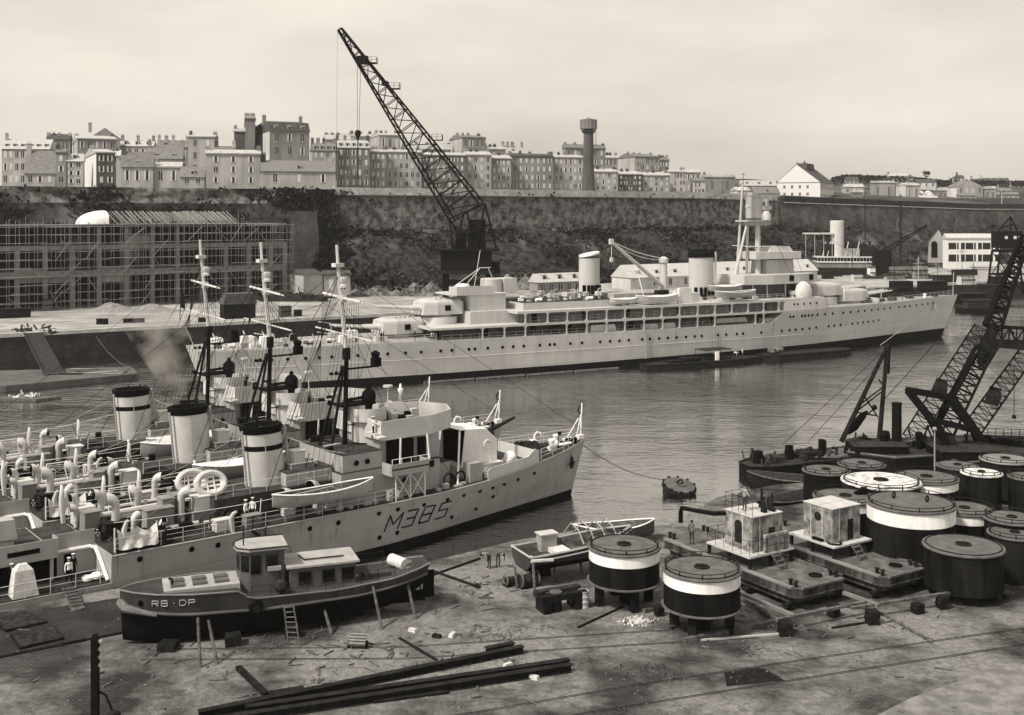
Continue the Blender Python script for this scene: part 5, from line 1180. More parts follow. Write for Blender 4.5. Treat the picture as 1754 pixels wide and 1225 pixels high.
# funnel
mb = MB(); mb.rings([[(-33.4-.1*(z-4)+1.62*k_*cos(2*pi*i/26), 1.25*k_*sin(2*pi*i/26), z) for i in range(26)] for z, k_ in ((4.1, 1.08), (6, 1.03), (10.2, .96))]); fu = mb.build('funnel', 'shiplight', sw, True)
mb = MB(); mb.rings([[(-33.4-.1*(z-4)+1.62*k_*cos(2*pi*i/26), 1.25*k_*sin(2*pi*i/26), z) for i in range(26)] for z, k_ in ((10.0, .99), (10.3, 1.05), (10.62, 1.06), (10.6, .85), (10.0, .8))], False); mb.build('funnel_cap', 'black', fu, True)
mb = MB(); mb.rings([[(-33.4-.1*(z-4)+1.62*.985*cos(2*pi*i/26), 1.25*.985*sin(2*pi*i/26), z) for i in range(26)] for z in (8.3, 9.1)], False); mb.build('funnel_band', 'black', fu, True)
mb = MB(); mb.tube([(-31.65, -.6, 5.2), (-32.3, -.5, 10.5)], .12, 6); mb.tube([(-35.3, -.6, 4.2), (-35.8, -.4, 10.3)], .09, 6); mb.bar((-32.9, -1.34, 5), (-33.5, -1.28, 8.2), .035); mb.bar((-34, -1.3, 5), (-34.3, -1.25, 9.9), .035); mb.build('steam_pipe', 'ship', fu)
mb = MB()
for k in range(5): mb.tube([(-34.9+k*.5, -.5, 10.5), (-35+k*.55, -.4, 10.85+.15*(k % 2))], .07, 5)
mb.build('cap_pipe', 'black', fu)
# cowl ventilators
def cowl(x, y, z0, h_, r, ang, m='shiplight'):
    mb = MB(); d = (cos(ang), sin(ang)); P = [(0, 0, 0), (0, 0, h_*.72)]; R = [r*.72, r*.72]
    for k in range(1, 6):
        a = k/5*radians(100); P.append((d[0]*r*1.3*(1-cos(a)), d[1]*r*1.3*(1-cos(a)), h_*.72+r*1.35*sin(a))); R.append(r*(.72+.42*k/5))
    mb.mi(0).tube(P, R, 12)
    e = Vector(P[-1])+Vector((d[0]*.012, d[1]*.012, -.0)); t_ = (Vector(P[-1])-Vector(P[-2])).normalized(); ref = t_.cross(Vector((0, 0, 1))).normalized(); b = t_.cross(ref)
    mb.mi(1).add([e+t_*.012+(ref*cos(2*pi*k/12)+b*sin(2*pi*k/12))*R[-1]*.93 for k in range(12)], [tuple(range(12)), tuple(range(12))[::-1]])
    mb.mi(0).lathe([(r*.8, h_*.3), (r*.84, h_*.34), (r*.8, h_*.38)], seg=12, caps=False)
    o = mb.build('cowl_ventilator', [m, 'void'], sw, True); o.location = (x, y, z0); return o
AFT = pi
for x, y, h_, r, a in ((-45.6, 2.1, 2.9, .42, pi), (-45.2, .2, 2.7, .5, pi-.3), (-40.7, 4.5, 2.9, .42, -.6), (-41.1, -1.6, 3.1, .42, -.3), (-43.2, -3.2, 1.2, .3, .4), (-44.2, -.6, 1.1, .36, .5), (-30.6, -2.7, 1.5, .62, pi+.3), (-33.0, -3.1, 1.4, .55, pi), (-39.2, 3.4, 2.2, .4, pi), (-42.6, 3.0, 2.2, .5, 2.6), (-46.7, 4.2, 2.3, .36, 3.3), (-28.3, -3.0, 2.6, .35, .2), (-47, 3.2, 1.6, .34, 2.9)):
    cowl(x, y, 4.1, h_, r*.8, a, 'shiplight')
# sweep gear: curved davits, frames, floats, lockers
def davit(x, y, h_, out, m='shiplight'):
    sg = 1 if out > 0 else -1
    mb = MB(); mb.tube([(0, 0, 0), (-.1, 0, h_*.4), (-.15, out*.08, h_*.7), (-.05, out*.3, h_*.9), (0, out*.6, h_)], [.17, .2, .18, .14, .1], 7); o = mb.build('davit', m, sw, True); o.location = (x, y, 4.1); return o
for x, y, h_, o_ in ((-44.3, 5.0, 3.0, .7), (-41.6, 5.0, 3.0, .7), (-46.2, -4.7, 2.2, -.5), (-38.6, -4.9, 1.6, -.9), (-37.2, 4.7, 3.2, 1.0), (-30.5, 4.7, 3.2, 1.0), (-47.4, 4.9, 2.8, .7)): davit(x, y, h_, o_)
mb = MB()
for x0, y, w_, h_ in ((-44.5, 3.6, 1.9, 2.4), (-40.5, 1.2, 0, 1.2)):
    if w_: mb.tube([(x0, y, 4.1), (x0, y, 4.1+h_), (x0+w_, y, 4.1+h_), (x0+w_, y, 4.1)], .06, 5); mb.bar((x0, y, 4.1+h_*.8), (x0+.4, y, 4.1+h_), .04); mb.bar((x0+w_, y, 4.1+h_*.8), (x0+w_-.4, y, 4.1+h_), .04)
mb.build('gallows_frame', 'white', sw)
mb = MB(); mb.tube([(-46.2, 1.5, 5.2), (-42, 1.5, 5.25), (-37.5, 1.6, 5.2)], .2, 8); mb.tube([(-45, 3.9, 5.0), (-38, 3.9, 5.0)], .16, 8); mb.tube([(-45.5, -2.6, 4.6), (-40.2, -2.6, 4.6)], .16, 7); mb.build('sweep_boom', 'shiplight', sw, True)
q = random.Random(61)
for x0, x1, y0, y1, z1, m_ in ((-44.0, -42.0, -2.6, -1.6, 6.0, 'ship'), (-42.5, -41.6, -1.7, -.5, 6.4, 'ship'), (-41.6, -40.6, -1.2, -.1, 6.4, 'ship'), (-47, -45.6, 3.3, 4.6, 5.4, 'shiplight'), (-46.2, -44.4, -.6, .4, 5.0, 'dark'), (-44.6, -42.2, .6, 1.9, 4.8, 'ship'), (-40.4, -38.9, -2.2, -.7, 5.2, 'ship'), (-40.2, -39.0, -2.0, -.9, 6.2, 'shiplight'), (-39.6, -38.4, -4.4, -3.6, 4.9, 'shiplight'), (-37.4, -36.2, -4.6, -3.8, 4.9, 'ship'), (-43, -40.6, 2.6, 3.4, 5.0, 'dark'), (-47.1, -46.0, 1.0, 2.2, 5.6, 'ship'), (-32.2, -30.2, -1.6, 1.2, 7.4, 'ship'), (-31.8, -30.8, -1.2, -.2, 8.3, 'shiplight'), (-30.2, -29.2, -3.4, -2.8, 5.6, 'shiplight')):
    mb = MB(); mb.box(x0, x1, y0, y1, 4.1, z1, taper=.04); mb.box(x0-.04, x1+.04, y0-.04, y1+.04, z1+.001, z1+.07); mb.build('deck_locker', {'ship': 'wall6'}.get(m_, m_), sw)
for x, y in ((-44.9, -3.6), (-43.6, -3.9), (-38, -2.6)):
    mb = MB(); mb.lathe([(.55, 0), (.55, .12), (.3, .14), (.3, .9), (.55, .92), (.55, 1.05)], seg=14); o = mb.build('cable_reel', 'dark', sw, True); o.location = (x, y, 4.75); o.rotation_euler = (pi/2, 0, .3)
mb = MB()
for k in range(26): x, y = q.uniform(-46.6, -37), q.uniform(-3.4, 4.2); mb.tube([(x, y, 4.1), (x+q.uniform(-.2, .2), y, 4.1+q.uniform(.5, 1.3))], q.uniform(.06, .16), 6)
mb.build('bollards_and_fittings', 'dark', sw); sw.children[-1].name = 'deck_fitting'
for k in range(34):
    x, y = q.uniform(-47, -35.5), q.uniform(-4.2, 4.4); s_ = q.uniform(.2, .55); mb = MB()
    if abs(y) < 2.7 and x > -39.4: continue
    if k % 4 == 0: mb.tube([(x-s_, y, 4.3+s_*.6), (x+s_, y, 4.3+s_*.6)], s_*.6, 10)
    elif k % 4 == 1: mb.box(x-s_, x+s_, y-s_*.7, y+s_*.7, 4.1, 4.1+s_*1.5, rot=q.uniform(-.2, .2), taper=.1)
    elif k % 4 == 2: mb.torus((x, y, 4.1+s_*.4), s_*.8, s_*.3, 12, 5)
    else: mb.tube([(x, y, 4.1), (x, y, 4.1+s_*2.4), (x+s_, y, 4.1+s_*2.8)], .07, 5)
    mb.build('winch_gear', ['black', 'dark', 'iron', 'casing'][k % 4], sw)
mb = MB(); mb.box(-46.9, -44.0, -4.9, -4.1, 4.12, 4.5)
mb.build('canvas_tray', 'dark', sw)
# canvas screen drooping over the reel near the break
V = []; nn = 14
for i in range(nn+1):
    for j in range(5):
        u = i/nn; top = 5.75-.38*abs(sin(u*pi*2)); z = top+(4.45-top)*j/4-.06*abs(sin(u*pi*5))*j/4; V.append((-46.8+u*2.7, -4.7-.12*j-.1*sin(u*19+j), z))
mb = MB(); mb.add(V, [(i*5+j, i*5+j+1, (i+1)*5+j+1, (i+1)*5+j) for i in range(nn) for j in range(4)]); mb.add([(p[0], p[1]+.05, p[2]-.01) for p in V], [(i*5+j, (i+1)*5+j, (i+1)*5+j+1, i*5+j+1) for i in range(nn) for j in range(4)]); mb.build('canvas_screen', 'canvas', sw, True)
mb = MB(); mb.bar((-46.9, -4.5, 4.1), (-46.9, -4.5, 5.8), .06); mb.bar((-44, -4.5, 4.1), (-44, -4.5, 5.8), .06); mb.build('screen_post', 'shiplight', sw)
# break of the forecastle: inboard gun platform aft with parapet, white pipe edge, dark well
mb = MB(); mb.box(-60, -47.25, -1.9, 4.9, 2.4, 4.15); ah_ = mb.build('aft_deckhouse', 'ship', sw); mb = MB(); mb.box(-60, -47.3, -1.6, 4.85, 4.152, 4.19); mb.box(-60, -50.1, -2.55, 4.85, 4.302, 4.33); mb.build('roof', 'casing', ah_)
mb = MB(); mb.box(-60.2, -50, -2.6, 5, 4.15, 4.3); mb.box(-60.2, -50, -2.66, -2.6, 4.0, 5.3); mb.box(-50.06, -50, -2.6, -1.5, 4.3, 5.3); mb.box(-50, -47.3, -1.72, -1.66, 4.15, 5.25); mb.build('gun_platform', 'ship', sw)
mb = MB(); mb.tube([(-50, -1.95, 4.15), (-47.7, -1.95, 4.15), (-47.45, -2.3, 4.1), (-47.45, -3.4, 3.5), (-47.45, -4.8, 2.5)], .13, 7); mb.build('pipe_edge', 'white', sw, True)
for b_ in ((-58, -49.9, -1.99, -1.88, 2.5, 4.0), (-49.4, -48.7, -1.99, -1.88, 2.5, 3.9), (-53.2, -51.2, -2.72, -2.66, 4.55, 4.85)): mb = MB(); mb.box(*b_); mb.build('dark_opening', 'void', sw)
mb = MB(); mb.tube([(-54, -2.7, 4.6), (-54.3, -3.6, 4.2), (-54.3, -3.8, 2.5)], .07, 6); mb.bar((-50.3, -2.2, 2.4), (-50.3, -2.2, 4.1), .12); mb.build('pillar', 'shiplight', sw)
mb = MB(); mb.prism([(-53.4, -4.7), (-51.8, -4.7), (-51.8, -3.5), (-53.4, -3.5)], 2.42, 4.1, [(-53.2, -4.5), (-52.1, -4.5), (-52.1, -3.7), (-53.2, -3.7)]); mb.prism([(-53.2, -4.5), (-52.1, -4.5), (-52.1, -3.7), (-53.2, -3.7)], 4.1, 4.45, [(-52.9, -4.3), (-52.4, -4.3), (-52.4, -3.9), (-52.9, -3.9)]); mb.build('covered_winch', 'canvas', sw)
mb = MB(); mb.ball((-47.9, -3.9, 2.65), .45, 10, 5, .6); mb.ball((-48.5, -3.9, 2.6), .4, 10, 5, .6); mb.build('covered_capstan', 'white', sw, True)
mb = MB(); mb.lathe([(.7, 4.3), (.5, 4.9)], (-52.5, 1, 0), 12); mb.box(-53.4, -51.8, .3, 1.7, 4.9, 6.2, taper=.2); mb.tube([(-52.6, 1, 5.6), (-55.5, 1.2, 6.4)], .09, 6); mb.build('aft_gun', 'ship', sw)
mb = MB(); rail(mb, [(-59, -4.6, 2.4), (-48, -4.95, 2.4)], 1.0, .03, 1.5, 2); mb.build('guard_rail', 'shiplight', sw); mb = MB(); rail(mb, [SH.side(x, SH.zd(x)+.04, -.15) for x in frange(-47, -22, 6)], 1.0, .028, 1.6, 3); rail(mb, [SH.side(x, SH.zd(x)+.04, -.15) for x in frange(-8, -.6, 2)], 1.0, .028, 1.3, 3)
rail(mb, [(x, SH.hb(x, SH.zd(x))-.15, SH.zd(x)+.04) for x in frange(-47, -1, 6)], 1.0, .028, 1.6, 3); rail(mb, [(-38.8, -2.5, 6.0), (-29.4, -2.5, 6.0)], .9, .028, 1.3, 2)
mb.build('guard_rail', 'shiplight', sw)
# busy small gear: pipes, lamps, buckets, wires, brackets over casing, deckhouses and decks
q = random.Random(88)
for k in range(64):
    x = q.uniform(-47, -27) if k < 48 else q.uniform(-19, -2); y = q.uniform(-4.4, 4.4); z = 4.1
    if x > -47 and x < -39 and abs(y) < 4.6: z = 4.1
    elif -39 < x < -29.2 and abs(y) < 2.6: z = 6.0
    elif -29.2 <= x < -25.2 and abs(y) < 3.5: z = 8.0
    elif x > -19: y *= min(1, SH.hb(x, 4.3)/5); z = SH.zd(x)+.05
    s_ = q.uniform(.14, .42); mb = MB(); j = k % 7
    if j == 0: mb.tube([(x-s_*2, y, z+.5), (x+s_*3, y+q.uniform(-.2, .2), z+.5)], .07, 6)
    elif j == 1: mb.lathe([(s_*.7, 0), (s_*.8, s_*1.4), (s_*.5, s_*1.5)], (x, y, z), 9)
    elif j == 2: mb.tube([(x, y, z), (x, y, z+1.5*s_+.7), (x+.2, y, z+1.5*s_+.9)], .05, 5); mb.box(x+.05, x+.3, y-.12, y+.12, z+1.5*s_+.75, z+1.5*s_+1.05)
    elif j == 3: mb.box(x-s_, x+s_, y-s_*.5, y+s_*.5, z, z+s_*1.3, rot=q.uniform(-.1, .1))
    elif j == 4: mb.ball((x, y, z+s_*.6), s_*.7, 8, 5)
    elif j == 5: mb.bar((x, y, z), (x+q.uniform(-1, 1), y+q.uniform(-.6, .6), z+q.uniform(1, 2.6)), .035)
    else: mb.torus((x, y, z+s_*.9), s_, s_*.22, 12, 5, Matrix.Rotation(pi/2, 3, 'X'))
    mb.build('deck_gear', ['white', 'black', 'shiplight', 'dark', 'canvas', 'cable', 'iron', 'black', 'ship', 'dark'][k % 10], sw)
mb = MB()
for a, b in (((-47, -4.6, 6.2), (-30, -4.2, 6.0)), ((-47, 0, 7.6), (-35.6, 0, 8.4)), ((-47, 4.2, 6.4), (-31, 4.3, 6.2)), ((-48, 2, 7.2), (-40, 2.5, 6.2)), ((-35.7, -1.2, 9.5), (-46, -3.5, 5.2)), ((-35.7, 1.2, 9.5), (-46, 3.5, 5.2)), ((-32.3, -.9, 9.6), (-28, -3, 8)), ((-32.3, .9, 9.6), (-28, 3, 8))): mb.tube(sag(a, b, .25, 8), .022, 3)
mb.build('stay_wire', 'shiplight', sw)
# forward gun with open backed shield, on its raised bulwark
mb = MB()
prof = [(-16.0, 5.1), (-15.6, 8.15), (-13.2, 7.9), (-12.1, 6.9), (-12.1, 5.1)]
for y0, y1 in ((-1.75, -1.68), (1.68, 1.75)):
    mb.rings([[(x, y, z) for x, z in prof] for y in (y0, y1)])
mb.slab([(-16.2, -1.75, 8.16), (-13.2, -1.75, 7.91), (-13.2, 1.75, 7.91), (-16.2, 1.75, 8.16)], .07)
mb.slab([(-13.2, -1.68, 7.85), (-12.1, -1.68, 6.9), (-12.1, 1.68, 6.9), (-13.2, 1.68, 7.85)], .06); mb.box(-12.16, -12.1, -1.68, 1.68, 5.1, 6.9)
sg = mb.build('gun_shield', 'white', sw)
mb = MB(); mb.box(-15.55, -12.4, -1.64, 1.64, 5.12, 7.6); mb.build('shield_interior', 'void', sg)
mb = MB(); mb.tube([(-12.6, 0, 7.0), (-11.4, 0, 7.4), (-8.7, 0, 8.2)], [.22, .2, .13], 8); mb.build('gun_barrel', 'dark', sg)
mb = MB(); mb.torus((-13.2, -1.78, 6.6), .36, .07, 16, 5, Matrix.Rotation(pi/2, 3, 'X')); mb.build('life_ring', 'white', sg)
mb = MB(); mb.prism([(-16.5, -2.6), (-12, -2.6), (-12, 2.6), (-16.5, 2.6)], 4.2, 5.1); mb.lathe([(1.6, 4.2), (1.6, 5.15)], (-14, 0, 0), 18); mb.build('gun_platform', 'shiplight', sw)
def bulw(y):
    mb = MB(); R = []
    for x, z in ((-15.2, 5.05), (-14.8, 5.25), (-10, 5.35), (-9.0, 5.9), (-8.4, 5.7)):
        h_ = SH.hb(x, SH.zd(x)); R.append([(x, y*(h_-.02), SH.zd(x)-.1), (x, y*(h_-.02), z), (x, y*(h_-.1), z), (x, y*(h_-.1), SH.zd(x)-.1)])
    mb.rings(R); mb.build('gun_bulwark', 'shiplight', sw)
bulw(-1); bulw(1)
mb = MB(); mb.box(-8.5, -8.4, -2.7, 2.7, 4.55, 5.6); mb.build('breakwater', 'shiplight', sw)
mb = MB(); mb.ball((-10.4, -1.5, 5.0), .6, 12, 7, 1); mb.box(-11.0, -9.9, -2.0, -1.0, 4.4, 4.9); mb.build('covered_mount', 'white', sw, True)
for k in range(5):
    mb = MB(); mb.torus((0, 0, 0), .55, .28, 16, 6); o = mb.build('rope_coil', 'dark', sw, True); o.location = (-7.6+.0*k, -1.6+.62*k, 5.4-.12*k); o.rotation_euler = (pi/2, 0, 1.2)
mb = MB(); mb.box(-16.9, -15.6, -4.2, -3.2, 4.2, 5.8); mb.build('ammunition_locker', 'ship', sw); mb = MB(); mb.box(-17.5, -16.0, 3.0, 4.0, 4.2, 5.6); mb.build('ammunition_locker', 'ship', sw)
mb = MB(); mb.bar((-18.2, -4.2, 4.2), (-16.1, -1.6, 8.05), .09, 6); mb.bar((-18.2, 4.2, 4.2), (-16.1, 1.6, 8.05), .09, 6); mb.build('awning_spar', 'white', sw)
mb = MB()
for y, xo in ((-3.9, -18.9), (-3.9, -17.7)): mb.torus((xo, y, 4.75), .5, .09, 14, 5, Matrix.Rotation(pi/2, 3, 'X'))
mb.build('hose_reel', 'dark', sw)
mb = MB(); mb.tube([(-14.6, -3.0, 4.3), (-13.4, -3.2, 4.5)], .35, 8); mb.tube([(-15, -3.7, 4.2), (-14, -3.8, 4.6), (-13.2, -3.8, 4.25)], .16, 6); mb.build('furled_awning', 'canvas', sw, True)
for x, y, s_ in ((-4.6, -.5, .9), (-3.2, .5, .8), (-5.8, .8, .9)):
    mb = MB(); z = SH.zd(x)+.05; mb.lathe([(.5*s_, 0), (.42*s_, .2), (.28*s_, .35), (.4*s_, .8), (.1, .9)], (x, y, z), 12); mb.build('capstan', 'white', sw, True)
mb = MB(); mb.tube([(-5.2, 1.3, 4.8), (-5.2, 1.3, 5.9), (-5.0, 1.2, 6.2), (-4.7, 1.0, 6.1), (-4.6, 1.0, 5.8)], .09, 6); mb.build('vent_pipe', 'white', sw, True)
mb = MB(); mb.box(-3.9, -2.0, -.9, -.2, 5.1, 5.16); mb.box(-2.4, -1.2, .0, .5, 5.15, 5.4); mb.box(-.9, -.2, -.25, .25, 5.2, 5.6); mb.build('bow_fitting', 'white', sw)
mb = MB(); mb.bar((-.5, 0, 5.2), (-.3, 0, 8.6), .07, 6); mb.bar((-1.8, -.7, 5.1), (-.4, 0, 7.6), .05); mb.bar((-1.8, .7, 5.1), (-.4, 0, 7.6), .05); js = mb.build('jackstaff', 'white', sw)
mb = MB(); mb.rings([[(-.33+.05*sin(z*5), .0+d, z), (-.75+.1*sin(z*7), .1+d, z-.3)] for z, d in ((8.5, .03), (8.1, .1), (7.7, -.04), (7.4, .05))], False, False); mb.build('furled_jack', 'flag', js)
mb = MB(); mb.tube([(0, 0, 0), (0, -.1, -.8)], [.14, .1], 6); mb.tube([(-.55, -.1, -.5), (0, -.15, -.95), (.55, -.1, -.5)], [.1, .16, .1], 6); an = mb.build('anchor', 'dark', sw); an.location = SH.side(-2.4, 3.9, .15); an.rotation_euler = (.25, 0, .5)
mb = MB(); mb.lathe([(.3, 0), (.3, .2)], seg=12); o = mb.build('hawse_pipe', 'ship', sw); o.location = SH.side(-2.4, 4.2, .02); o.rotation_euler = (pi/2, 0, .5)
q = random.Random(19); mb = MB()
for k in range(22): x = q.uniform(-37, -18); y = q.choice((-1, 1))*q.uniform(3.8, 4.6); mb.box(x, x+q.uniform(.2, .7), y-.2, y+.2, 4.1, 4.1+q.uniform(.2, .7))
mb.build('deck_box', 'ship', sw)
# the other two ships are sisters: same parts, other place, other funnel
def sister(dx, dy, label, skip):
    d = dup(sw, None, skip); w_ = S1.w(dx, dy); d.location = (w_[0], w_[1], 0); tag(d, label, 'warship'); return d
sister(-1.2, 11.3, 'middle minesweeper with a plain black topped funnel, between its two sisters', ('funnel_band', 'gun_shield', 'pennant_number'))
sister(-1.6, 23.6, 'farthest minesweeper of the three abreast, with black banded funnel', ('gun_shield', 'covered_mount', 'pennant_number', 'canvas_screen'))
# boats hanging in davits
S2f = Fr(*S1.w(-1.2, 11.3)[:2], 38.8); S3f = Fr(*S1.w(-1.6, 23.6)[:2], 38.8)
rowboat('open grey whaler slung along the near side of M385 abreast its funnel', S1, -31.2, -4.9, 5.1, 8.6, 2.0, .95, 0, 'ship', False, 'whaler')
rowboat('covered motor boat in davits between the first and second sweeper funnels', S1, -33.6, 4.6, 5.6, 8, 2.3, 1.2, 0, 'ship', True, 'motor_boat', deckm='white')
rowboat('grey whaler slung from the near side of the middle sweeper', S2f, -31.8, -4.6, 5.0, 8.4, 2.0, .95, 0, 'ship', False, 'whaler')
rowboat('grey motor boat on the far side of the middle sweeper', S2f, -32.6, 4.3, 5.6, 7.8, 2.2, 1.2, 0, 'ship', True, 'motor_boat', deckm='shiplight')
rowboat('covered boat of the farthest sweeper just right of its banded funnel', S3f, -30.5, -4.4, 5.4, 7.5, 2.0, 1.0, 0, 'ship', True, 'whaler')
def oval_raft(label, fr, x, y, z, tilt, m='shiplight', group=None):
    r = thing('life_raft', label, 'life raft', fr.w(x, y, z), fr.a, group); r.rotation_euler = (tilt, 0, fr.a)
    mb = MB(); mb.torus((0, 0, 0), .8, .24, 22, 8, None, 1.35, 1); mb.build('float_ring', m, r, True)
    mb = MB()
    for k in (-.5, -.17, .17, .5): mb.box(-1, 1, k-.06, k+.06, -.1, -.06); mb.box(k*1.6-.05, k*1.6+.05, -.6, .6, -.05, -.01)
    mb.build('grating', 'white' if m != 'dark' else 'wood', r)
oval_raft('pale oval life raft standing on edge beside M385 lockers, nearer of two', S1, -38.6, -1.1, 6.9, radians(65)); oval_raft('pale oval life raft standing behind the nearer raft on M385', S1, -39.5, .2, 6.9, radians(65))
oval_raft('dark bundled life raft at the foot of the middle sweeper funnel', S2f, -37.6, -2.4, 5.6, radians(35), 'dark'); oval_raft('dark life raft leaning at the foot of the farthest sweeper funnel', S3f, -38, -2.2, 5.8, radians(30), 'dark')
# jackstaff ropes and mooring line from the bow to the mooring buoy
mb = MB(); mb.tube(sag(S1.w(-.4, -.3, 4.6), gz(1142, 822, .9), .7, 14), .05, 4); tag(mb.build('mooring_rope', 'rope'), 'taut rope from the bow of M385 to the round mooring buoy', 'rope')
# gangplank from the low deck to the yard and side ladder
def gangway(label, a, b, w_, m='wood', rails=True):
    a, b = Vector(a), Vector(b); d = (b-a); L_ = d.length; r = thing('gangplank', label, 'gangway', a); s = d.cross(Vector((0, 0, 1))).normalized()*w_/2
    mb = MB(); mb.slab([tuple(-s), tuple(d-s), tuple(d+s), tuple(s)], .08); mb.build('walkway', m, r)
    mb = MB(); n = max(3, int(L_/.45))
    for i in range(n): p = d*((i+.5)/n); mb.bar(p-s+Vector((0, 0, .1)), p+s+Vector((0, 0, .1)), .04)
    mb.build('tread_batten', 'woodd', r)
    if rails:
        mb = MB()
        for sg in (-1, 1): rail(mb, [s*sg, d+s*sg], .95, .03, 1.2, 2)
        mb.build('handrail', 'cable', r)
    return r
gangway('narrow cleated gangplank from the sweep deck of M385 to the dark yard', S1.w(-49.9, -4.4, 2.5), S1.w(-50.3, -7.8, 2.06), .8, 'wood', False)
gangway('steep accommodation ladder leaning on the side of M385', S1.w(-37.2, -5.2, 4.1), S1.w(-34.9, -6.6, 1.6), .7, 'woodd')
# ================================================================ cranes, sheds and clutter on the far quay
cY = 262
cb = at(800, 520, cY)
t = thing('dockyard_crane', 'huge black lattice jib crane towering over the cruiser from the far quay', 'crane', (cb[0], cY, QZ))
def L_(px, py, dy=0):
    p = at(px, py, cY+dy); return Vector((p[0]-cb[0], dy, p[2]-QZ))
mb = MB(); mb.lattice(L_(800, 364), L_(582, 50), 5.0, 8.2, .9, .9, 15, .23, (.25, 1, 0), .11); mb.build('jib', 'black', t)
mb = MB(); c = L_(621, 103); mb.box(c.x-1.3, c.x+1.3, -1.2, 1.2, c.z-.9, c.z+.9); c = L_(660, 143); mb.box(c.x-.7, c.x+.7, -1.6, 1.6, c.z-.4, c.z+.4); mb.build('sheave_block', 'black', t)
for px, py in ((640, 108), (679, 152), (752, 240)):
    mb = MB(); c = L_(px, py); mb.box(c.x-1.6, c.x+.8, -1.4, 1.4, c.z-.1, c.z); rail(mb, [(c.x-1.6, -1.4, c.z), (c.x+.8, -1.4, c.z), (c.x+.8, 1.4, c.z)], 1.3, .05, 1.2, 2); mb.build('inspection_platform', 'black', t)
mb = MB()
for dy in (-2.4, 2.4):
    a, b, c, d = L_(770, 375, dy), L_(831, 349, dy), L_(776, 428, dy), L_(850, 426, dy)
    for p, q_ in ((a, b), (b, d), (a, c), (L_(800, 362, dy), L_(812, 426, dy)), (b, L_(815, 426, dy)), (a, L_(800, 426, dy)), (L_(795, 364, dy), L_(778, 426, dy)), (L_(838, 385, dy), L_(800, 400, dy))): mb.tube([p, q_], .24, 5)
for px, py in ((770, 375), (831, 349), (776, 400), (840, 390), (800, 400)): mb.bar(L_(px, py, -2.4), L_(px, py, 2.4), .15)
mb.build('luffing_frame', 'black', t)
def LB(x0, y0, x1, y1, d0, d1, name, m='black'):
    a, b = L_(x0, y1), L_(x1, y0); mb = MB(); mb.box(a.x, b.x, d0, d1, a.z, b.z); return mb.build(name, m, t)
LB(802, 376, 832, 426, -2, 2.5, 'winch_house'); LB(781, 398, 798, 426, -1.5, 2, 'operator_cab'); LB(750, 426, 855, 429, -5.5, 5.5, 'turntable_deck'); mh = LB(757, 429, 842, 462, -4.5, 4.5, 'machinery_house')
LB(842, 448, 856, 468, -3, 3, 'counterweight'); LB(752, 462, 846, 468, -5, 5, 'turntable_ring', 'dark')
mb = MB()
for k in range(10):
    x = L_(760+k*8.6, 440).x; mb.box(x-.06, x+.06, -4.56, -4.5, L_(0, 461).z, L_(0, 430).z)
mb.build('plate_stiffener', 'dark', mh)
mb = MB()
for sx in (-5, 5):
    for sy in (-4, 4): mb.box(sx-.5, sx+.5, sy-.5, sy+.5, 0, L_(0, 468).z)
mb.box(-5.6, 5.6, -4.6, 4.6, 5.4, 6.0); mb.build('portal', 'black', t)
mb = MB(); mb.bar(L_(612, 104), L_(612, 224), .05); mb.bar(L_(618, 106), L_(615, 224), .05); mb.bar(L_(578, 50), L_(576, 310), .03, 3); mb.bar(L_(614, 300), L_(625, 500), .03, 3); mb.build('hoist_wire', 'cable', t)
mb = MB(); c = L_(613, 229); mb.ball(c, .75, 10, 6, 1.2); mb.tube([c, L_(613, 240)], [.5, .25], 6); hb = mb.build('hook_block', 'black', t)
mb = MB(); mb.tube([L_(613, 240), L_(613, 306)], .14, 5); mb.build('chain', 'black', hb); mb = MB(); mb.tube([L_(576, 246), L_(576, 310)], .12, 5); mb.build('auxiliary_hook', 'black', t)
# sheds
Hs('low shed with bright white roof left of the cruiser after funnel', 916, 921, 998, 469, 484, 504, 300, 33, 1, 5, 'pitch', 'wall1', 'hutroof', 0, (.0, .8), cat='shed', name='shed', extra=0)
Hs('long pale warehouse with bright white roof and gable end behind the funnels', 1048, 1080, 1400, 454, 476, 497, 318, 33, 1, 13, 'pitch', 'wall3', 'hutroof', 0, (.0, .6), cat='warehouse', name='warehouse', extra=0)
Hs('small pale hut with dark roof under the ivy cliff', 488, 520, 553, 461, 470, 506, 282, 36, 0, 1, 'pitch', 'wall2', 'slate2', 0, cat='hut', name='hut', extra=0)
Hs('pale block hut with black doorway beside the dark roofed hut', 553, 555, 600, 466, 472, 507, 285, 20, 1, 2, 'low', 'wall2', 'slate2', 0, (0, .5), cat='hut', name='hut', extra=0)
t = thing('timber_stack', 'dark timber stack under a stepped pile of planks on the far quay', 'timber stack', gz(411, 546, QZ), .5)
mb = MB(); mb.box(-3.3, 3.3, 0, 3.5, 0, 3.0); mb.build('stack_base', 'woodd', t)
mb = MB()
for k in range(7): mb.box(-3.5+.12*k, 3.5-.08*k, -.2+.1*k, 3.7-.1*k, 3.05+.32*k, 3.05+.32*k+.26)
mb.build('plank_pile', 'wood', t)
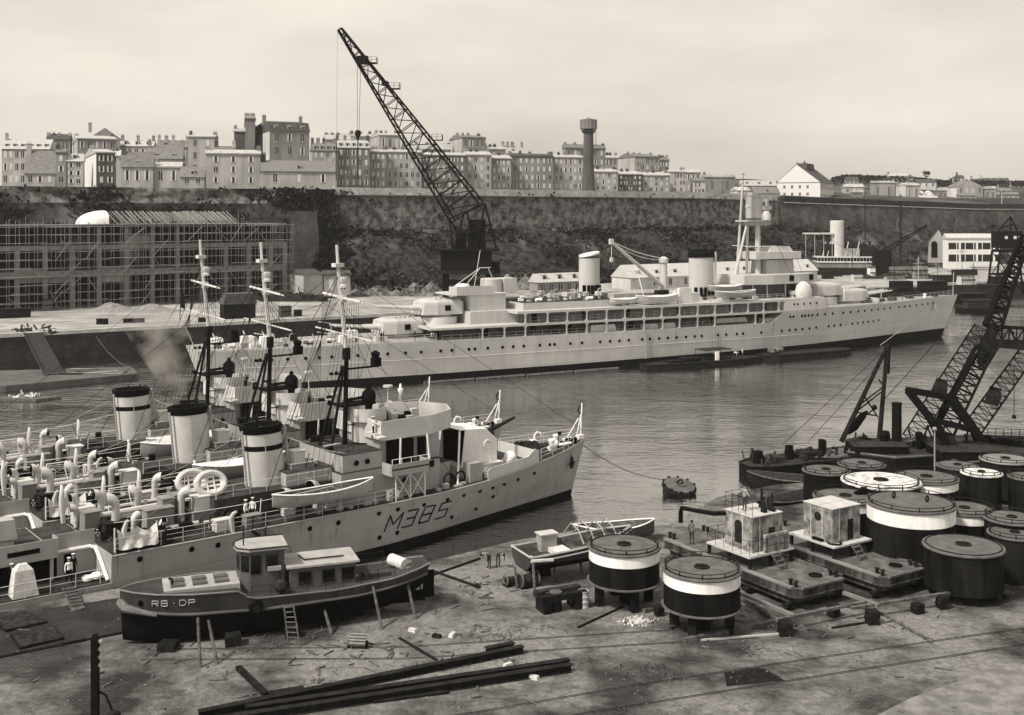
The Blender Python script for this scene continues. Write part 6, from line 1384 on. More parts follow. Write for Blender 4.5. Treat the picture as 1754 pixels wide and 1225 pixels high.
def heap(label, px0, px1, py, hpx, m, seed, dep=5, n=None, name='rubble_heap', cat='rubble heap', z=QZ):
    q = random.Random(seed); a, b = gz(px0, py, z), gz(px1, py, z); w_ = (b[0]-a[0]); k_ = a[1]/F; mb = MB(); nx, ny = 26, 10; hh = hpx*k_
    V = []
    for j in range(ny+1):
        for i in range(nx+1):
            u, v = i/nx, j/ny; e = sin(pi*u)**.6*sin(pi*v)**.7
            V.append((a[0]+w_*u, a[1]+(b[1]-a[1])*u+dep*v, z-.1+hh*e*(.55+.3*sin(u*17+seed)+.25*q.random())))
    mb.add(V, [(j*(nx+1)+i, j*(nx+1)+i+1, (j+1)*(nx+1)+i+1, (j+1)*(nx+1)+i) for j in range(ny) for i in range(nx)])
    for _ in range(n or 0):
        u, v = q.random(), q.random(); p = Vector((a[0]+w_*u, a[1]+dep*v, z+hh*.6*sin(pi*u)**.6)); s = q.uniform(.2, .6); d = Vector((q.gauss(0, 1), q.gauss(0, 1), q.gauss(0, .5))).normalized()*q.uniform(.6, 2.2); mb.tube([p-d, p+d], s*.25, 4)
    return tag(mb.build(name, m), label, cat)
heap('low spread heaps of sand before the unfinished building', 110, 310, 536, 17, 'sand', 2, 7, 0, 'sand_heap', 'sand heap')
heap('dark rubble and scrap heap under the ivy cliff', 585, 690, 508, 17, 'rubble', 5, 8, 50); heap('broken timber and rubble heap by the foot of the big crane', 680, 765, 508, 26, 'rubble', 9, 8, 60)
heap('dark heap of scrap iron left of the huts', 440, 560, 517, 16, 'iron', 4, 5, 60); heap('bushy rubble bank behind the bow of the cruiser', 1480, 1625, 478, 12, 'iron', 14, 9, 60)
heap('rubble slope between the sheds under the rampart', 840, 930, 497, 30, 'rubble', 15, 8, 30)
def qbox(label, px, py, w_, h_, d_=1.2, m='dark', name='crate', cat='crate', z=QZ, rz=.55, group=None, top=0):
    o = gz(px, py, z); r = thing(name, label, cat, o, rz, group); mb = MB(); mb.box(-w_/2, w_/2, 0, d_, 0, h_, taper=top); mb.build('body', m, r)
    mb = MB(); mb.box(-w_/2-.05, w_/2+.05, -.05, d_+.05, h_*.97, h_*1.03); mb.box(-w_/2-.04, w_/2+.04, -.05, -.001, h_*.45, h_*.55); mb.build('frame', 'iron', r); return r
qbox('left of two square dark bins near the quay edge', 171, 556, 1.0, 1.1, 1, 'dark', 'bin', 'bin'); qbox('right of two square dark bins near the quay edge', 181, 556, 1.0, 1.1, 1, 'dark', 'bin', 'bin')
qbox('dark fence like stack of barrels at the far left of the quay', 24, 545, 6.5, 1.9, 1.2, 'woodd', 'barrel_stack', 'stack'); qbox('lattice crate standing on the quay beyond the sweeper masts', 490, 543, 2.4, 2.2, 1.5, 'wood'); qbox('squat dark crate right of the lattice crate', 512, 542, 1.4, 1.3, 1.2, 'dark')
qbox('small hut frame under the scaffold at the left', 82, 533, 1.9, 2.6, 1.5, 'wood', 'hut', 'hut'); qbox('low dark winch box on the quay edge under the smoke', 350, 553, 2, 1, 1, 'iron')
q = random.Random(12); mb = MB()
for k in range(34):
    p = Vector(gz(q.uniform(22, 92), q.uniform(559, 572), QZ)); d = Vector((q.gauss(0, 1), q.gauss(0, 1), abs(q.gauss(0, .4)))).normalized()*q.uniform(.4, 1.6); mb.tube([p, p+d], q.uniform(.06, .25), 5)
tag(mb.build('scrap_pile', 'iron'), 'jumble of scrap and rope at the head of the quay gangway', 'scrap pile')
q = random.Random(13)
for k, (px, lab) in enumerate(((222, 'squat cart with clutter on the quay under the scaffolding'), (238, 'low trolley beside the squat cart on the quay'))):
    qbox(lab, px, 553, 2.2, .8, 1, 'iron', 'cart', 'cart')
# gangway, pontoon, raft on the left water
a, b = gz(57, 571, QZ+.2), gz(93, 640, 1.1); gangway('broad railed gangway sloping from the far quay to the pontoon', a, b, 3.2, 'wood')
t = thing('landing_pontoon', 'long flat pontoon with planks under the far quay gangway', 'pontoon', (0, 0, 0))
mb = MB(); mb.prism([gz(-160, 668, .9)[:2], gz(10, 661, .9)[:2], gz(238, 640, .9)[:2], gz(225, 628, .9)[:2], gz(-160, 640, .9)[:2]], -.3, .9); mb.build('float', 'wall4', t)
q = random.Random(3)
for k in range(9):
    p = gz(q.uniform(120, 220), q.uniform(631, 645), .9); mb = MB(); mb.box(p[0]-q.uniform(1, 2.5), p[0]+q.uniform(1, 2.5), p[1], p[1]+q.uniform(.4, 1), .905, .98+.1*q.random(), rot=q.uniform(-.3, .6)); mb.build('plank', q.choice(['wood', 'woodd', 'wall1']), t)
t = thing('raft', 'small low raft heaped with debris on the dark water at the left', 'raft', gz(46, 685, 0))
mb = MB(); mb.prism([(-5, -1.2), (2, -1.6), (4.6, .9), (-3, 1.6)], -.1, .35); mb.build('deck', 'wood', t); mb = MB(); q = random.Random(6)
for k in range(16): p = Vector((q.uniform(-2.4, 1.6), q.uniform(-.8, .8), .4)); d = Vector((q.gauss(0, 1), q.gauss(0, 1), abs(q.gauss(0, .7)))).normalized()*q.uniform(.3, 1.2); mb.tube([p, p+d], q.uniform(.08, .22), 5)
mb.build('debris', 'canvas', t)
mb = MB(); a = gz(308, 548, QZ); mb.bar(a, (a[0]+.3, a[1], a[2]+6.5), .08); mb.add([(a[0]+.3, a[1], a[2]+6.4), (a[0]+1.2, a[1]-.2, a[2]+4.6), (a[0]+1.0, a[1]+.1, a[2]+2.2), (a[0]+.1, a[1], a[2]+2.6)], [(0, 1, 2, 3), (3, 2, 1, 0)]); tag(mb.build('draped_flag', 'black'), 'dark flag hanging limp from a staff on the far quay', 'flag')
# ---- far right: steamer, small crane, ruined gable, office block, portal crane
sY = 395; kx = sY/F
t = thing('steamer', 'old moored steamer with tall pale funnel and long open decks behind the cruiser bow', 'ship', at(1450, 468, sY), radians(-6))
def XX(px): return (px-1450)*kx
def ZZ(py): return (468-py)*kx
def sb(name, x0, x1, y0, y1, d0, d1, m): mb = MB(); mb.box(XX(x0), XX(x1), d0, d1, ZZ(y1), ZZ(y0)); return mb.build(name, m, t)
mb = MB(); mb.prism([(XX(1392), 0), (XX(1398), -3.5), (XX(1500), -3.5), (XX(1520), 0), (XX(1500), 3.5), (XX(1398), 3.5)], -3, ZZ(458)); mb.build('hull', 'dark', t)
sb('lower_deck', 1398, 1515, 449, 458, -3.4, 3.4, 'wall6'); sb('lower_deck_rail', 1397, 1512, 447, 449.5, -3.7, 3.7, 'shiplight'); sb('saloon', 1400, 1490, 441, 447, -2.6, 2.6, 'void'); sb('upper_deck', 1396, 1500, 439, 441, -3.6, 3.6, 'shiplight')
mb = MB(); mb.bar((0, -3.5, ZZ(447)), (0, -3.5, ZZ(441)), .08); dp_ = mb.build('deck_post', 'shiplight', t); dp_.location = (XX(1399), 0, 0); repeat(dp_, [((XX(1399+k*5.4), 0, 0),) for k in range(1, 18)]); sb('deckhouse', 1410, 1432, 418, 439, -2, 2, 'dark'); sb('deckhouse', 1440, 1470, 426, 439, -2, 2, 'wall1'); sb('deckhouse', 1474, 1492, 422, 439, -1.8, 1.8, 'dark'); sb('awning', 1378, 1426, 399, 401.5, -2.6, 2.6, 'hutroof')
mb = MB()
for px in (1380, 1395, 1410, 1424): mb.bar((XX(px), -2.4, ZZ(440)), (XX(px), -2.4, ZZ(401)), .08)
mb.build('awning_post', 'shiplight', t); mb = MB(); mb.lathe([(11.5*kx, ZZ(440)), (11.5*kx, ZZ(379)), (10.4*kx, ZZ(378)), (10.2*kx, ZZ(384))], (XX(1434), 0, 0), 20, caps=False); mb.build('funnel', 'shiplight', t, True)
mb = MB(); mb.lathe([(10.3*kx, ZZ(379)), (.1, ZZ(382))], (XX(1434), 0, 0), 20); mb.build('funnel_mouth', 'black', t)
mb = MB()
for px, y in ((1408, 440), (1416, 439), (1446, 440), (1464, 439)): mb.tube([(XX(px), -2.2, ZZ(440)), (XX(px+6), -1.4, ZZ(414))], .16, 5)
mb.build('ventilator', 'shiplight', t); mb = MB(); mb.bar((XX(1481), 0, ZZ(440)), (XX(1481), 0, ZZ(350)), .2); mb.bar((XX(1542), 2, ZZ(455)), (XX(1542), 2, ZZ(344)), .35); mb.build('mast', 'dark', t)
t = thing('quay_crane', 'small black quay crane with jib raised to the right before the rampart', 'crane', at(1520, 476, 385)); kc = 385/F
def cp_(px, py, d=0): return Vector(((px-1520)*kc, d, (476-py)*kc))
mb = MB(); a, b = cp_(1497, 456), cp_(1524, 428); mb.box(a.x, b.x, -2, 2, a.z, b.z); mb.build('cab', 'black', t)
mb = MB(); a, b = cp_(1502, 476), cp_(1520, 456); mb.box(a.x, b.x, -1.6, 1.6, 0, b.z); mb.build('pedestal', 'black', t)
mb = MB(); mb.lattice(cp_(1516, 430), cp_(1588, 386), 1.6, 1.4, .5, .5, 10, .14, (0, 1, 0), .06); mb.build('jib', 'black', t); mb = MB(); mb.bar(cp_(1512, 412), cp_(1588, 386), .1); mb.bar(cp_(1512, 412), cp_(1503, 430), .2); mb.bar(cp_(1512, 412), cp_(1518, 430), .2); mb.build('tie_frame', 'black', t)
gY = 440; kg = gY/F; t = thing('ruined_gable', 'pale ruined gable wall with tall arched opening beside the office block', 'ruin', at(1605, 450, gY), -.3)
mb = MB(); pts = [(-15*kg, 0), (13*kg, 0), (15*kg, 30*kg), (3*kg, 56*kg), (-13*kg, 34*kg)]; R = [[(x, y, z) for x, z in pts] for y in (0, .8)]; mb.rings(R); mb.build('wall', 'wall5', t)
o = arch_mb(10*kg, 28*kg, .1).build('arch_opening', 'void', t); o.location = (-1, -.02, 2)
mb = MB(); mb.slab([(-13*kg, .8, 34*kg), (3*kg, .8, 56*kg), (3*kg, 9, 56*kg), (-13*kg, 9, 34*kg)], -.3); mb.build('roof', 'slate2', t)
t = Hs('white two storey office block with long window bands at the right', 1616, 1622, 1712, 402, 409, 460, 415, 0, 0, 1, 'low', 'shutter', 'hutroof', 0, cat='office building', name='office_block', extra=0, depth=9)
k_ = 415/F
for z0, z1 in ((33, 44), (12, 24)):
    mb = MB(); mb.box(.5, 19.6, -.06, .1, z0*k_, z1*k_); wb = mb.build('window_band', 'pane', t)
    for i in range(7): mb = MB(); mb.box(.4+i*3.2-.12, .4+i*3.2+.12, -.12, .0, z0*k_, z1*k_); mb.build('mullion', 'shutter', wb)
    for i in range(6):
        if i % 2: mb = MB(); mb.box(1.2+i*3.2, 2.0+i*3.2, -.1, 0, z0*k_, z1*k_); mb.build('blind', 'shutter', wb)
t = thing('portal_crane', 'black portal crane with gantry legs at the far right edge', 'crane', at(1728, 505, 305)); kp = 305/F
def pp(px, py, d=0): return Vector(((px-1728)*kp, d, (505-py)*kp))
mb = MB()
for a, b, w_ in (((1698, 505), (1706, 430), .3), ((1760, 505), (1752, 430), .3), ((1706, 430), (1752, 430), .4), ((1700, 470), (1757, 468), .25), ((1700, 500), (1752, 432), .16), ((1758, 500), (1706, 432), .16), ((1700, 480), (1730, 430), .12), ((1758, 478), (1730, 430), .12)):
    for d in (-2.5, 2.5): mb.tube([pp(*a, d), pp(*b, d)], w_, 5)
for px, py in ((1698, 500), (1706, 430), (1752, 430), (1760, 500), (1700, 470)): mb.bar(pp(px, py, -2.5), pp(px, py, 2.5), .22)
mb.build('portal', 'black', t); mb = MB(); a, b = pp(1704, 425), pp(1746, 396); mb.box(a.x, b.x, -2.4, 2.4, a.z, b.z); hs_ = mb.build('machinery_house', 'black', t)
mb = MB()
for px in (1717, 1732, 1740): a = pp(px, 406); mb.box(a.x-.4, a.x+.4, -2.45, -2.4, a.z-.5, a.z+.3)
mb.build('window', 'wall3', hs_); mb = MB()
for a, b in (((1710, 396), (1731, 371)), ((1743, 396), (1731, 371)), ((1731, 396), (1731, 371)), ((1716, 390), (1738, 384))): mb.tube([pp(*a), pp(*b)], .22, 5)
mb.build('gallows', 'black', t)
for px, w_, lab in ((1548, 6, 'black goods wagon on the quay beyond the cruiser forecastle'), (1602, 8, 'taller black goods wagon behind the bow of the cruiser')):
    qbox(lab, px, 500, w_, 2.9, 2.6, 'black', 'goods_wagon', 'wagon', rz=.25)
for px, py, w_, h_, m_, lab in ((1665, 520, 8, 2.4, 'black', 'dark flat lighter moored past the cruiser bow'), (1700, 508, 9, 3, 'dark', 'dark storage shed on the quay below the portal crane'), (1470, 482, 3, 2.2, 'wall3', 'pale crate pile on the bright quay by the forward turret'), (1495, 476, 2, 3.4, 'white', 'small white sign board on the bright quay'), (1655, 472, 9, 2, 'dark', 'row of low dark trucks before the office block'), (1420, 478, 3.4, 2.4, 'dark', 'dark crate beside the steamer stern'), (1690, 466, 12, 1.8, 'wall3', 'pale low wall strip under the office block'), (1555, 470, 16, 3, 'wall1', 'long grey lean-to under the casemates'), (1420, 497, 4.5, 2.0, 'hutroof', 'bright canvas covered stack right of the forward turrets')):
    qbox(lab, px, py, w_, h_, 2, m_, {'lighter': 'lighter'}.get(lab.split()[2], 'storage_box'), 'storage', rz=.2)

# thicket of masts, sheds and gear in the far right corner of the basin
for px, y0, y1, Y, w_, lab in ((1460, 410, 470, 360, .12, 'thin dark mast rising beside the steamer stern'), (1512, 395, 468, 380, .14, 'thin dark mast right of the steamer saloon'), (1562, 412, 476, 350, .12, 'slim pole between the quay crane and the ruined gable'), (1573, 440, 500, 330, .13, 'pale slim pole before the casemates'), (1648, 420, 500, 330, .1, 'thin pole in front of the office block corner'), (1532, 440, 498, 330, .12, 'short dark mast behind the goods wagons'), (1606, 455, 505, 325, .12, 'short mast right of the taller goods wagon'), (1667, 450, 508, 325, .12, 'thin mast before the low trucks')):
    a, b = at(px, y1, Y), at(px, y0, Y); mb = MB(); mb.tube([a, b], [w_, w_*.6], 5); mb.bar((b[0]-1.4, b[1], b[2]-2), (b[0]+1.4, b[1], b[2]-1.8), .05); mb.bar(b, (a[0]-3, a[1], a[2]), .03, 3); mb.bar(b, (a[0]+3, a[1], a[2]), .03, 3)
    tag(mb.build('mast', 'wall3' if 'pale' in lab else 'dark'), lab, 'mast')
for px, py, w_, h_, d_, m_, lab in ((1432, 474, 5, 2.2, 2, 'iron', 'rusty scrap stack below the steamer hull'), (1500, 470, 6, 1.8, 2, 'wood', 'timber stack below the quay crane'), (1535, 480, 7, 1.5, 2, 'wall1', 'grey low shed on the quay left of the goods wagons'), (1580, 478, 5, 2.8, 3, 'wall6', 'stained small shed below the ruined gable'), (1625, 484, 8, 2.2, 3, 'iron', 'rusty low stack of plates before the office block'), (1660, 488, 5, 3, 3, 'wall2', 'pale small shed right of the rusty plates'), (1712, 486, 6, 2.2, 2, 'woodd', 'tarred stack between the legs of the portal crane'), (1470, 497, 5, 1.4, 2, 'deckl', 'pale plank pile beside the forward turrets on the quay'), (1522, 502, 6, 1.2, 2, 'dark', 'dark pipe stack near the wagons on the quay edge'), (1680, 528, 7, 1.8, 2, 'iron', 'rusty float moored beneath the portal crane')):
    qbox(lab, px, py, w_, h_, d_, m_, 'storage_stack', 'stack', rz=.25, top=.12)
lt_ = lighter('small dark tug lying past the bow of the cruiser', Fr(*gz(1640, 532, .4)[:2], 12), 0, 15, -2.4, 2.4, 1.3, 'black', 'iron', 'tug', 'boat', .2)
mb = MB(); mb.box(5, 9, -1.3, 1.3, 1.3, 3.6); mb.build('wheelhouse', 'dark', lt_); mb = MB(); mb.lathe([(.6, 1.3), (.55, 5.4)], (10.4, 0, 0), 12); mb.build('funnel', 'black', lt_)
# ================================================================ the near yard
def buoy(label, cx, cy, hw, band=True, top='buoytop', zt=5.7, z0=2.62, flange=True, rail_=True, side='buoyplate', bandh=.62, hatch=True, tilt=(0, 0), r=None, dome=0, group=None, legs=True):
    Y = F*(H-zt)/(cy-HY); X = (cx-CX)/F*Y; r = hw/F*Y if r is None else r; h_ = zt-z0
    t = thing('boom_buoy', label, 'buoy', (X, Y, z0), rnd.uniform(0, 6), group); t.rotation_euler = (tilt[0], tilt[1], rnd.uniform(0, 6))
    mb = MB(); mb.lathe([(r, 0), (r, h_-.02)], seg=44); mb.build('shell', side, t, True)
    if band: mb = MB(); mb.lathe([(r+.012, h_-.12-bandh), (r+.012, h_-.12)], seg=44, caps=False); mb.build('painted_band', 'band', t, True)
    mb = MB(); mb.lathe([(r+.1, h_-.12), (r+.13, h_-.06), (r+.1, h_+.02), (r*.9, h_+.05), (.05, h_+.05+dome)], seg=44); tp = mb.build('top_plate', top, t)
    mb = MB(); mb.lathe([(r*.97, h_+.03), (r*.97, h_+.09), (r*.94, h_+.09), (r*.94, h_+.04)], seg=44, caps=False); mb.build('coaming_ring', 'dark', tp)
    if hatch:
        mb = MB(); mb.lathe([(r*.2, h_+.04), (r*.2, h_+.14), (r*.15, h_+.15), (r*.14, h_+.06)], seg=18, caps=False); mb.lathe([(r*.14, h_+.065), (.01, h_+.066)], seg=18)
        for k in range(5): a = k*1.26; mb.tube([(r*.06*cos(a), r*.06*sin(a), h_+.06), (r*.1*cos(a), r*.1*sin(a), h_+.2)], .05, 5)
        mb.build('hatch', 'dark', tp)
    if rail_:
        mb = MB(); n = 10
        for k in range(n): a = 2*pi*k/n; mb.tube([(r*.98*cos(a), r*.98*sin(a), h_+.0), (r*.98*cos(a), r*.98*sin(a), h_+.3)], [.06, .035], 5)
        mb.torus((0, 0, h_+.3), r*.98, .028, 40, 4); mb.build('rope_rail', 'dark', tp)
    if flange:
        mb = MB(); mb.lathe([(r, -.0), (r+.14, .02), (r+.14, .09), (r, .11)], seg=44, caps=False); fl = mb.build('base_flange', 'buoytop', t)
    if legs:
        mb = MB(); zz = z0-GZ
        mb.box(-.24, .24, -.24, .24, -zz, 0)
        lg = mb.build('timber_block', 'woodd', t); lg.location = (r*.75, 0, 0); repeat(lg, [((r*.75*cos(a), r*.75*sin(a), 0), a) for a in (1.57, 3.14, 4.71)]+[((0, 0, 0),)])
    return t
buoy('banded black buoy with clear rope rail beside the propped work boat', 1069, 934, 60, z0=3.45, bandh=.7)
buoy('banded black buoy in front of the barges, nearest to the camera', 1202, 973, 65, zt=5.65, z0=3.4, bandh=.7)
bg_ = buoy('largest banded black buoy, standing higher than all the others', 1560, 860, 72, zt=6.7, z0=2.5, bandh=1.0, flange=False, hatch=False)
buoy('plain black buoy without a band and with smeared grey top, lower right', 1650, 934, 64, False, 'buoytop', 5.3, 2.65, False, False)
buoy('dark buoy with chalky white top behind the largest buoy', 1509, 823, 65, False, 'buoypale', 5.9, 2.4, False, r=2.95, side='dark')
buoy('banded buoy with a dark fitting on its top behind the right steel hut', 1448, 850, 52, True, zt=5.55, flange=False)
buoy('banded buoy half hidden behind the right shoulder of the largest buoy', 1652, 871, 47, True, zt=5.5, flange=False)
buoy('banded buoy behind the chalky topped one', 1587, 817, 51, True, zt=5.6, flange=False)
buoy('dark low buoy at the water edge below the black lighter', 1415, 805, 38, False, zt=5.4, flange=False)
buoy('dark buoy with narrow white lid on a wider rim', 1681, 809, 32, False, 'buoypale', 5.7, 2.4, False)
buoy('dark bare topped buoy beneath the pontoon of the floating crane', 1640, 797, 33, False, zt=5.6, flange=False, rail_=False)
buoy('dark pale rimmed buoy by the frame edge just below the floating crane', 1722, 786, 40, False, 'wall6', 5.6, 2.4, False)
buoy('grey topped buoy cut by the right frame edge above the plain black buoy', 1733, 887, 44, False, zt=5.5, flange=False)
buoy('low ribbed buoy at the right frame edge behind the plain black buoy', 1738, 913, 42, False, 'buoytop', 5.1, 2.1, False)
buoy('far dark buoy half cut by the right frame edge', 1760, 816, 30, False, zt=5.4, flange=False)
buoy('pale flat buoy lid glimpsed behind the chalky topped buoy', 1476, 794, 38, False, 'buoytop', 5.0, 2.4, False)
# two wedge weights, block and ring bolts on the big buoy
bl = at(1456+40, 843, F*(H-5.7)/(848-HY)); mb = MB()
for k in range(4): mb.box(-.45+.1*k, .45+.05*k, -.2, .25, .12*k, .12*k+.1, rot=.4*k)
o = mb.build('chain_stopper', 'black'); o.location = (gz(1474, 846, 5.63)[0], gz(1474, 846, 5.63)[1], 5.63); tag(o, 'black iron chain fitting lying on the banded buoy top behind the hut', 'fitting')
for px, py in ((1531, 853), (1588, 860)):
    mb = MB(); mb.torus((0, 0, .28), .2, .06, 12, 5, Matrix.Rotation(pi/2, 3, 'X')); o = mb.build('ring_bolt', 'dark', bg_); p = gz(px, py, 6.75); d = Vector(p)-bg_.location; a = -bg_.rotation_euler.z
    o.location = (d.x*cos(a)-d.y*sin(a), d.x*sin(a)+d.y*cos(a), 6.75-2.5-.05)
# tilted mooring buoy afloat
w_ = gz(1165, 850, 0); t = thing('mooring_buoy', 'squat grey mooring buoy with studded rim afloat in the basin', 'buoy', (w_[0], w_[1]+1.6, -.3)); t.rotation_euler = (radians(16), radians(3), .3)
mb = MB(); mb.lathe([(1.5, 0), (1.5, .55), (1.68, .75), (1.68, 1.0), (1.5, 1.12)], seg=24); mb.build('float', 'dark', t, False); mb = MB(); mb.lathe([(1.5, 1.121), (.6, 1.2), (.6, 1.3), (.45, 1.3), (.4, 1.2), (.05, 1.2)], seg=24); mb.build('top_plate', 'buoytop', t)
mb = MB(); mb.box(-.1, .1, -.1, .1, .8, 1.2); st_ = mb.build('rim_stud', 'black', t); st_.location = (1.56, 0, 0); repeat(st_, [((1.56*cos(2*pi*k/10), 1.56*sin(2*pi*k/10), 0), 2*pi*k/10) for k in range(1, 10)]); mb = MB(); mb.torus((0, 0, 1.4), .25, .07, 12, 5, Matrix.Rotation(pi/2, 3, 'X')); mb.build('mooring_ring', 'black', t)
# ---------------------------------------------------------------- the two deck barges on stocks with steel huts
def barge(label, near, right, length, hutlab, rails, zD=3.4):
    n0 = gz(*near, zD); r0 = gz(*right, zD); W = math.hypot(r0[0]-n0[0], r0[1]-n0[1])
    fr = Fr(n0[0], n0[1], 122); t = thing('deck_barge', label, 'barge', (n0[0], n0[1], 0), fr.a)
    pl = [(0, -.5), (.5, 0), (length-.6, 0), (length, -.8), (length, -W+.8), (length-.6, -W), (.5, -W), (0, -W+.5)]
    lo = [(p[0]*.93+.5, -W/2+(p[1]+W/2)*.93) for p in pl]
    mb = MB(); mb.prism(lo, 2.42, zD-.55, None); mb.prism(pl, zD-.55, zD-.02); mb.build('hull', 'bargeside', t)
    mb = MB(); mb.prism([(-W/2*0+p[0]*.985+.05, -W/2+(p[1]+W/2)*.97) for p in pl], zD-.02, zD+.01); mb.build('deck', 'bargedeck', t)
    mb = MB(); mb.box(.5, length-.5, -.2, .04, zD-.02, zD+.12); rb_ = mb.build('edge_timber', 'wall6', t)
    mb = MB(); mb.box(.5, length-.5, -W-.04, -W+.2, zD-.02, zD+.12); mb.build('edge_timber', 'wood', t); mb = MB(); mb.box(-.06, .16, -W+.4, -.4, zD-.02, zD+.1); mb.build('edge_timber', 'wood', t)
    mb = MB(); mb.tube([(.0, -.4, zD-.5), (.5, .06, zD-.5), (length-.6, .06, zD-.5)], .07, 5); mb.tube([(.0, -W+.5, zD-.5), (-.05, -.5, zD-.5)], .07, 5)
    for k in range(int(length/1.1)): mb.box(.6+k*1.1, .66+k*1.1, .0, .05, 2.9, zD-.05)
    mb.build('rubbing_strake', 'bargeside', t)
    for x, y in ((.6, -.5), (.6, -W+.5), (length-.8, -.7), (length-.8, -W+.7)):
        mb = MB(); mb.lathe([(.12, zD), (.1, zD+.3), (.17, zD+.32), (.15, zD+.4)], (x-.0, y, 0), 8); mb.lathe([(.12, zD), (.1, zD+.3), (.17, zD+.32), (.15, zD+.4)], (x+.45, y, 0), 8); mb.build('bollard', 'dark', t)
    mb = MB(); mb.lathe([(.45, zD+.01), (.45, zD+.08), (.36, zD+.08), (.35, zD+.02), (.01, zD+.021)], (1.5, -W+1.4, 0), 16); mb.build('manhole', 'black', t)
    # platform and hut
    pz = zD+.95; x0, x1, y0, y1 = 4.3, 8.5, -W+.4, -.1
    mb = MB(); mb.box(x0, x1, y0, y1, pz-.12, pz); pf = mb.build('platform', 'hutroof', t)
    mb = MB(); mb.box(-.09, .09, -.09, .09, zD, pz-.12); lg_ = mb.build('platform_leg', 'woodd', pf); pp_ = [((x, y, 0),) for x in (x0+.15, (x0+x1)/2, x1-.15) for y in (y0+.15, (y0+y1)/2, y1-.15)]; lg_.location = pp_[0][0]; repeat(lg_, pp_[1:])
    hx0, hx1, hy0, hy1, hz = x0+.55, x0+3.15, y0+.6, y0+3.35, pz+2.35
    mb = MB(); mb.box(hx0, hx1, hy0, hy1, pz, hz); h_ = mb.build('steel_hut', 'hut', t, )
    mb = MB(); mb.box(hx0-.05, hx1+.05, hy0-.05, hy1+.05, hz+.001, hz+.06); mb.box((hx0+hx1)/2-.04, (hx0+hx1)/2+.04, hy0, hy1, hz+.061, hz+.08); mb.build('roof', 'hutroof', h_)
    mb = MB(); xc = hx0+1.3
    if rails:
        o = arch_mb(.62, 1.5, .03, 8).build('doorway', 'dark', h_); o.location = (xc, hy1+.02, pz+.45); o.rotation_euler = (0, 0, pi)
    else:
        mb.lathe([(.3, 0), (.3, .02)], seg=16); o = mb.build('round_window', 'dark', h_); o.location = (xc, hy1+.02, pz+1.65); o.rotation_euler = (-pi/2, 0, 0)
    mb = MB(); mb.box(hx0-.02, hx0, hy0+.7, hy0+1.25, pz+.1, pz+1.5); mb.build('dark_stain', 'dark', h_)
    mb = MB()
    for k in (.35, .75): mb.box(hx0-.015, hx0-.001, hy0+(hy1-hy0)*k-.03, hy0+(hy1-hy0)*k+.03, pz, hz); mb.box(hx0+(hx1-hx0)*k-.03, hx0+(hx1-hx0)*k+.03, hy1+.001, hy1+.015, pz, hz)
    mb.build('weld_seam', 'hutroof', h_)
    mb = MB(); mb.slab([(x0-.9, y0+1.5, zD+.05), (x0-.02, y0+1.5, pz), (x0-.02, y0+1.56, pz), (x0-.9, y0+1.56, zD+.05)], .06); mb.slab([(x0-.9, y0+2.2, zD+.05), (x0-.02, y0+2.2, pz), (x0-.02, y0+2.26, pz), (x0-.9, y0+2.26, zD+.05)], .06)
    for k in range(3): u = (k+.6)/3.4; mb.box(x0-.9+.88*u-.1, x0-.9+.88*u+.1, y0+1.5, y0+2.26, zD+.05+.9*u, zD+.1+.9*u)
    mb.build('steps', 'wood', pf)
    if rails:
        mb = MB(); rail(mb, [(x0+.05, y1-.05, pz), (x0+.05, y0+.05, pz)], 1.0, .022, .8, 2); rail(mb, [(x0+.05, y1-.05, pz), (x1-.05, y1-.05, pz), (x1-.05, y0+.05, pz)], 1.0, .022, .9, 2); rail(mb, [(hx0, hy1, hz+.06), (hx1, hy1, hz+.06), (hx1, hy0, hz+.06)], 1.15, .022, .7, 2); mb.build('guard_rail', 'dark', pf)
        mb = MB(); mb.prism([(x0+.05, y0+.5), (x0+.1, y0+2.6), (x0+.3, y0+2.6), (x0+.3, y0+.5)], pz, lambda x, y: pz+1.0+.2*sin(y*3), None); mb.build('canvas_dodger', 'hut', pf)
        mb = MB()
        for x, y, h2 in ((hx0+.4, hy0+.5, 1.3), (hx0+.9, hy0+.4, .9), (hx0+.5, hy0+1.2, 1.1), (hx0+1.4, hy0+.5, 1.5)): mb.tube([(x, y, hz+.06), (x+.05, y, hz+h2)], [.1, .06], 6); mb.box(x-.2, x+.2, y-.12, y+.12, hz+.06, hz+.3)
        mb.build('roof_machinery', 'dark', h_)
        mb = MB(); mb.tube([(hx1-.15, hy1-.35, hz-.25), (x1-.6, y1-.1, hz-.3), (x1+2.4, y1+.15, hz-.55), (x1+2.5, y1+.15, hz-.9), (x1+2.5, y1+.15, zD+1.7)], .16, 8); mb.build('suction_hose', 'black', h_, True)
    else:
        mb = MB(); mb.torus((x0+.6, y1-.7, pz+.06), .45, .07, 16, 5); mb.box(x0+1.3, x0+2.2, y1-.5, y1-.2, pz, pz+.18); mb.build('hose_coil', 'black', pf)
    # stocks
    for k, x in enumerate((.8, 4.4, 8.2, 11.8)):
        if x > length-1: continue
        mb = MB(); mb.box(x-.25, x+.25, -W-.2, .3, 2.2, 2.41); tb = mb.build('cross_bearer', 'woodd', t)
        mb = MB()
        for y in (-.3, -W/2, -W+.3): mb.box(x-.28, x+.28, y-.28, y+.28, GZ-.02, 2.2)
        mb.build('keel_block', 'woodd', tb)
    return fr, t, W
b1, _, W1 = barge('rusted deck barge on stocks carrying a railed steel hut with men on top', (1366, 1013), (1451, 990), 13.4, '', True)
b2, _, W2 = barge('rusted deck barge on stocks carrying a bare steel hut, before the largest buoy', (1516, 993), (1588, 973), 13.0, '', False)
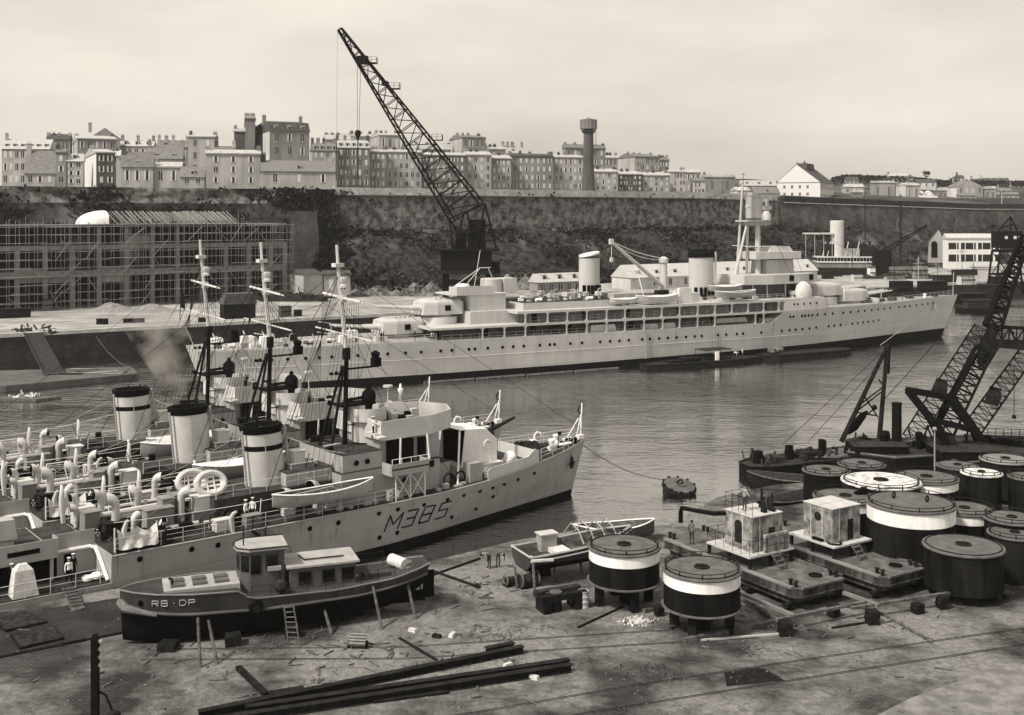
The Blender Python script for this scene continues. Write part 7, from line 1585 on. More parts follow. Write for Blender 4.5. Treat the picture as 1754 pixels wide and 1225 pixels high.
# timbers and trestles lying under and before the barges
def timber(label, a, b, w_=.3, h_=.3, z=GZ, z2=None, m='wood', name='timber_beam', group=None):
    A = Vector(gz(*a, z)); B_ = Vector(gz(*b, z if z2 is None else z2)); d = B_-A; s = d.cross(Vector((0, 0, 1))).normalized()*w_/2
    mb = MB(); mb.add([A-s, B_-s, B_+s, A+s]+[p+Vector((0, 0, h_)) for p in (A-s, B_-s, B_+s, A+s)], [(3, 2, 1, 0), (4, 5, 6, 7), (0, 1, 5, 4), (1, 2, 6, 5), (2, 3, 7, 6), (3, 0, 4, 7)])
    return tag(mb.build(name, m), label, 'beam', group)
for a, b, w_, h_, z, z2, m, lab in (((1172, 1102), (1335, 1067), .32, .3, 2, None, 'wood', 'long dark squared log on the ground right of the nearest buoy'), ((1200, 1098), (1352, 1086), .12, .1, 2, None, 'hutroof', 'thin bleached pole in front of the squared log'),
        ((1330, 1064), (1494, 1031), .22, .16, 2.7, None, 'wood', 'plank laid from the front trestle to the middle trestle'), ((1458, 1044), (1626, 1018), .22, .16, 2.7, None, 'wood', 'plank laid from the middle trestle to the right trestle'),
        ((1262, 1016), (1360, 1058), .26, .2, 2.9, 2.7, 'wall6', 'pale slanting plank from the first barge down to the front trestle'), ((1268, 1024), (1340, 1070), .24, .2, 2.2, None, 'wood', 'low bearer half hidden under the first barge'),
        ((1300, 1050), (1385, 1082), .24, .18, 2, None, 'wood', 'splintered board on the ground by the front trestle'), ((1445, 1018), (1505, 1040), .24, .2, 2.7, None, 'wall6', 'pale short board across the middle trestle'), ((1510, 1052), (1586, 1096), .18, .14, 2, None, 'wood', 'thin plank lying right of the middle trestle'),
        ((1425, 1077), (1482, 1068), .14, .1, 2, None, 'woodd', 'dark lath on the ground below the middle trestle'), ((1545, 1000), (1640, 1012), .3, .3, 2, None, 'woodd', 'dark balk behind the right trestle'), ((1150, 1078), (1165, 1072), .1, .1, 2, None, 'woodd', 'short dark stick left of the squared log'),
        ((990, 1076), (1068, 1040), .12, .1, 2, None, 'woodd', 'long thin pole on the ground beside the oil drum'), ((1102, 1050), (1126, 1044), .35, .25, 2, None, 'wood', 'stubby pale block between the two nearest buoys'),
        ((684, 1094), (748, 1132), .16, .08, 2, None, 'woodd', 'short rail crossing the girders near the hand cart'), ((408, 1147), (456, 1193), .3, .22, 2, None, 'woodd', 'heavy dark sleeper lying at the girder end'), ((743, 980), (822, 1008), .18, .12, 2, None, 'woodd', 'dark spar by the water behind the launch stern'), ((742, 986), (822, 958), .14, .12, 2, None, 'woodd', 'thin spar crossing the dark spar at the water edge')):
    timber(lab, a, b, w_, h_, z, z2, m)
def block_stack(label, px, py, n, w_=.55, name='trestle', lean=0):
    p = gz(px, py, GZ); t = thing(name, label, 'trestle', p, rnd.uniform(-.3, .5))
    for k in range(n): mb = MB(); e = rnd.uniform(-.05, .05); mb.box(-w_/2+e, w_/2+e, -w_/2, w_/2, k*.2, k*.2+.19); mb.build('timber_block', 'woodd', t)
    return t
for px, py, n, w_, lab in ((1344, 1087, 4, .75, 'dark block trestle in front of the first barge'), (1494, 1068, 4, .7, 'dark block trestle between the two barges'), (1614, 1042, 4, .6, 'dark block trestle at the right end of the planks'), (1427, 1056, 4, .6, 'low block trestle under the bow of the first barge'), (1572, 1050, 3, .6, 'low block trestle under the second barge'), (1207, 1078, 3, .5, 'cribbed blocks under the nearest banded buoy'), (1078, 1034, 4, .45, 'leaning cribbed blocks before the rope railed buoy'), (1130, 1054, 3, .5, 'short block crib between the two nearest buoys')):
    block_stack(lab, px, py, n, w_)
# ---------------------------------------------------------------- launch on stocks, bow to the left
R = Fr(-22.4, 64.3, 200); launch = thing('harbour_launch', 'dark harbour launch lettered RB.DP propped on stocks in the yard', 'launch', (R.ox-.35, R.oy, -.33), R.a)
RH = Hull([(-18.5, .75), (-17.6, 1.25), (-16, 1.65), (-13, 1.95), (-8, 2.05), (-4, 1.9), (-2, 1.45), (-.8, .85), (0, .12)], [(-18.5, .1), (-17.6, .25), (-16, .6), (-13, 1.1), (-8, 1.45), (-4, 1.2), (-2, .7), (-.8, .3), (0, .05)],
          [(-18.5, 5.25), (-16, 4.85), (-12, 4.65), (-7.1, 4.75), (-6.7, 5.25), (-3, 5.35), (0, 5.5)], 2.5, .55, .06, 4, .3)
xs = frange(-18.5, -7, .55)+frange(-6.9, 0, .4)
keel = lambda x: interp([(-18.5, 4.0), (-17.4, 3.5), (-15.5, 3.0), (-12, 2.75), (-6, 2.6), (-1, 2.5), (0, 2.6)], x)
rub = lambda x: interp([(-18.5, 4.65), (-14, 4.15), (-8, 4.05), (-3, 4.2), (0, 4.55)], x)
mb = MB(); RH.skin(mb, xs, keel, rub, 5); mb.build('bottom', 'tugbottom', launch, True)
mb = MB(); RH.skin(mb, xs, lambda x: rub(x)+.002, RH.zd, 4, False); R2 = []
mb.build('topside', 'tughull', launch, True)
mb = MB()
for sg in (-1, 1): mb.tube([(RH.px(x, rub(x)), sg*(RH.hb(x, rub(x))+.06), rub(x)) for x in xs], .09, 6)
mb.build('rubbing_strake', 'wall4', launch); mb = MB()
for sg in (-1, 1): mb.tube([(RH.px(x, RH.zd(x)), sg*RH.hb(x, RH.zd(x)), RH.zd(x)+.02) for x in xs], .05, 5)
mb.build('gunwale', 'wall6', launch)
mb = MB(); RH.deck(mb, frange(-18.3, -.5, .7), lambda x: RH.zd(x)-(.5 if x > -6.9 else .35), .05); mb.build('deck', 'deck', launch)
mb = MB(); mb.tube([(-.1, 0, 4.75), (-.3, .65, 4.6), (-.9, 1.05, 4.5), (-2.0, 1.6, 4.3)], [.3, .26, .2, .1], 8); mb.tube([(-.1, 0, 4.75), (-.3, -.65, 4.6), (-.9, -1.05, 4.5)], [.3, .26, .15], 8); mb.build('bow_fender', 'rope', launch, True)
def lb_(name, x0, x1, y0, y1, z0, z1, m, par=launch, taper=0): mb = MB(); mb.box(x0, x1, y0, y1, z0, z1, taper=taper); return mb.build(name, m, par)
tr_ = lb_('foredeck_trunk', -6.7, -2.4, -1.2, 1.25, 4.7, 5.5, 'tugroof')
for k in range(3):
    for y in (-.75, .15): mb = MB(); mb.box(-6.1+k*1.25, -5.3+k*1.25, y, y+.62, 5.501, 5.6); mb.box(-6.04+k*1.25, -5.36+k*1.25, y+.06, y+.56, 5.6, 5.625); mb.build('hatch', 'tugcabin', tr_)
mb = MB(); mb.tube([(-2.9, .5, 5.5), (-2.9, .5, 5.95), (-2.7, .55, 6.0)], .07, 6); mb.lathe([(.16, 0), (.16, .3)], (-2.3, -.3, 4.95), 8); mb.build('vent_pipe', 'dark', launch); mb = MB(); mb.lathe([(.25, 0), (.2, .2), (.28, .4)], (-1.5, 0, 4.9), 8); mb.build('bollard', 'canvas', launch)
wpl = [(-9.3, -1.05), (-7.3, -1.05), (-6.75, -.6), (-6.65, 0), (-6.75, .6), (-7.3, 1.05), (-9.3, 1.05)]
mb = MB(); mb.prism(wpl[::-1] if 0 else wpl, 4.6, 7.25); wh = mb.build('wheelhouse', 'tugcabin', launch)
mb = MB(); mb.prism([((p[0]+8)*1.16-8, p[1]*1.2) for p in wpl], 7.25, 7.4); mb.build('roof', 'tugroof', wh)
mb = MB(); mb.tube([((p[0]+8)*1.16-8, p[1]*1.2, 7.42) for p in wpl], .045, 5); mb.bar((-7, .2, 7.4), (-7, .2, 8.6), .04); mb.build('roof_rail', 'dark', wh)
def wpane(x0, x1, y, z0, z1, rot=0, c=(0, 0)):
    mb = MB(); mb.box(x0-.05, x1+.05, y-.02, y+.03, z0-.05, z1+.05, rot, c); f = mb.build('window', 'tughull', wh)
    mb = MB(); mb.box(x0, x1, y+.031, y+.045, z0, z1, rot, c); mb.build('pane', 'glass', f)
wpane(-8.9, -8.25, 1.05, 6.1, 6.9); wpane(-7.9, -7.35, 1.05, 5.9, 6.95)
for a, b in (((-7.3, 1.05), (-6.75, .6)), ((-6.75, .6), (-6.65, 0)), ((-6.65, 0), (-6.75, -.6))):
    A, B_ = Vector(a+(0,)), Vector(b+(0,)); u = (B_-A); n = Vector((-u.y, u.x, 0)).normalized(); n = n if n.dot(Vector((1, .3, 0))) > 0 else -n
    mb = MB(); p, q_ = A.lerp(B_, .12)+n*.03, A.lerp(B_, .88)+n*.03; mb.slab([(p.x, p.y, 6.0), (q_.x, q_.y, 6.0), (q_.x, q_.y, 6.95), (p.x, p.y, 6.95)], .02); mb.build('window', 'glass', wh)
lb_('door', -9.15, -8.95, 1.0, 1.09, 4.7, 6.5, 'tughull', wh); lb_('flag_locker', -9.1, -8.3, 1.06, 1.2, 6.0, 6.25, 'tugroof', wh)
cbn = lb_('cabin', -13.6, -9.6, -1.25, 1.3, 4.5, 6.05, 'tugcabin'); lb_('roof', -13.8, -9.4, -1.4, 1.45, 6.051, 6.17, 'tugroof', cbn); mb = MB(); mb.tube([(-13.0, .5, 6.25), (-10.6, .5, 6.25), (-10.4, -.5, 6.25)], .05, 5); mb.build('roof_rail', 'dark', cbn)
for x in (-10.5, -11.9, -13.1):
    f = lb_('window', x-.42, x+.42, 1.28, 1.34, 5.0, 5.8, 'tughull', cbn); mb = MB(); mb.box(x-.36, x+.36, 1.341, 1.35, 5.05, 5.75); mb.build('pane', 'glass', f)
lb_('skylight', -15.8, -14.2, .1, 1.0, 4.5, 5.1, 'tughull'); lb_('hatch', -15.0, -13.9, -.9, .1, 4.45, 4.75, 'tugroof')
mb = MB(); mb.tube([(-16.3, -.75, 5.3), (-16.9, .5, 5.25)], .38, 10); mb.build('rolled_tarpaulin', 'canvas', launch, True); mb = MB(); mb.torus((-17, 0, 5.05), .5, .12, 16, 6); mb.torus((-17, 0, 5.2), .4, .1, 16, 6); mb.build('rope_coil', 'rope', launch)
mb = MB(); rail(mb, [(RH.px(x, 4.8), RH.hb(x, 4.7)-.06, RH.zd(x)) for x in frange(-16, -7.3, 2.2)], .75, .02, 1.4, 2); rail(mb, [(RH.px(x, 4.8), -RH.hb(x, 4.7)+.06, RH.zd(x)) for x in frange(-16, -7.3, 2.2)], .75, .02, 1.4, 2); mb.build('guard_rail', 'dark', launch)
mb = MB(); mb.torus((-7.5, 2.12, 4.3), .32, .13, 14, 6, Matrix.Rotation(pi/2, 3, 'X')); mb.build('tyre_fender', 'black', launch); mb = MB(); mb.ball((-9, 1.6, 5.2), .4, 10, 6); mb.build('rope_fender', 'iron', launch, True)
mb = MB(); mb.lathe([(.18, 0), (.12, .05)], seg=10); o = mb.build('porthole', 'void', launch); o.location = (-1.15, RH.hb(-1.15, 4.9)+.02, 4.9); o.rotation_euler = (-pi/2, 0, 0)
class _Near:      # the side turned to the camera
    def side(s, x, z, off=.02): return (RH.px(x, z), RH.hb(x, z)+off, z)
strokes('RB.DP', _Near(), -1.75, -.5, 4.74, .32, -.34, 0, .026, 'wall2', 'lettering', launch, .03)
mb = MB(); mb.prism([(-18.3, -.1), (-15.2, -.1), (-15.2, .1), (-18.3, .1)], 2.75, 3.4); mb.build('keel', 'tugbottom', launch); mb = MB(); mb.box(-18.9, -18.2, -.06, .06, 2.9, 4.6); mb.build('rudder', 'tugbottom', launch)
mb = MB()
for k in range(4): a = k*pi/2+.4; mb.add([(-18.05, 0, 3.25), (-18.0, .5*cos(a)-.15*sin(a), 3.25+.5*sin(a)+.15*cos(a)), (-18.1, .62*cos(a), 3.25+.62*sin(a)), (-18.05, .5*cos(a)+.15*sin(a), 3.25+.5*sin(a)-.15*cos(a))], [(0, 1, 2, 3), (3, 2, 1, 0)])
mb.build('propeller', 'iron', launch)
q = random.Random(7)
for k, (a, b, lab) in enumerate((((343, 1143), (339, 1058), 'front prop leaning on the bow of the launch, left of a pair'), ((372, 1137), (357, 1062), 'second prop against the bow of the launch'), ((654, 1077), (639, 1004), 'prop under the after cabin of the launch'), ((712, 1060), (696, 990), 'rearmost prop at the stern of the launch'), ((568, 1086), (556, 1045), 'short prop in shadow under the launch'))):
    A = Vector(gz(*a, GZ)); sl = -1; x_, y_ = 0, 0
    bb = at(b[0], b[1], A.y+.75); mb = MB(); mb.tube([A, bb], [.11, .08], 7); tag(mb.build('shoring_prop', 'wood'), lab, 'prop')
for px, py, n, w_, lab in ((398, 1112, 3, .9, 'dark keel blocks under the middle of the launch'), (612, 1058, 4, .8, 'dark keel blocks under the after part of the launch'), (288, 1120, 2, 1.0, 'low keel blocks under the bow of the launch'), (500, 1098, 3, .8, 'dark keel blocks behind the ladder')):
    block_stack(lab, px, py-8, n, w_, 'keel_block_stack')
a, b = Vector(gz(512, 1108, GZ)), None; mb = MB(); A1, A2 = Vector(gz(494, 1106, GZ)), Vector(gz(514, 1108, GZ)); B1, B2 = Vector(at(486, 1035, A1.y+.5)), Vector(at(502, 1033, A2.y+.5))
mb.tube([A1, B1], .05, 5); mb.tube([A2, B2], .05, 5)
for k in range(8): u = (k+.7)/8.4; mb.bar(A1.lerp(B1, u), A2.lerp(B2, u), .035)
tag(mb.build('ladder', 'wood'), 'wooden ladder leaning on the side of the dark launch', 'ladder')
# ---------------------------------------------------------------- open work boat on legs, launch behind it
W = Fr(.6, 75.0, 25); wbx = thing('work_boat', 'grey open work boat with square transom propped beside the banded buoy', 'boat', (W.ox, W.oy, 0), W.a)
R_ = []; RI = []
for i in range(15):
    u = i/14; x = u*8.6; b_ = 1.5*(1-max(0, (u-.45)/.55)**2.2); b_ = max(.05, b_); zt = 4.1+.75*u*u; kz = 2.95+.35*u**3
    R_.append([(x, -b_, zt), (x, -b_*.92, 3.5), (x, -b_*.55, kz+.05), (x, b_*.55, kz+.05), (x, b_*.92, 3.5), (x, b_, zt)]); RI.append([(x+.08, -b_*.92, zt), (x+.08, -b_*.8, 3.55), (x+.08, b_*.8, 3.55), (x+.08, b_*.92, zt)])
mb = MB(); mb.rings(R_, True, False); mb.build('hull', 'tughull', wbx); mb = MB(); mb.rings(RI, False, False); mb.build('inner_planking', 'wood', wbx)
mb = MB()
for k in (0, 5): mb.tube([p[k] for p in R_], .09, 5)
mb.tube([(p[0][0], p[0][1]-.04, p[0][2]-.28) for p in R_], .07, 5); mb.bar(R_[0][0], R_[0][5], .09); mb.build('gunwale', 'tugroof', wbx)
mb = MB(); mb.rings([[(p[1][0], p[1][1]*1.005, 3.48), (p[2][0], p[2][1]*1.01, p[2][2]-.02), (p[3][0], p[3][1]*1.01, p[3][2]-.02), (p[4][0], p[4][1]*1.005, 3.48)] for p in R_], False, False); mb.build('bottom_paint', 'boot', wbx)
mb = MB(); mb.box(.1, 1.3, -1.3, 1.3, 3.95, 4.02); mb.build('stern_deck', 'deck', wbx); mb = MB(); mb.box(2.4, 3.6, -1.1, .9, 3.6, 3.9); mb.build('engine_cover', 'canvas', wbx); mb = MB(); mb.box(1.9, 3.1, .7, 1.5, 3.6, 4.75); mb.build('cabin', 'wall5', wbx); mb = MB(); mb.box(1.8, 3.2, .6, 1.6, 4.751, 4.83); mb.build('cabin_roof', 'hutroof', wbx)
mb = MB()
for k in range(4): mb.tube([(4.2+k*.9, -1.2, 4.4), (4.1+k*.9, -.6, 5.2), (4.0+k*.9, .3, 5.5), (3.9+k*.9, 1.2, 4.6)], .05, 5)
mb.build('hood_hoop', 'tugroof', wbx); mb = MB(); mb.tube([(.2, -1.2, 4.05), (-.0, -1.6, 3.9), (1.6, -1.65, 3.8)], .12, 6); mb.build('rope_fender', 'canvas', wbx)
for px, py, py2, lab in ((886, 1008, 972, 'left iron prop under the transom of the work boat'), (917, 1022, 965, 'middle prop at the near quarter of the work boat'), (952, 996, 957, 'leaning prop amidships of the work boat'), (997, 985, 955, 'prop near the bow of the work boat')):
    A = Vector(gz(px, py, GZ)); bb = at(px-4, py2, A.y+.4); mb = MB(); mb.tube([A, bb], .1, 6); tag(mb.build('shoring_prop', 'wood'), lab, 'prop')
q = random.Random(23); 
for px, py, r_, lab in ((905, 1005, .42, 'iron drum shaped winch under the transom of the work boat'), (880, 1002, .3, 'spoked hand wheel leaning under the work boat'), (925, 985, .35, 'coiled hose bundle under the work boat')):
    p = gz(px, py, GZ); t = thing('machinery', lab, 'machinery', p, .5); mb = MB(); mb.tube([(-.6, 0, r_), (.6, 0, r_)], r_, 12); mb.build('drum', 'iron', t); mb = MB(); mb.torus((-.62, 0, r_+.1), r_*1.1, .06, 16, 5, Matrix.Rotation(pi/2, 3, 'Y')); repeat(mb.build('wheel', 'rope', t), [((1.24, 0, 0),)]); mb = MB(); mb.box(-.7, .7, -.35, .35, 0, .14); mb.build('base', 'woodd', t)
rowboat('small open launch with pale rail drawn up behind the buoy at the water edge', Fr(*gz(1052, 925, 2.1)[:2], 14), 0, 0, 2.1, 6.5, 2.2, 1.1, 0, 'tugcabin', False, 'launch')
rowboat('dark work boat nosing the yard between the huts, loaded with gear', Fr(*gz(1352, 872, 1.2)[:2], 35), 0, 0, .9, 8, 2.6, 1.3, 0, 'woodd', True, 'work_boat', deckm='dark')
rowboat('dark low boat moored under the black lighter at the water edge', Fr(*gz(1360, 838, .3)[:2], -18), 0, 0, .1, 9, 3.0, 1.3, 0, 'woodd', True, 'work_boat', deckm='iron')
# boiler drums, oil drum and tank beside the work boat
t = thing('beam_pile', 'pair of long dark squared beams laid on blocks by the oil drum', 'beam pile', gz(955, 1045, GZ), .42)
mb = MB(); mb.box(-1.3, 1.9, -.5, -.05, .75, 1.1); mb.build('body', 'woodd', t); mb = MB(); mb.box(-1.35, 1.8, .25, .75, .8, 1.2); mb.build('body', 'iron', t)
for x in (-.9, 1.3): mb = MB(); mb.box(x-.25, x+.25, -.5, .8, 0, .745); mb.build('support_block', 'woodd', t)
for px, py, r_, h_, m_, lab in ((952, 1046, .38, 1.15, 'buoyblack', 'upright dark steel drum with pale lid left of the oil drum'), (937, 1044, .18, 1.05, 'iron', 'slim iron bollard beside the dark steel drum')):
    t = thing('steel_drum', lab, 'drum', gz(px, py, GZ)); mb = MB(); mb.lathe([(r_, 0), (r_, h_)], seg=18); mb.build('body', m_, t, True); mb = MB(); mb.lathe([(r_*1.04, h_), (r_*1.04, h_+.06), (.02, h_+.07)], seg=18); mb.build('lid', 'buoytop', t)
t = thing('oil_drum', 'pale ribbed oil drum standing alone in front of the rope railed buoy', 'drum', gz(999, 1040, GZ)); mb = MB()
mb.lathe([(.36, 0), (.38, .04), (.36, .08), (.36, .34), (.39, .38), (.36, .42), (.36, .66), (.39, .7), (.36, .74), (.36, 1.0), (.38, 1.04)], seg=20); mb.build('body', 'wall2', t, True); mb = MB(); mb.lathe([(.34, 1.0), (.02, 1.01)], seg=20); mb.lathe([(.37, 1.0), (.37, 1.06), (.34, 1.06), (.34, 1.0)], seg=20, caps=False); mb.build('lid', 'hutroof', t)
q = random.Random(5); mb = MB()
for k in range(150):
    p = gz(1092+q.gauss(0, 14), 1064+q.gauss(0, 4), GZ); mb.ball((p[0], p[1], GZ+.02+.03*q.random()), q.uniform(.03, .085), 5, 4, .7)
stuff(tag(mb.build('white_gravel', 'chalk'), 'scatter of white rubble stones', 'gravel'))
mb = MB()
for k in range(1100):
    px, py = q.uniform(20, 1740), q.uniform(985, 1224); 
    p = gz(px, py, GZ); mb.ball((p[0], p[1], GZ+.01), q.uniform(.02, .07), 5, 3, .7)
stuff(mb.build('loose_stones', 'rubble'))
mb = MB()      # tufts of weeds
for k in range(26):
    c0, c1 = q.choice(((850, 1082), (690, 1165), (1055, 1140), (960, 1125), (730, 1140), (1290, 1115), (620, 1180), (1120, 1150), (540, 1195))); px, py = c0+q.gauss(0, 34), c1+q.gauss(0, 6); p = Vector(gz(px, py, GZ))
    for j in range(70):
        c = p+Vector((q.gauss(0, .45), q.gauss(0, .35), 0)); hgt = q.uniform(.03, .12); d = Vector((q.gauss(0, .12), q.gauss(0, .12), hgt)); s = Vector((q.gauss(0, 1), q.gauss(0, 1), 0)).normalized()*.045
        mb.add([c-s, c+s, c+d], [(0, 1, 2)])
stuff(mb.build('weeds', 'scrub'))
# ---------------------------------------------------------------- girders, rails, cart, post in the foreground
def girder(label, a, b, h_=.42, m='dark'):
    A, B_ = Vector(gz(*a, GZ)), Vector(gz(*b, GZ)); d = B_-A; s = d.cross(Vector((0, 0, 1))).normalized(); mb = MB()
    for w0, w1, z0, z1 in ((-.2, .2, 0, .05), (-.03, .03, .05, h_-.05), (-.2, .2, h_-.05, h_)):
        mb.add([A+s*w0+Vector((0, 0, z0)), B_+s*w0+Vector((0, 0, z0)), B_+s*w1+Vector((0, 0, z0)), A+s*w1+Vector((0, 0, z0))]+[A+s*w0+Vector((0, 0, z1)), B_+s*w0+Vector((0, 0, z1)), B_+s*w1+Vector((0, 0, z1)), A+s*w1+Vector((0, 0, z1))], [(3, 2, 1, 0), (4, 5, 6, 7), (0, 1, 5, 4), (1, 2, 6, 5), (2, 3, 7, 6), (3, 0, 4, 7)])
    return tag(mb.build('steel_girder', m), label, 'girder')
girder('long dark girder of the back row running to the hand cart side', (340, 1232), (896, 1118)); girder('short dark girder piece lying along the back row', (832, 1122), (880, 1112)); girder('long dark girder of the front row, nearest to the camera', (250, 1262), (978, 1150)); girder('long dark girder just behind the front one', (420, 1222), (975, 1140), .38); girder('stub girder at the left end of the back row', (460, 1196), (520, 1186), .3)
girder('thin dark rail lying before the front girder', (640, 1203), (768, 1186), .12)
def track(px):
    out = []
    for a, b in px: out.append(tuple(gz(a, b, GZ)))
    return out
M['rail'] = mat('worn rail', .05, .45, .3, 4, metal=.3)
for pts, lab in ((((560, 1262), (840, 1216), (1075, 1176), (1310, 1140), (1530, 1108), (1800, 1070)), 'far rail of the sunken track across the foreground setts'), (((800, 1256), (1000, 1222), (1240, 1184), (1480, 1146), (1640, 1122), (1800, 1097)), 'near rail of the sunken track across the foreground setts'), (((300, 1112), (700, 1108), (1100, 1082), (1330, 1072)), 'faint far rail buried in the yard behind the girders'), (((240, 1130), (700, 1128), (1030, 1108), (1300, 1092)), 'second faint rail buried in the yard behind the girders')):
    P = [Vector(p) for p in track(pts)]; mb = MB()
    for o_, z_ in ((-.05, .012), (.09, .008)):
        R3 = []
        for i, p in enumerate(P):
            d = (P[min(i+1, len(P)-1)]-P[max(0, i-1)]).normalized(); s = d.cross(Vector((0, 0, 1))); w2 = .035 if o_ < 0 else .03
            R3.append([p+s*(o_-w2)+Vector((0, 0, -.05)), p+s*(o_+w2)+Vector((0, 0, -.05)), p+s*(o_+w2)+Vector((0, 0, z_)), p+s*(o_-w2)+Vector((0, 0, z_))])
        mb.rings(R3)
    tag(mb.build('track_rail', 'rail' if 'faint' not in lab else 'iron'), lab, 'rail')
mb = MB(); a = [gz(1240, 1152, GZ), gz(1305, 1143, GZ), gz(1345, 1166, GZ), gz(1245, 1176, GZ)]; mb.prism([p[:2] for p in a], GZ-.02, GZ+.006); structure(mb.build('asphalt_patch', 'woodd'))
mb = MB(); a = [gz(1430, 1262, GZ), gz(1560, 1196, GZ), gz(1700, 1146, GZ), gz(1830, 1128, GZ), gz(1900, 1262, GZ)]; mb.prism([p[:2] for p in a], GZ-.03, GZ+.01); M['road'] = mat('pale worn roadway', .2, .9, .3, .9, world=True, bump=.2); structure(mb.build('road', 'road'))
# darker paved apron and hatches at the left by the quarterdeck, with its kerb
mb = MB(); a = [gz(-260, 1060, GZ), gz(0, 1048, GZ), gz(60, 1046, GZ), gz(205, 1024, GZ), gz(212, 1085, GZ), gz(0, 1128, GZ), gz(-260, 1180, GZ)]; mb.prism([p[:2] for p in a], GZ-.03, GZ+.008); M['apron'] = mat('dark paved apron', .055, .85, .25, .5, world=True, bump=.2); structure(mb.build('paved_apron', 'apron'))
mb = MB(); P = [gz(-200, 1170, GZ), gz(0, 1127, GZ), gz(150, 1097, GZ), gz(222, 1083, GZ)]; mb.tube([(p[0], p[1], GZ+.06) for p in P], .1, 5); tag(mb.build('kerb_rail', 'woodd'), 'dark kerb rail along the front of the paved apron at the left', 'rail')
for pts, lab in ((((-20, 1066), (44, 1052), (82, 1068), (10, 1084)), 'upper of two flat dark hatch boards on the paved apron'), (((16, 1090), (92, 1076), (110, 1096), (34, 1114)), 'lower of two flat dark hatch boards on the paved apron'), (((106, 1103), (142, 1096), (145, 1099), (109, 1106)), 'small dark strip of board by the kerb rail')):
    t = thing('hatch_board', lab, 'hatch', (0, 0, 0)); mb = MB(); P = [gz(x, y, GZ)[:2] for x, y in pts]; mb.prism(P, GZ+.01, GZ+.14); mb.build('board', 'woodd', t); mb = MB(); c_ = [sum(p[i] for p in P)/4 for i in (0, 1)]; mb.prism([(c_[0]+(p[0]-c_[0])*.9, c_[1]+(p[1]-c_[1])*.9) for p in P], GZ+.14, GZ+.16); mb.build('panel', 'iron', t)
t = thing('hand_cart', 'small slatted hand cart parked under the launch stern', 'cart', gz(613, 1110, GZ), -.1)
mb = MB(); mb.slab([(-.5, -.3, .25), (.5, -.3, .25), (.45, .3, .75), (-.45, .3, .75)], .05); mb.build('bed', 'wood', t); mb = MB()
for k in range(4): mb.box(-.48, .48, -.33+.15*k, -.25+.15*k, .36+.12*k, .4+.12*k)
mb.build('slat', 'tugroof', t); mb = MB(); mb.torus((-.52, 0, .22), .2, .05, 12, 5, Matrix.Rotation(pi/2, 3, 'Y')); whl = mb.build('wheel', 'dark', t); repeat(whl, [((1.04, 0, 0),)])
mb = MB(); mb.bar((-.4, .3, .7), (-.55, .6, 1.1), .03); mb.bar((.4, .3, .7), (.55, .6, 1.1), .03); mb.build('handle', 'wood', t)
t = thing('lamp_post', 'dark square post with a hanging lamp at the lower left corner', 'post', gz(163, 1262, GZ)); mb = MB(); mb.box(-.16, .16, -.16, .16, 0, 4.7); mb.box(-.1, .1, -.1, .1, 4.7, 4.9); mb.build('post', 'black', t)
mb = MB()
for k in range(4): mb.box(.16, .3, -.06, .06, 4.5-k*.38, 4.62-k*.38)
mb.build('step_iron', 'wall3', t); mb = MB(); mb.tube([(.1, 0, 2.2), (.5, 0, 2.0), (.85, -.1, 1.3)], .05, 6); mb.build('bracket', 'black', t); mb = MB(); mb.lathe([(.1, .35), (.28, .25), (.38, .0), (.3, -.12), (.05, -.2)], (.92, -.1, .95), 14); mb.build('lamp', 'dark', t, True)
for px, py, lab in ((775, 1090, 'small pale brick lying on the trodden ground'), (707, 1082, 'white scrap of timber on the trodden ground'), (748, 1092, 'small dark block on the trodden ground'), (870, 1142, 'white stone beside the girder end'), (915, 1163, 'white paper like scrap by the front girder'), (1700, 1022, 'pale flat stone near the plain black buoy'), (1722, 1025, 'dark flat stone near the plain black buoy'), (818, 1006, 'dark cube of scrap by the water behind the launch')):
    p = gz(px, py, GZ); mb = MB(); mb.box(-.28, .28, -.14, .14, 0, .2, rot=rnd.uniform(0, 3), taper=.15); o = mb.build('rubble_block', 'wall3' if 'pale' in lab or 'white' in lab else 'woodd'); o.location = p; tag(o, lab, 'block')

# chips, sticks and scraps trodden into the yard: too many and too small to count
q = random.Random(52); mb = MB()
for k in range(230):
    px, py = q.choice([(q.uniform(0, 1754), q.uniform(1040, 1220)), (q.gauss(1350, 110), q.gauss(1065, 18)), (q.gauss(820, 60), q.gauss(1010, 20)), (q.gauss(560, 150), q.gauss(1110, 25))])
    if py < 985: continue
    p = Vector(gz(px, py, GZ+.02)); a = q.uniform(0, 3.14); l = q.uniform(.05, .5); d = Vector((cos(a), sin(a), .02))*l; w_ = q.uniform(.02, .06); s = Vector((-sin(a), cos(a), 0))*w_
    mb.add([p-d-s, p+d-s, p+d+s, p-d+s]+[v+Vector((0, 0, q.uniform(.02, .08))) for v in (p-d-s, p+d-s, p+d+s, p-d+s)], [(4, 5, 6, 7), (0, 1, 5, 4), (1, 2, 6, 5), (2, 3, 7, 6), (3, 0, 4, 7)])
stuff(mb.build('wood_scraps', 'wood'))
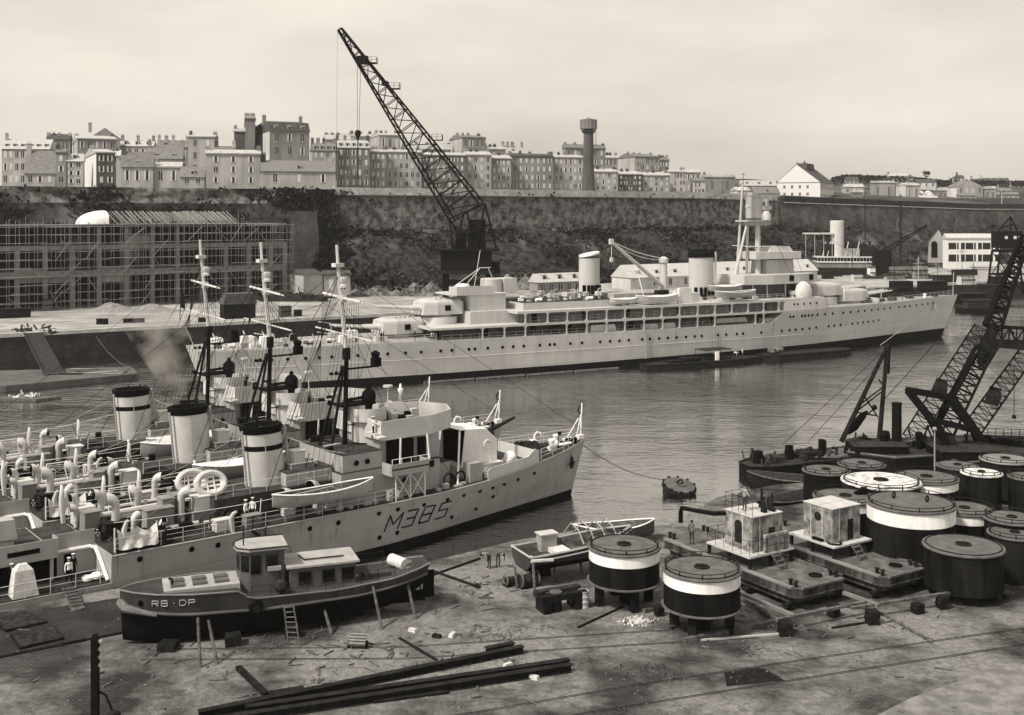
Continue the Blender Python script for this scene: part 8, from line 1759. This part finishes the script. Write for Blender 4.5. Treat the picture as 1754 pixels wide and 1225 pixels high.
# ================================================================ floating crane and lighters in the basin at the right
fY = 119; kf = fY/F
FCx = at(1600, 780, fY)[0]
t = thing('floating_crane', 'huge black floating crane with three lattice booms at the right edge', 'floating crane', (FCx, fY, 0))
def fp(px, py, d=0): Y = fY+d; p = at(px, py, Y); return Vector((p[0]-FCx, d, p[2]))
def fpz(px, py, z): p = gz(px, py, z); return Vector((p[0]-FCx, p[1]-fY, z))
DZ = 1.7
pl = [fpz(*p, DZ) for p in ((1452, 776), (1534, 786), (1600, 782), (1650, 795), (1790, 782), (1790, 752), (1668, 747), (1470, 757))]
mb = MB(); mb.prism([(p.x, p.y) for p in pl], -.6, DZ); mb.build('pontoon', 'black', t)
mb = MB(); c_ = sum(pl, Vector())/len(pl); mb.prism([(c_.x+(p.x-c_.x)*.97, c_.y+(p.y-c_.y)*.96) for p in pl], DZ, DZ+.02); mb.build('deck', 'deck', t)
mb = MB(); mb.tube([p+Vector((0, 0, .12)) for p in pl+pl[:1]], .14, 5); mb.build('rubbing_strake', 'wood', t)
mb = MB(); rail(mb, [pl[6]+Vector((.5, -.4, 0)), pl[5]+Vector((-.3, -.4, 0))], 1.0, .045, .8, 2); mb.build('guard_rail', 'dark', t)
q = random.Random(41); mb = MB(); mb.box(-.5, .5, -.4, .4, 0, .75, taper=.2); fb = mb.build('fender', 'black', t); fb.location = fpz(1690, 757, DZ); repeat(fb, [(fpz(1690+k*13+q.uniform(-3, 3), 757+k*2, DZ), .2, (q.uniform(.6, 1.3), 1, q.uniform(.6, 1.1))) for k in range(1, 7)])
for x0, y0, x1, y1, z1, m_, nm in ((1466, 779, 1536, 766, 2.0, 'deck', 'deckhouse'), (1614, 790, 1684, 774, 2.1, 'deck', 'deckhouse')):
    a, b = fpz(x0, y0, DZ), fpz(x1, y1, DZ); mb = MB(); mb.box(a.x, b.x, min(a.y, b.y), max(a.y, b.y), DZ, z1+.5); dh = mb.build(nm, 'black', t)
    mb = MB(); mb.box(a.x-.1, b.x+.1, min(a.y, b.y)-.1, max(a.y, b.y)+.1, z1+.501, z1+.56); mb.build('roof', m_, dh)
# funnel
mb = MB(); b = fp(1536, 752); hh = fp(1536, 690).z; mb.lathe([(.52, DZ), (.5, hh-.2), (.56, hh-.15), (.56, hh), (.42, hh), (.4, hh-1)], (b.x, b.y, 0), 16, caps=False); mb.build('funnel', 'black', t, True)
for px, py, w_, h_ in ((1515, 752, .5, 1.9), (1574, 760, .35, 1.8)):
    p = fp(px, py); mb = MB(); mb.lathe([(w_, DZ), (w_*.9, DZ+h_*.7), (w_*1.2, DZ+h_*.8), (w_, DZ+h_)], (p.x, p.y, 0), 12); mb.build('ventilator', 'black', t, True)
# A-frame at the left end
mb = MB(); ap = fp(1520, 592, 0)
for a in (fp(1441, 757, -1.0), fp(1506, 752, 0)): mb.tube([a, ap], [.28, .2], 7)
mb.tube([fp(1519, 640), fp(1521, 590)], .3, 6); mb.build('sheer_leg', 'woodd', t)
mb = MB()
for a, b in (((1505, 650), (1513, 660)), ((1477, 690), (1510, 665)), ((1466, 706), (1500, 712)), ((1466, 706), (1509, 672)), ((1478, 675), (1504, 715)), ((1448, 738), (1498, 700))): mb.bar(fp(*a), fp(*b), .08)
c = fp(1498, 698); mb.ball(c, .3, 8, 5); c2 = fp(1467, 725); mb.tube([fp(1453, 744), fp(1462, 732), fp(1478, 712), fp(1486, 704)], [.1, .5, .4, .1], 8)
mb.build('tackle', 'black', t)
mb = MB(); mb.bar(fp(1519, 596), fp(1340, 762, 0), .03); mb.bar(fp(1518, 610), fp(1384, 757), .03); mb.bar(fp(1511, 688), fp(1618, 570, 3), .05); mb.bar(fp(1521, 592), fp(1519, 640), .05); mb.build('stay_wire', 'cable', t)
# lattice booms
sd = (.5, 1, 0)
mb = MB(); mb.lattice(fp(1560, 752), fp(1680, 562), 1.4, 1.8, 1.2, 1.4, 16, .08, sd, .04); mb.build('lattice_boom', 'black', t)
mb = MB(); mb.lattice(fp(1666, 735), fp(1770, 590), 1.4, 1.9, 1.2, 1.6, 14, .08, sd, .04); mb.build('lattice_boom', 'black', t)
mb = MB(); mb.lattice(fp(1616, 738), fp(1685, 600), 2.4, 2.2, 2.0, 1.8, 10, .16, sd, .07); mb.tube([fp(1608, 725, -1), fp(1672, 606, -1)], .24, 6); mb.build('main_boom', 'black', t)
# plated elbow and upper boom
mb = MB(); pts = [(1676, 628), (1672, 604), (1690, 563), (1703, 550), (1714, 562), (1706, 580), (1756, 586), (1800, 590), (1800, 604), (1756, 600), (1712, 596), (1690, 632)]
R = [[fp(x, y, d) for x, y in pts] for d in (-.9, .9)]; mb.rings(R); el = mb.build('elbow_plate', 'dark', t)
mb = MB(); mb.lattice(fp(1710, 572), fp(1810, 577), 1.6, 1.5, 1.6, 1.5, 8, .1, sd, .06); mb.build('tie_girder', 'black', el)
mb = MB(); mb.lattice(fp(1699, 562), fp(1757, 405), 1.8, 1.7, 1.0, .8, 9, .2, sd, .08); mb.tube([fp(1690, 556, -1), fp(1748, 414, -1)], .2, 6); mb.build('upper_boom', 'black', t)
mb = MB(); mb.bar(fp(1737, 630), fp(1737, 712), .04); mb.ball(fp(1737, 714), .25, 8, 5); mb.bar(fp(1683, 570, -1), fp(1650, 690, -1), .05); mb.build('hoist_wire', 'cable', t)
for px, py in ((1607, 666), (1699, 680)):
    c = fp(px, py, -.3); mb = MB(); mb.add([tuple(c+Vector(v)) for v in ((-1.15, -.7, -.5), (.3, -.9, -.9), (1.2, .5, -.3), (-.3, .7, .1), (-.8, -.7, .5), (.65, -.9, .1), (1.2, .5, .8), (.1, .7, 1.1))], [(3, 2, 1, 0), (4, 5, 6, 7), (0, 1, 5, 4), (1, 2, 6, 5), (2, 3, 7, 6), (3, 0, 4, 7)]); mb.build('counterweight', 'dark', t)
# slanted bipod frame of heavy box beams
def beam(a, b, w_, d0=0, d1=0):
    A, B_ = fp(*a, d0), fp(*b, d1); d = (B_-A).normalized(); s = Vector((0, 1, 0)); u = d.cross(s).normalized(); mb.add([A+s*x*w_+u*z*w_ for x, z in ((-1, -1), (1, -1), (1, 1), (-1, 1))]+[B_+s*x*w_+u*z*w_ for x, z in ((-1, -1), (1, -1), (1, 1), (-1, 1))], [(3, 2, 1, 0), (4, 5, 6, 7), (0, 1, 5, 4), (1, 2, 6, 5), (2, 3, 7, 6), (3, 0, 4, 7)])
mb = MB()
for a, b, w_ in (((1553, 668), (1630, 681), .33), ((1556, 670), (1596, 720), .36), ((1596, 718), (1612, 745), .45), ((1628, 680), (1678, 750), .42), ((1594, 718), (1664, 736), .3), ((1612, 742), (1618, 760), .4)): beam(a, b, w_, -2.5, -2.5)
for a in ((1554, 668), (1628, 681), (1600, 722)): mb.bar(fp(*a, -2.5), fp(*a, 1.5), .3)
mb.build('bipod_frame', 'black', t)
mb = MB()
for a, b in (((1589, 728), (1583, 752)), ((1594, 728), (1604, 754)), ((1588, 730), (1598, 754)), ((1598, 728), (1608, 752))): mb.bar(fp(*a, -1), fp(*b, -1), .1)
mb.build('support_strut', 'dark', t)
mb = MB(); c = fp(1617, 757, -2); mb.tube([c+Vector((-.9, 0, 0)), c+Vector((.9, .2, 0))], .85, 14); mb.build('winch_drum', 'dark', t, True); mb = MB(); c = fp(1640, 770, -4); mb.tube([c+Vector((-1, 0, 0)), c+Vector((1, 0, 0))], .45, 12); mb.build('winch_drum', 'iron', t, True)
q = random.Random(9)
for k in range(42):
    px = q.uniform(1462, 1690); z = DZ; p = fpz(px, q.uniform(754, 776), z); s = q.uniform(.2, .7); mb = MB()
    if k % 3 == 0: mb.lathe([(s*.6, 0), (s*.5, s*1.2), (s*.7, s*1.4), (s*.3, s*1.6)], p, 9)
    elif k % 3 == 1: mb.box(p.x-s, p.x+s, p.y-s*.6, p.y+s*.6, z, z+s*1.3, rot=q.uniform(0, 3))
    else: mb.tube([p, p+Vector((q.uniform(-1, 1), q.uniform(-.5, .5), q.uniform(.6, 2)))], .1, 5)
    mb.build('deck_machinery', q.choice(['black', 'dark', 'iron']), t)
mb = MB(); p = fpz(1560, 768, DZ); mb.slab([p+Vector((-.8, -.3, .7)), p+Vector((.9, -.5, .9)), p+Vector((1, .5, 1.1)), p+Vector((-.7, .6, .9))], .08); mb.build('tarpaulin', 'buoytop', t)
# lighters
L1 = Fr(*gz(1290, 798, .9)[:2], 24)
t = lighter('black cluttered lighter with low cabins left of the floating crane', L1, -1, 12.5, -2.1, 2.1, 1.1, 'black', 'deck', 'lighter', 'barge', .16)
q = random.Random(33)
for x0, x1, y0, y1, z1, m_ in ((2.2, 4.6, -1, 1, 1.7, 'deck'), (1.2, 2, -.4, .4, 2.4, 'black'), (5.4, 6, -.2, .5, 2.6, 'black'), (7, 9, -1.2, 1, 1.9, 'dark'), (9.6, 10.1, -.3, .3, 2.9, 'black')):
    mb = MB(); mb.box(x0, x1, y0, y1, 1.1, z1, taper=.1); mb.build('cabin', m_, t)
mb = MB()
for k in range(22): x, y = q.uniform(.8, 12), q.uniform(-1.5, 1.5); mb.tube([(x, y, 1.1), (x+q.uniform(-.5, .5), y+q.uniform(-.3, .3), 1.1+q.uniform(.3, 1.3))], q.uniform(.05, .18), 5)
mb.build('deck_gear', 'iron', t)
L2 = Fr(*gz(1405, 786, .9)[:2], 22)
t = lighter('second black lighter wedged against the floating crane', L2, -1.5, 8, -1.9, 2.2, 1.3, 'black', 'bargedeck', 'lighter', 'barge', .2)
for k in range(16): mb = MB(); x, y = q.uniform(0, 7), q.uniform(-1.5, 1.5); mb.box(x, x+q.uniform(.2, .9), y, y+q.uniform(.2, .6), 1.3, 1.3+q.uniform(.2, 1.2), rot=q.random()); mb.build('deck_gear', 'dark', t)
mb = MB(); p = gz(1601, 812, GZ); mb.tube([(p[0], p[1], GZ), (p[0], p[1], 6.2)], .07, 5); mb.ball((p[0], p[1], 6.3), .22, 10, 6); tag(mb.build('topmark_pole', 'wall5', None, True), 'pale pole with round topmark standing among the back buoys', 'pole')
# ================================================================ people
def figure_mesh(J, E, name):
    """one continuous skinned body from joints J {name: (pos, radius)} and bones E [(a, b, material index)]"""
    names = list(J); me = bpy.data.meshes.new(name); me.from_pydata([J[n][0] for n in names], [(names.index(a), names.index(b)) for a, b, _ in E], [])
    o = bpy.data.objects.new(name, me); COL.objects.link(o); md = o.modifiers.new('skin', 'SKIN'); sv = me.skin_vertices[0].data
    for i, n in enumerate(names): r = J[n][1]; sv[i].radius = (r, r) if not isinstance(r, tuple) else r; sv[i].use_root = (n == 'pelvis')
    sb_ = o.modifiers.new('sub', 'SUBSURF'); sb_.levels = 1; sb_.render_levels = 1
    dg = bpy.context.evaluated_depsgraph_get(); out = bpy.data.meshes.new_from_object(o.evaluated_get(dg)); bpy.data.objects.remove(o)
    segs = [(Vector(J[a][0]), Vector(J[b][0]), m) for a, b, m in E]; idx = []
    for p in out.polygons:
        c = p.center; best = (9, 0)
        for a, b, m in segs:
            d = b-a; k = max(0, min(1, (c-a).dot(d)/max(1e-9, d.length_squared))); best = min(best, ((c-(a+d*k)).length, m))
        idx.append(best[1])
    out.materials.clear(); out["idx"] = 0
    return out, idx
def pose(kind):
    J = {'pelvis': ((0, 0, .95), (.15, .11)), 'waist': ((0, 0, 1.12), (.135, .1)), 'chest': ((0, .01, 1.33), (.17, .11)), 'neck': ((0, 0, 1.49), .055), 'head': ((0, .015, 1.6), (.078, .09)), 'crown': ((0, .005, 1.7), (.07, .085)), 'nose': ((0, .115, 1.6), .014)}
    for s, n in ((-1, 'l'), (1, 'r')):
        J['shoulder'+n] = ((s*.19, 0, 1.42), .062); J['elbow'+n] = ((s*.25, -.03, 1.14), .045); J['wrist'+n] = ((s*.26, .06, .91), .032); J['palm'+n] = ((s*.26, .085, .83), (.022, .036))
        J['hip'+n] = ((s*.1, 0, .9), .09); J['knee'+n] = ((s*.12, .02, .5), .062); J['ankle'+n] = ((s*.12, -.02, .09), .042); J['toe'+n] = ((s*.14, .14, .035), .035); J['ear'+n] = ((s*.085, .0, 1.6), .016)
    if kind == 'reach':      # both arms forward to a rail
        for s, n in ((-1, 'l'), (1, 'r')):
            J['elbow'+n] = ((s*.27, .2, 1.26), .045); J['wrist'+n] = ((s*.3, .42, 1.12), .032); J['palm'+n] = ((s*.3, .5, 1.1), (.022, .036))
        J['elbowl'] = ((-.38, .16, 1.3), .045); J['wristl'] = ((-.62, .2, 1.2), .032); J['palml'] = ((-.69, .22, 1.19), (.022, .036))
    if kind == 'bend':       # stooping from the hips
        for n, p in (('waist', (0, .14, 1.06)), ('chest', (0, .36, 1.1)), ('neck', (0, .52, 1.12)), ('head', (0, .62, 1.08)), ('crown', (0, .71, 1.04)), ('nose', (0, .62, .965)), ('shoulderl', (-.19, .44, 1.08)), ('shoulderr', (.19, .44, 1.08)), ('elbowl', (-.23, .46, .8)), ('elbowr', (.23, .46, .8)), ('wristl', (-.2, .54, .57)), ('wristr', (.2, .54, .57)), ('palml', (-.2, .56, .5)), ('palmr', (.2, .56, .5)), ('earl', (-.085, .61, 1.08)), ('earr', (.085, .61, 1.08))): J[n] = (p, J[n][1])
    if kind == 'walk':
        for n, p in (('kneel', (-.11, .16, .52)), ('anklel', (-.12, .22, .11)), ('toel', (-.13, .37, .06)), ('kneer', (.11, -.04, .5)), ('ankler', (.12, -.27, .12)), ('toer', (.13, -.14, .035)), ('elbowl', (-.25, -.13, 1.16)), ('wristl', (-.25, -.1, .93)), ('palml', (-.25, -.08, .85))): J[n] = (p, J[n][1])
    E = [('pelvis', 'waist', 1), ('waist', 'chest', 1), ('chest', 'neck', 1), ('neck', 'head', 2), ('head', 'crown', 2), ('head', 'nose', 2)]
    for n in 'lr':
        E += [('chest', 'shoulder'+n, 1), ('shoulder'+n, 'elbow'+n, 1), ('elbow'+n, 'wrist'+n, 1), ('wrist'+n, 'palm'+n, 2), ('pelvis', 'hip'+n, 0), ('hip'+n, 'knee'+n, 0), ('knee'+n, 'ankle'+n, 0), ('ankle'+n, 'toe'+n, 3), ('head', 'ear'+n, 2)]
        p, w_ = Vector(J['palm'+n][0]), Vector(J['wrist'+n][0]); d = (p-w_).normalized(); s = Vector((0, 1, 0)) if abs(d.z) > .6 else Vector((1, 0, 0))
        for k, (off, ln) in enumerate(((-.03, .075), (-.01, .085), (.01, .08), (.028, .065))):
            a = p+s*off+d*.03; J[f'knuckle{k}{n}'] = (tuple(a), .011); b = a+d*ln*.6+Vector((0, .012, -.006)); J[f'tip{k}{n}'] = (tuple(b), .008); E += [('palm'+n, f'knuckle{k}{n}', 2), (f'knuckle{k}{n}', f'tip{k}{n}', 2)]
        a = w_+(p-w_)*.6+s*.045; J['thumb'+n] = (tuple(a), .012); E.append(('palm'+n, 'thumb'+n, 2))
    return J, E
POSE = {}
def person(label, loc, rz, kind='stand', trousers='navy', top='navy', cap='white', group=None, bare=False):
    if kind not in POSE: J, E = pose(kind); POSE[kind] = (J,)+figure_mesh(J, E, 'body')
    J, me0, idx = POSE[kind]; me = me0.copy(); 
    for m_ in (trousers, 'skin' if bare else top, 'skin', 'black'): me.materials.append(M[m_])
    me.polygons.foreach_set('material_index', idx); me.polygons.foreach_set('use_smooth', [True]*len(me.polygons))
    b = bpy.data.objects.new('person', me); COL.objects.link(b); b.location = loc; b.rotation_euler = (0, 0, rz); tag(b, label, 'person', group)
    hd, cr_ = Vector(J['head'][0]), Vector(J['crown'][0]); up = (cr_-hd).normalized(); f = (Vector(J['nose'][0])-hd).normalized()
    mb = MB(); mb.ball((0, 0, 0), .1, 10, 6); o = mb.build('hair', 'hair', b, True); o.location = cr_-up*.03-f*.018; o.scale = (.92, 1.0, .75)
    if cap:
        mb = MB(); mb.lathe([(.105, 0), (.13, .06), (.12, .075), (.02, .08)], seg=14); o = mb.build('cap', cap, b, True); o.location = cr_+up*.01; o.rotation_euler = up.to_track_quat('Z', 'Y').to_euler()
    mb = MB(); s = up.cross(f).normalized()
    for sg in (-1, 1): mb.ball(hd+f*.083+s*sg*.033+up*.02, .012, 6, 4)
    mb.build('eye', 'void', b); mb = MB(); mb.tube([hd+f*.088-s*.025-up*.05, hd+f*.093-up*.052, hd+f*.088+s*.025-up*.05], .008, 4); mb.build('mouth', 'iron', b)
    return b
bw = lambda fr, x, y, z: fr.w(x, y, z)
def onhut(fr, x, y, z): return fr.w(x, y, z)
# men on and by the first barge hut
hx = 4.3+.55; hyy = -W1+.4+.6; hz = 3.4+.95+2.35+.06
person('bare backed man on top of the railed hut, stretching an arm to the rail', b1.w(hx+1.5, hyy+2.0, hz), radians(120), 'reach', 'denim', 'skin', None, None, True)
person('man in dark clothes bending over machinery on the railed hut roof', b1.w(hx+.9, hyy+.4, hz), radians(10), 'bend', 'denim', 'denim', 'black')
person('man in overalls standing on the barge deck behind the railed hut', b1.w(10.9, -.9, 3.41), radians(-40), 'stand', 'denim', 'shirt', None)
# two men stooping at the water edge
for px, py, rz, lab, kd in ((838, 973, 2.2, 'left man of two stooping over ropes at the water edge', 'bend'), (853, 972, -2.5, 'right man of two stooping over ropes at the water edge', 'bend')):
    person(lab, gz(px, py, GZ), rz, kd, 'denim', 'shirt' if 'left' in lab else 'denim', None)
# sailors of M385
person('sailor with white top walking ashore by the gangplank', S1.w(-49.7, -3.9, 2.45), radians(-140), 'walk', 'navy', 'cloth', 'white'); person('sailor in dark uniform and white cap just behind the walking sailor', S1.w(-49.2, -3.2, 2.45), radians(-120), 'stand', 'navy', 'navy', 'white')
person('sailor in dark uniform behind the canvas covered winch', S1.w(-53.0, -2.9, 2.45), radians(-90), 'stand', 'navy', 'navy', 'white')
person('left sailor of a pair in white tops beside the funnel of M385', S1.w(-36.9, -3.4, 4.1), radians(-100), 'stand', 'navy', 'cloth', 'white'); person('right sailor of a pair in white tops beside the funnel of M385', S1.w(-36.2, -3.1, 4.1), radians(160), 'stand', 'navy', 'cloth', 'white')
person('signalman in white leaning at the bridge wing of M385', S1.w(-25.7, -3.0, 8.9), radians(-80), 'reach', 'navy', 'cloth', 'white')
# sailors of the cruiser
zc = 6.5
for px, lat, lab, k_ in ((653, -6.6, 'left sailor of a close pair before the lowest aft turret of the cruiser', 'stand'), (657, -6.4, 'right sailor of a close pair before the lowest aft turret of the cruiser', 'stand'), (711, -6.8, 'lone sailor right of the lowest aft turret of the cruiser', 'stand'), (733, -6.6, 'sailor crouching over deck gear below the upper aft turret', 'bend'), (738, -6.9, 'sailor in white bending beside the crouching sailor of the cruiser', 'bend'), (750, -6.4, 'sailor standing before the aft deckhouse door of the cruiser', 'stand')):
    x, _ = C.lat(px, 580, lat); person(lab, C.w(x, lat, zc), rnd.uniform(-2.5, -.8), k_, 'navy', 'cloth' if 'white' in lab else 'navy', 'white')
person('man in white on the working boat alongside the cruiser, left of two', C.w(-66.5, -12.5, .76), -1.5, 'bend', 'denim', 'cloth', 'white'); person('man in white on the working boat alongside the cruiser, right of two', C.w(-64.6, -12.6, .76), -1.9, 'stand', 'denim', 'cloth', 'white')
# ================================================================ smoke drifting from the middle funnel
def smoke(label, blobs, dens, sc):
    mb = MB(); R = []
    n = len(blobs); seg = 12
    for (x, y, z, rx, rz) in blobs: R.append([(x+rx*cos(2*pi*k/seg), y+min(rx, 5)*sin(2*pi*k/seg), z) for k in range(seg)])
    mb.rings(R); m = bpy.data.materials.new('smoke'); m.use_nodes = True; N = m.node_tree.nodes; L = m.node_tree.links; N.remove(N["Principled BSDF"])
    v = N.new("ShaderNodeVolumePrincipled"); v.inputs["Color"].default_value = (.72, .7, .66, 1); g = N.new("ShaderNodeNewGeometry"); nz_ = N.new("ShaderNodeTexNoise"); nz_.inputs["Scale"].default_value = sc; nz_.inputs["Detail"].default_value = 4
    L.new(g.outputs["Position"], nz_.inputs["Vector"]); r = N.new("ShaderNodeMapRange"); r.inputs[1].default_value = .5; r.inputs[2].default_value = .8; r.inputs[3].default_value = 0; r.inputs[4].default_value = dens
    L.new(nz_.outputs[0], r.inputs[0]); L.new(r.outputs[0], v.inputs["Density"]); L.new(v.outputs[0], N["Material Output"].inputs["Volume"])
    return stuff(tag(mb.build('smoke', m, None, True), label, 'smoke'))
a = Vector(S1.w(-36, 11.3, 11.5))
smoke('brown wisp of smoke rising from the middle funnel', [(a.x, a.y, 11.6, .5, 0), (a.x-.6, a.y+.5, 12.6, 1.3, 0), (a.x-1.0, a.y+1.5, 14.2, 2.3, 0), (a.x-2.4, a.y+3, 16.0, 2.8, 0), (a.x-4, a.y+4.5, 17.6, 2.6, 0), (a.x-5.5, a.y+5.5, 18.8, 1.6, 0), (a.x-6, a.y+6, 19.4, .4, 0)], .85, .3)
b_ = Vector(B.w(22, -9)); smoke('thin veil of steam drifting before the unfinished building', [(b_.x, b_.y, 6.2, 5, 0), (b_.x-3, b_.y, 9, 11, 0), (b_.x-5, b_.y, 15, 14, 0), (b_.x-8, b_.y, 22, 12, 0), (b_.x-10, b_.y, 28, 5, 0)], .05, .07)
# ================================================================ harbour air: pale even haze round the camera and the whole place
bpy.context.view_layer.update()
lo, hi = Vector((-10, -10, 0)), Vector((10, 10, 60))
for o in SC.objects:
    if o.type == 'MESH':
        for c in o.bound_box:
            p = o.matrix_world @ Vector(c)
            for i in range(3): lo[i] = min(lo[i], p[i]); hi[i] = max(hi[i], p[i])
mb = MB(); mb.box(lo.x-2, hi.x+2, lo.y-2, hi.y+2, lo.z-1, hi.z+1.5)
m = bpy.data.materials.new('haze'); m.use_nodes = True; N = m.node_tree.nodes; N.remove(N["Principled BSDF"])
v = N.new("ShaderNodeVolumePrincipled"); v.inputs["Color"].default_value = (.93, .93, .93, 1); v.inputs["Density"].default_value = .0001; v.inputs["Anisotropy"].default_value = .2
m.node_tree.links.new(v.outputs[0], N["Material Output"].inputs["Volume"])
stuff(mb.build('haze', m))
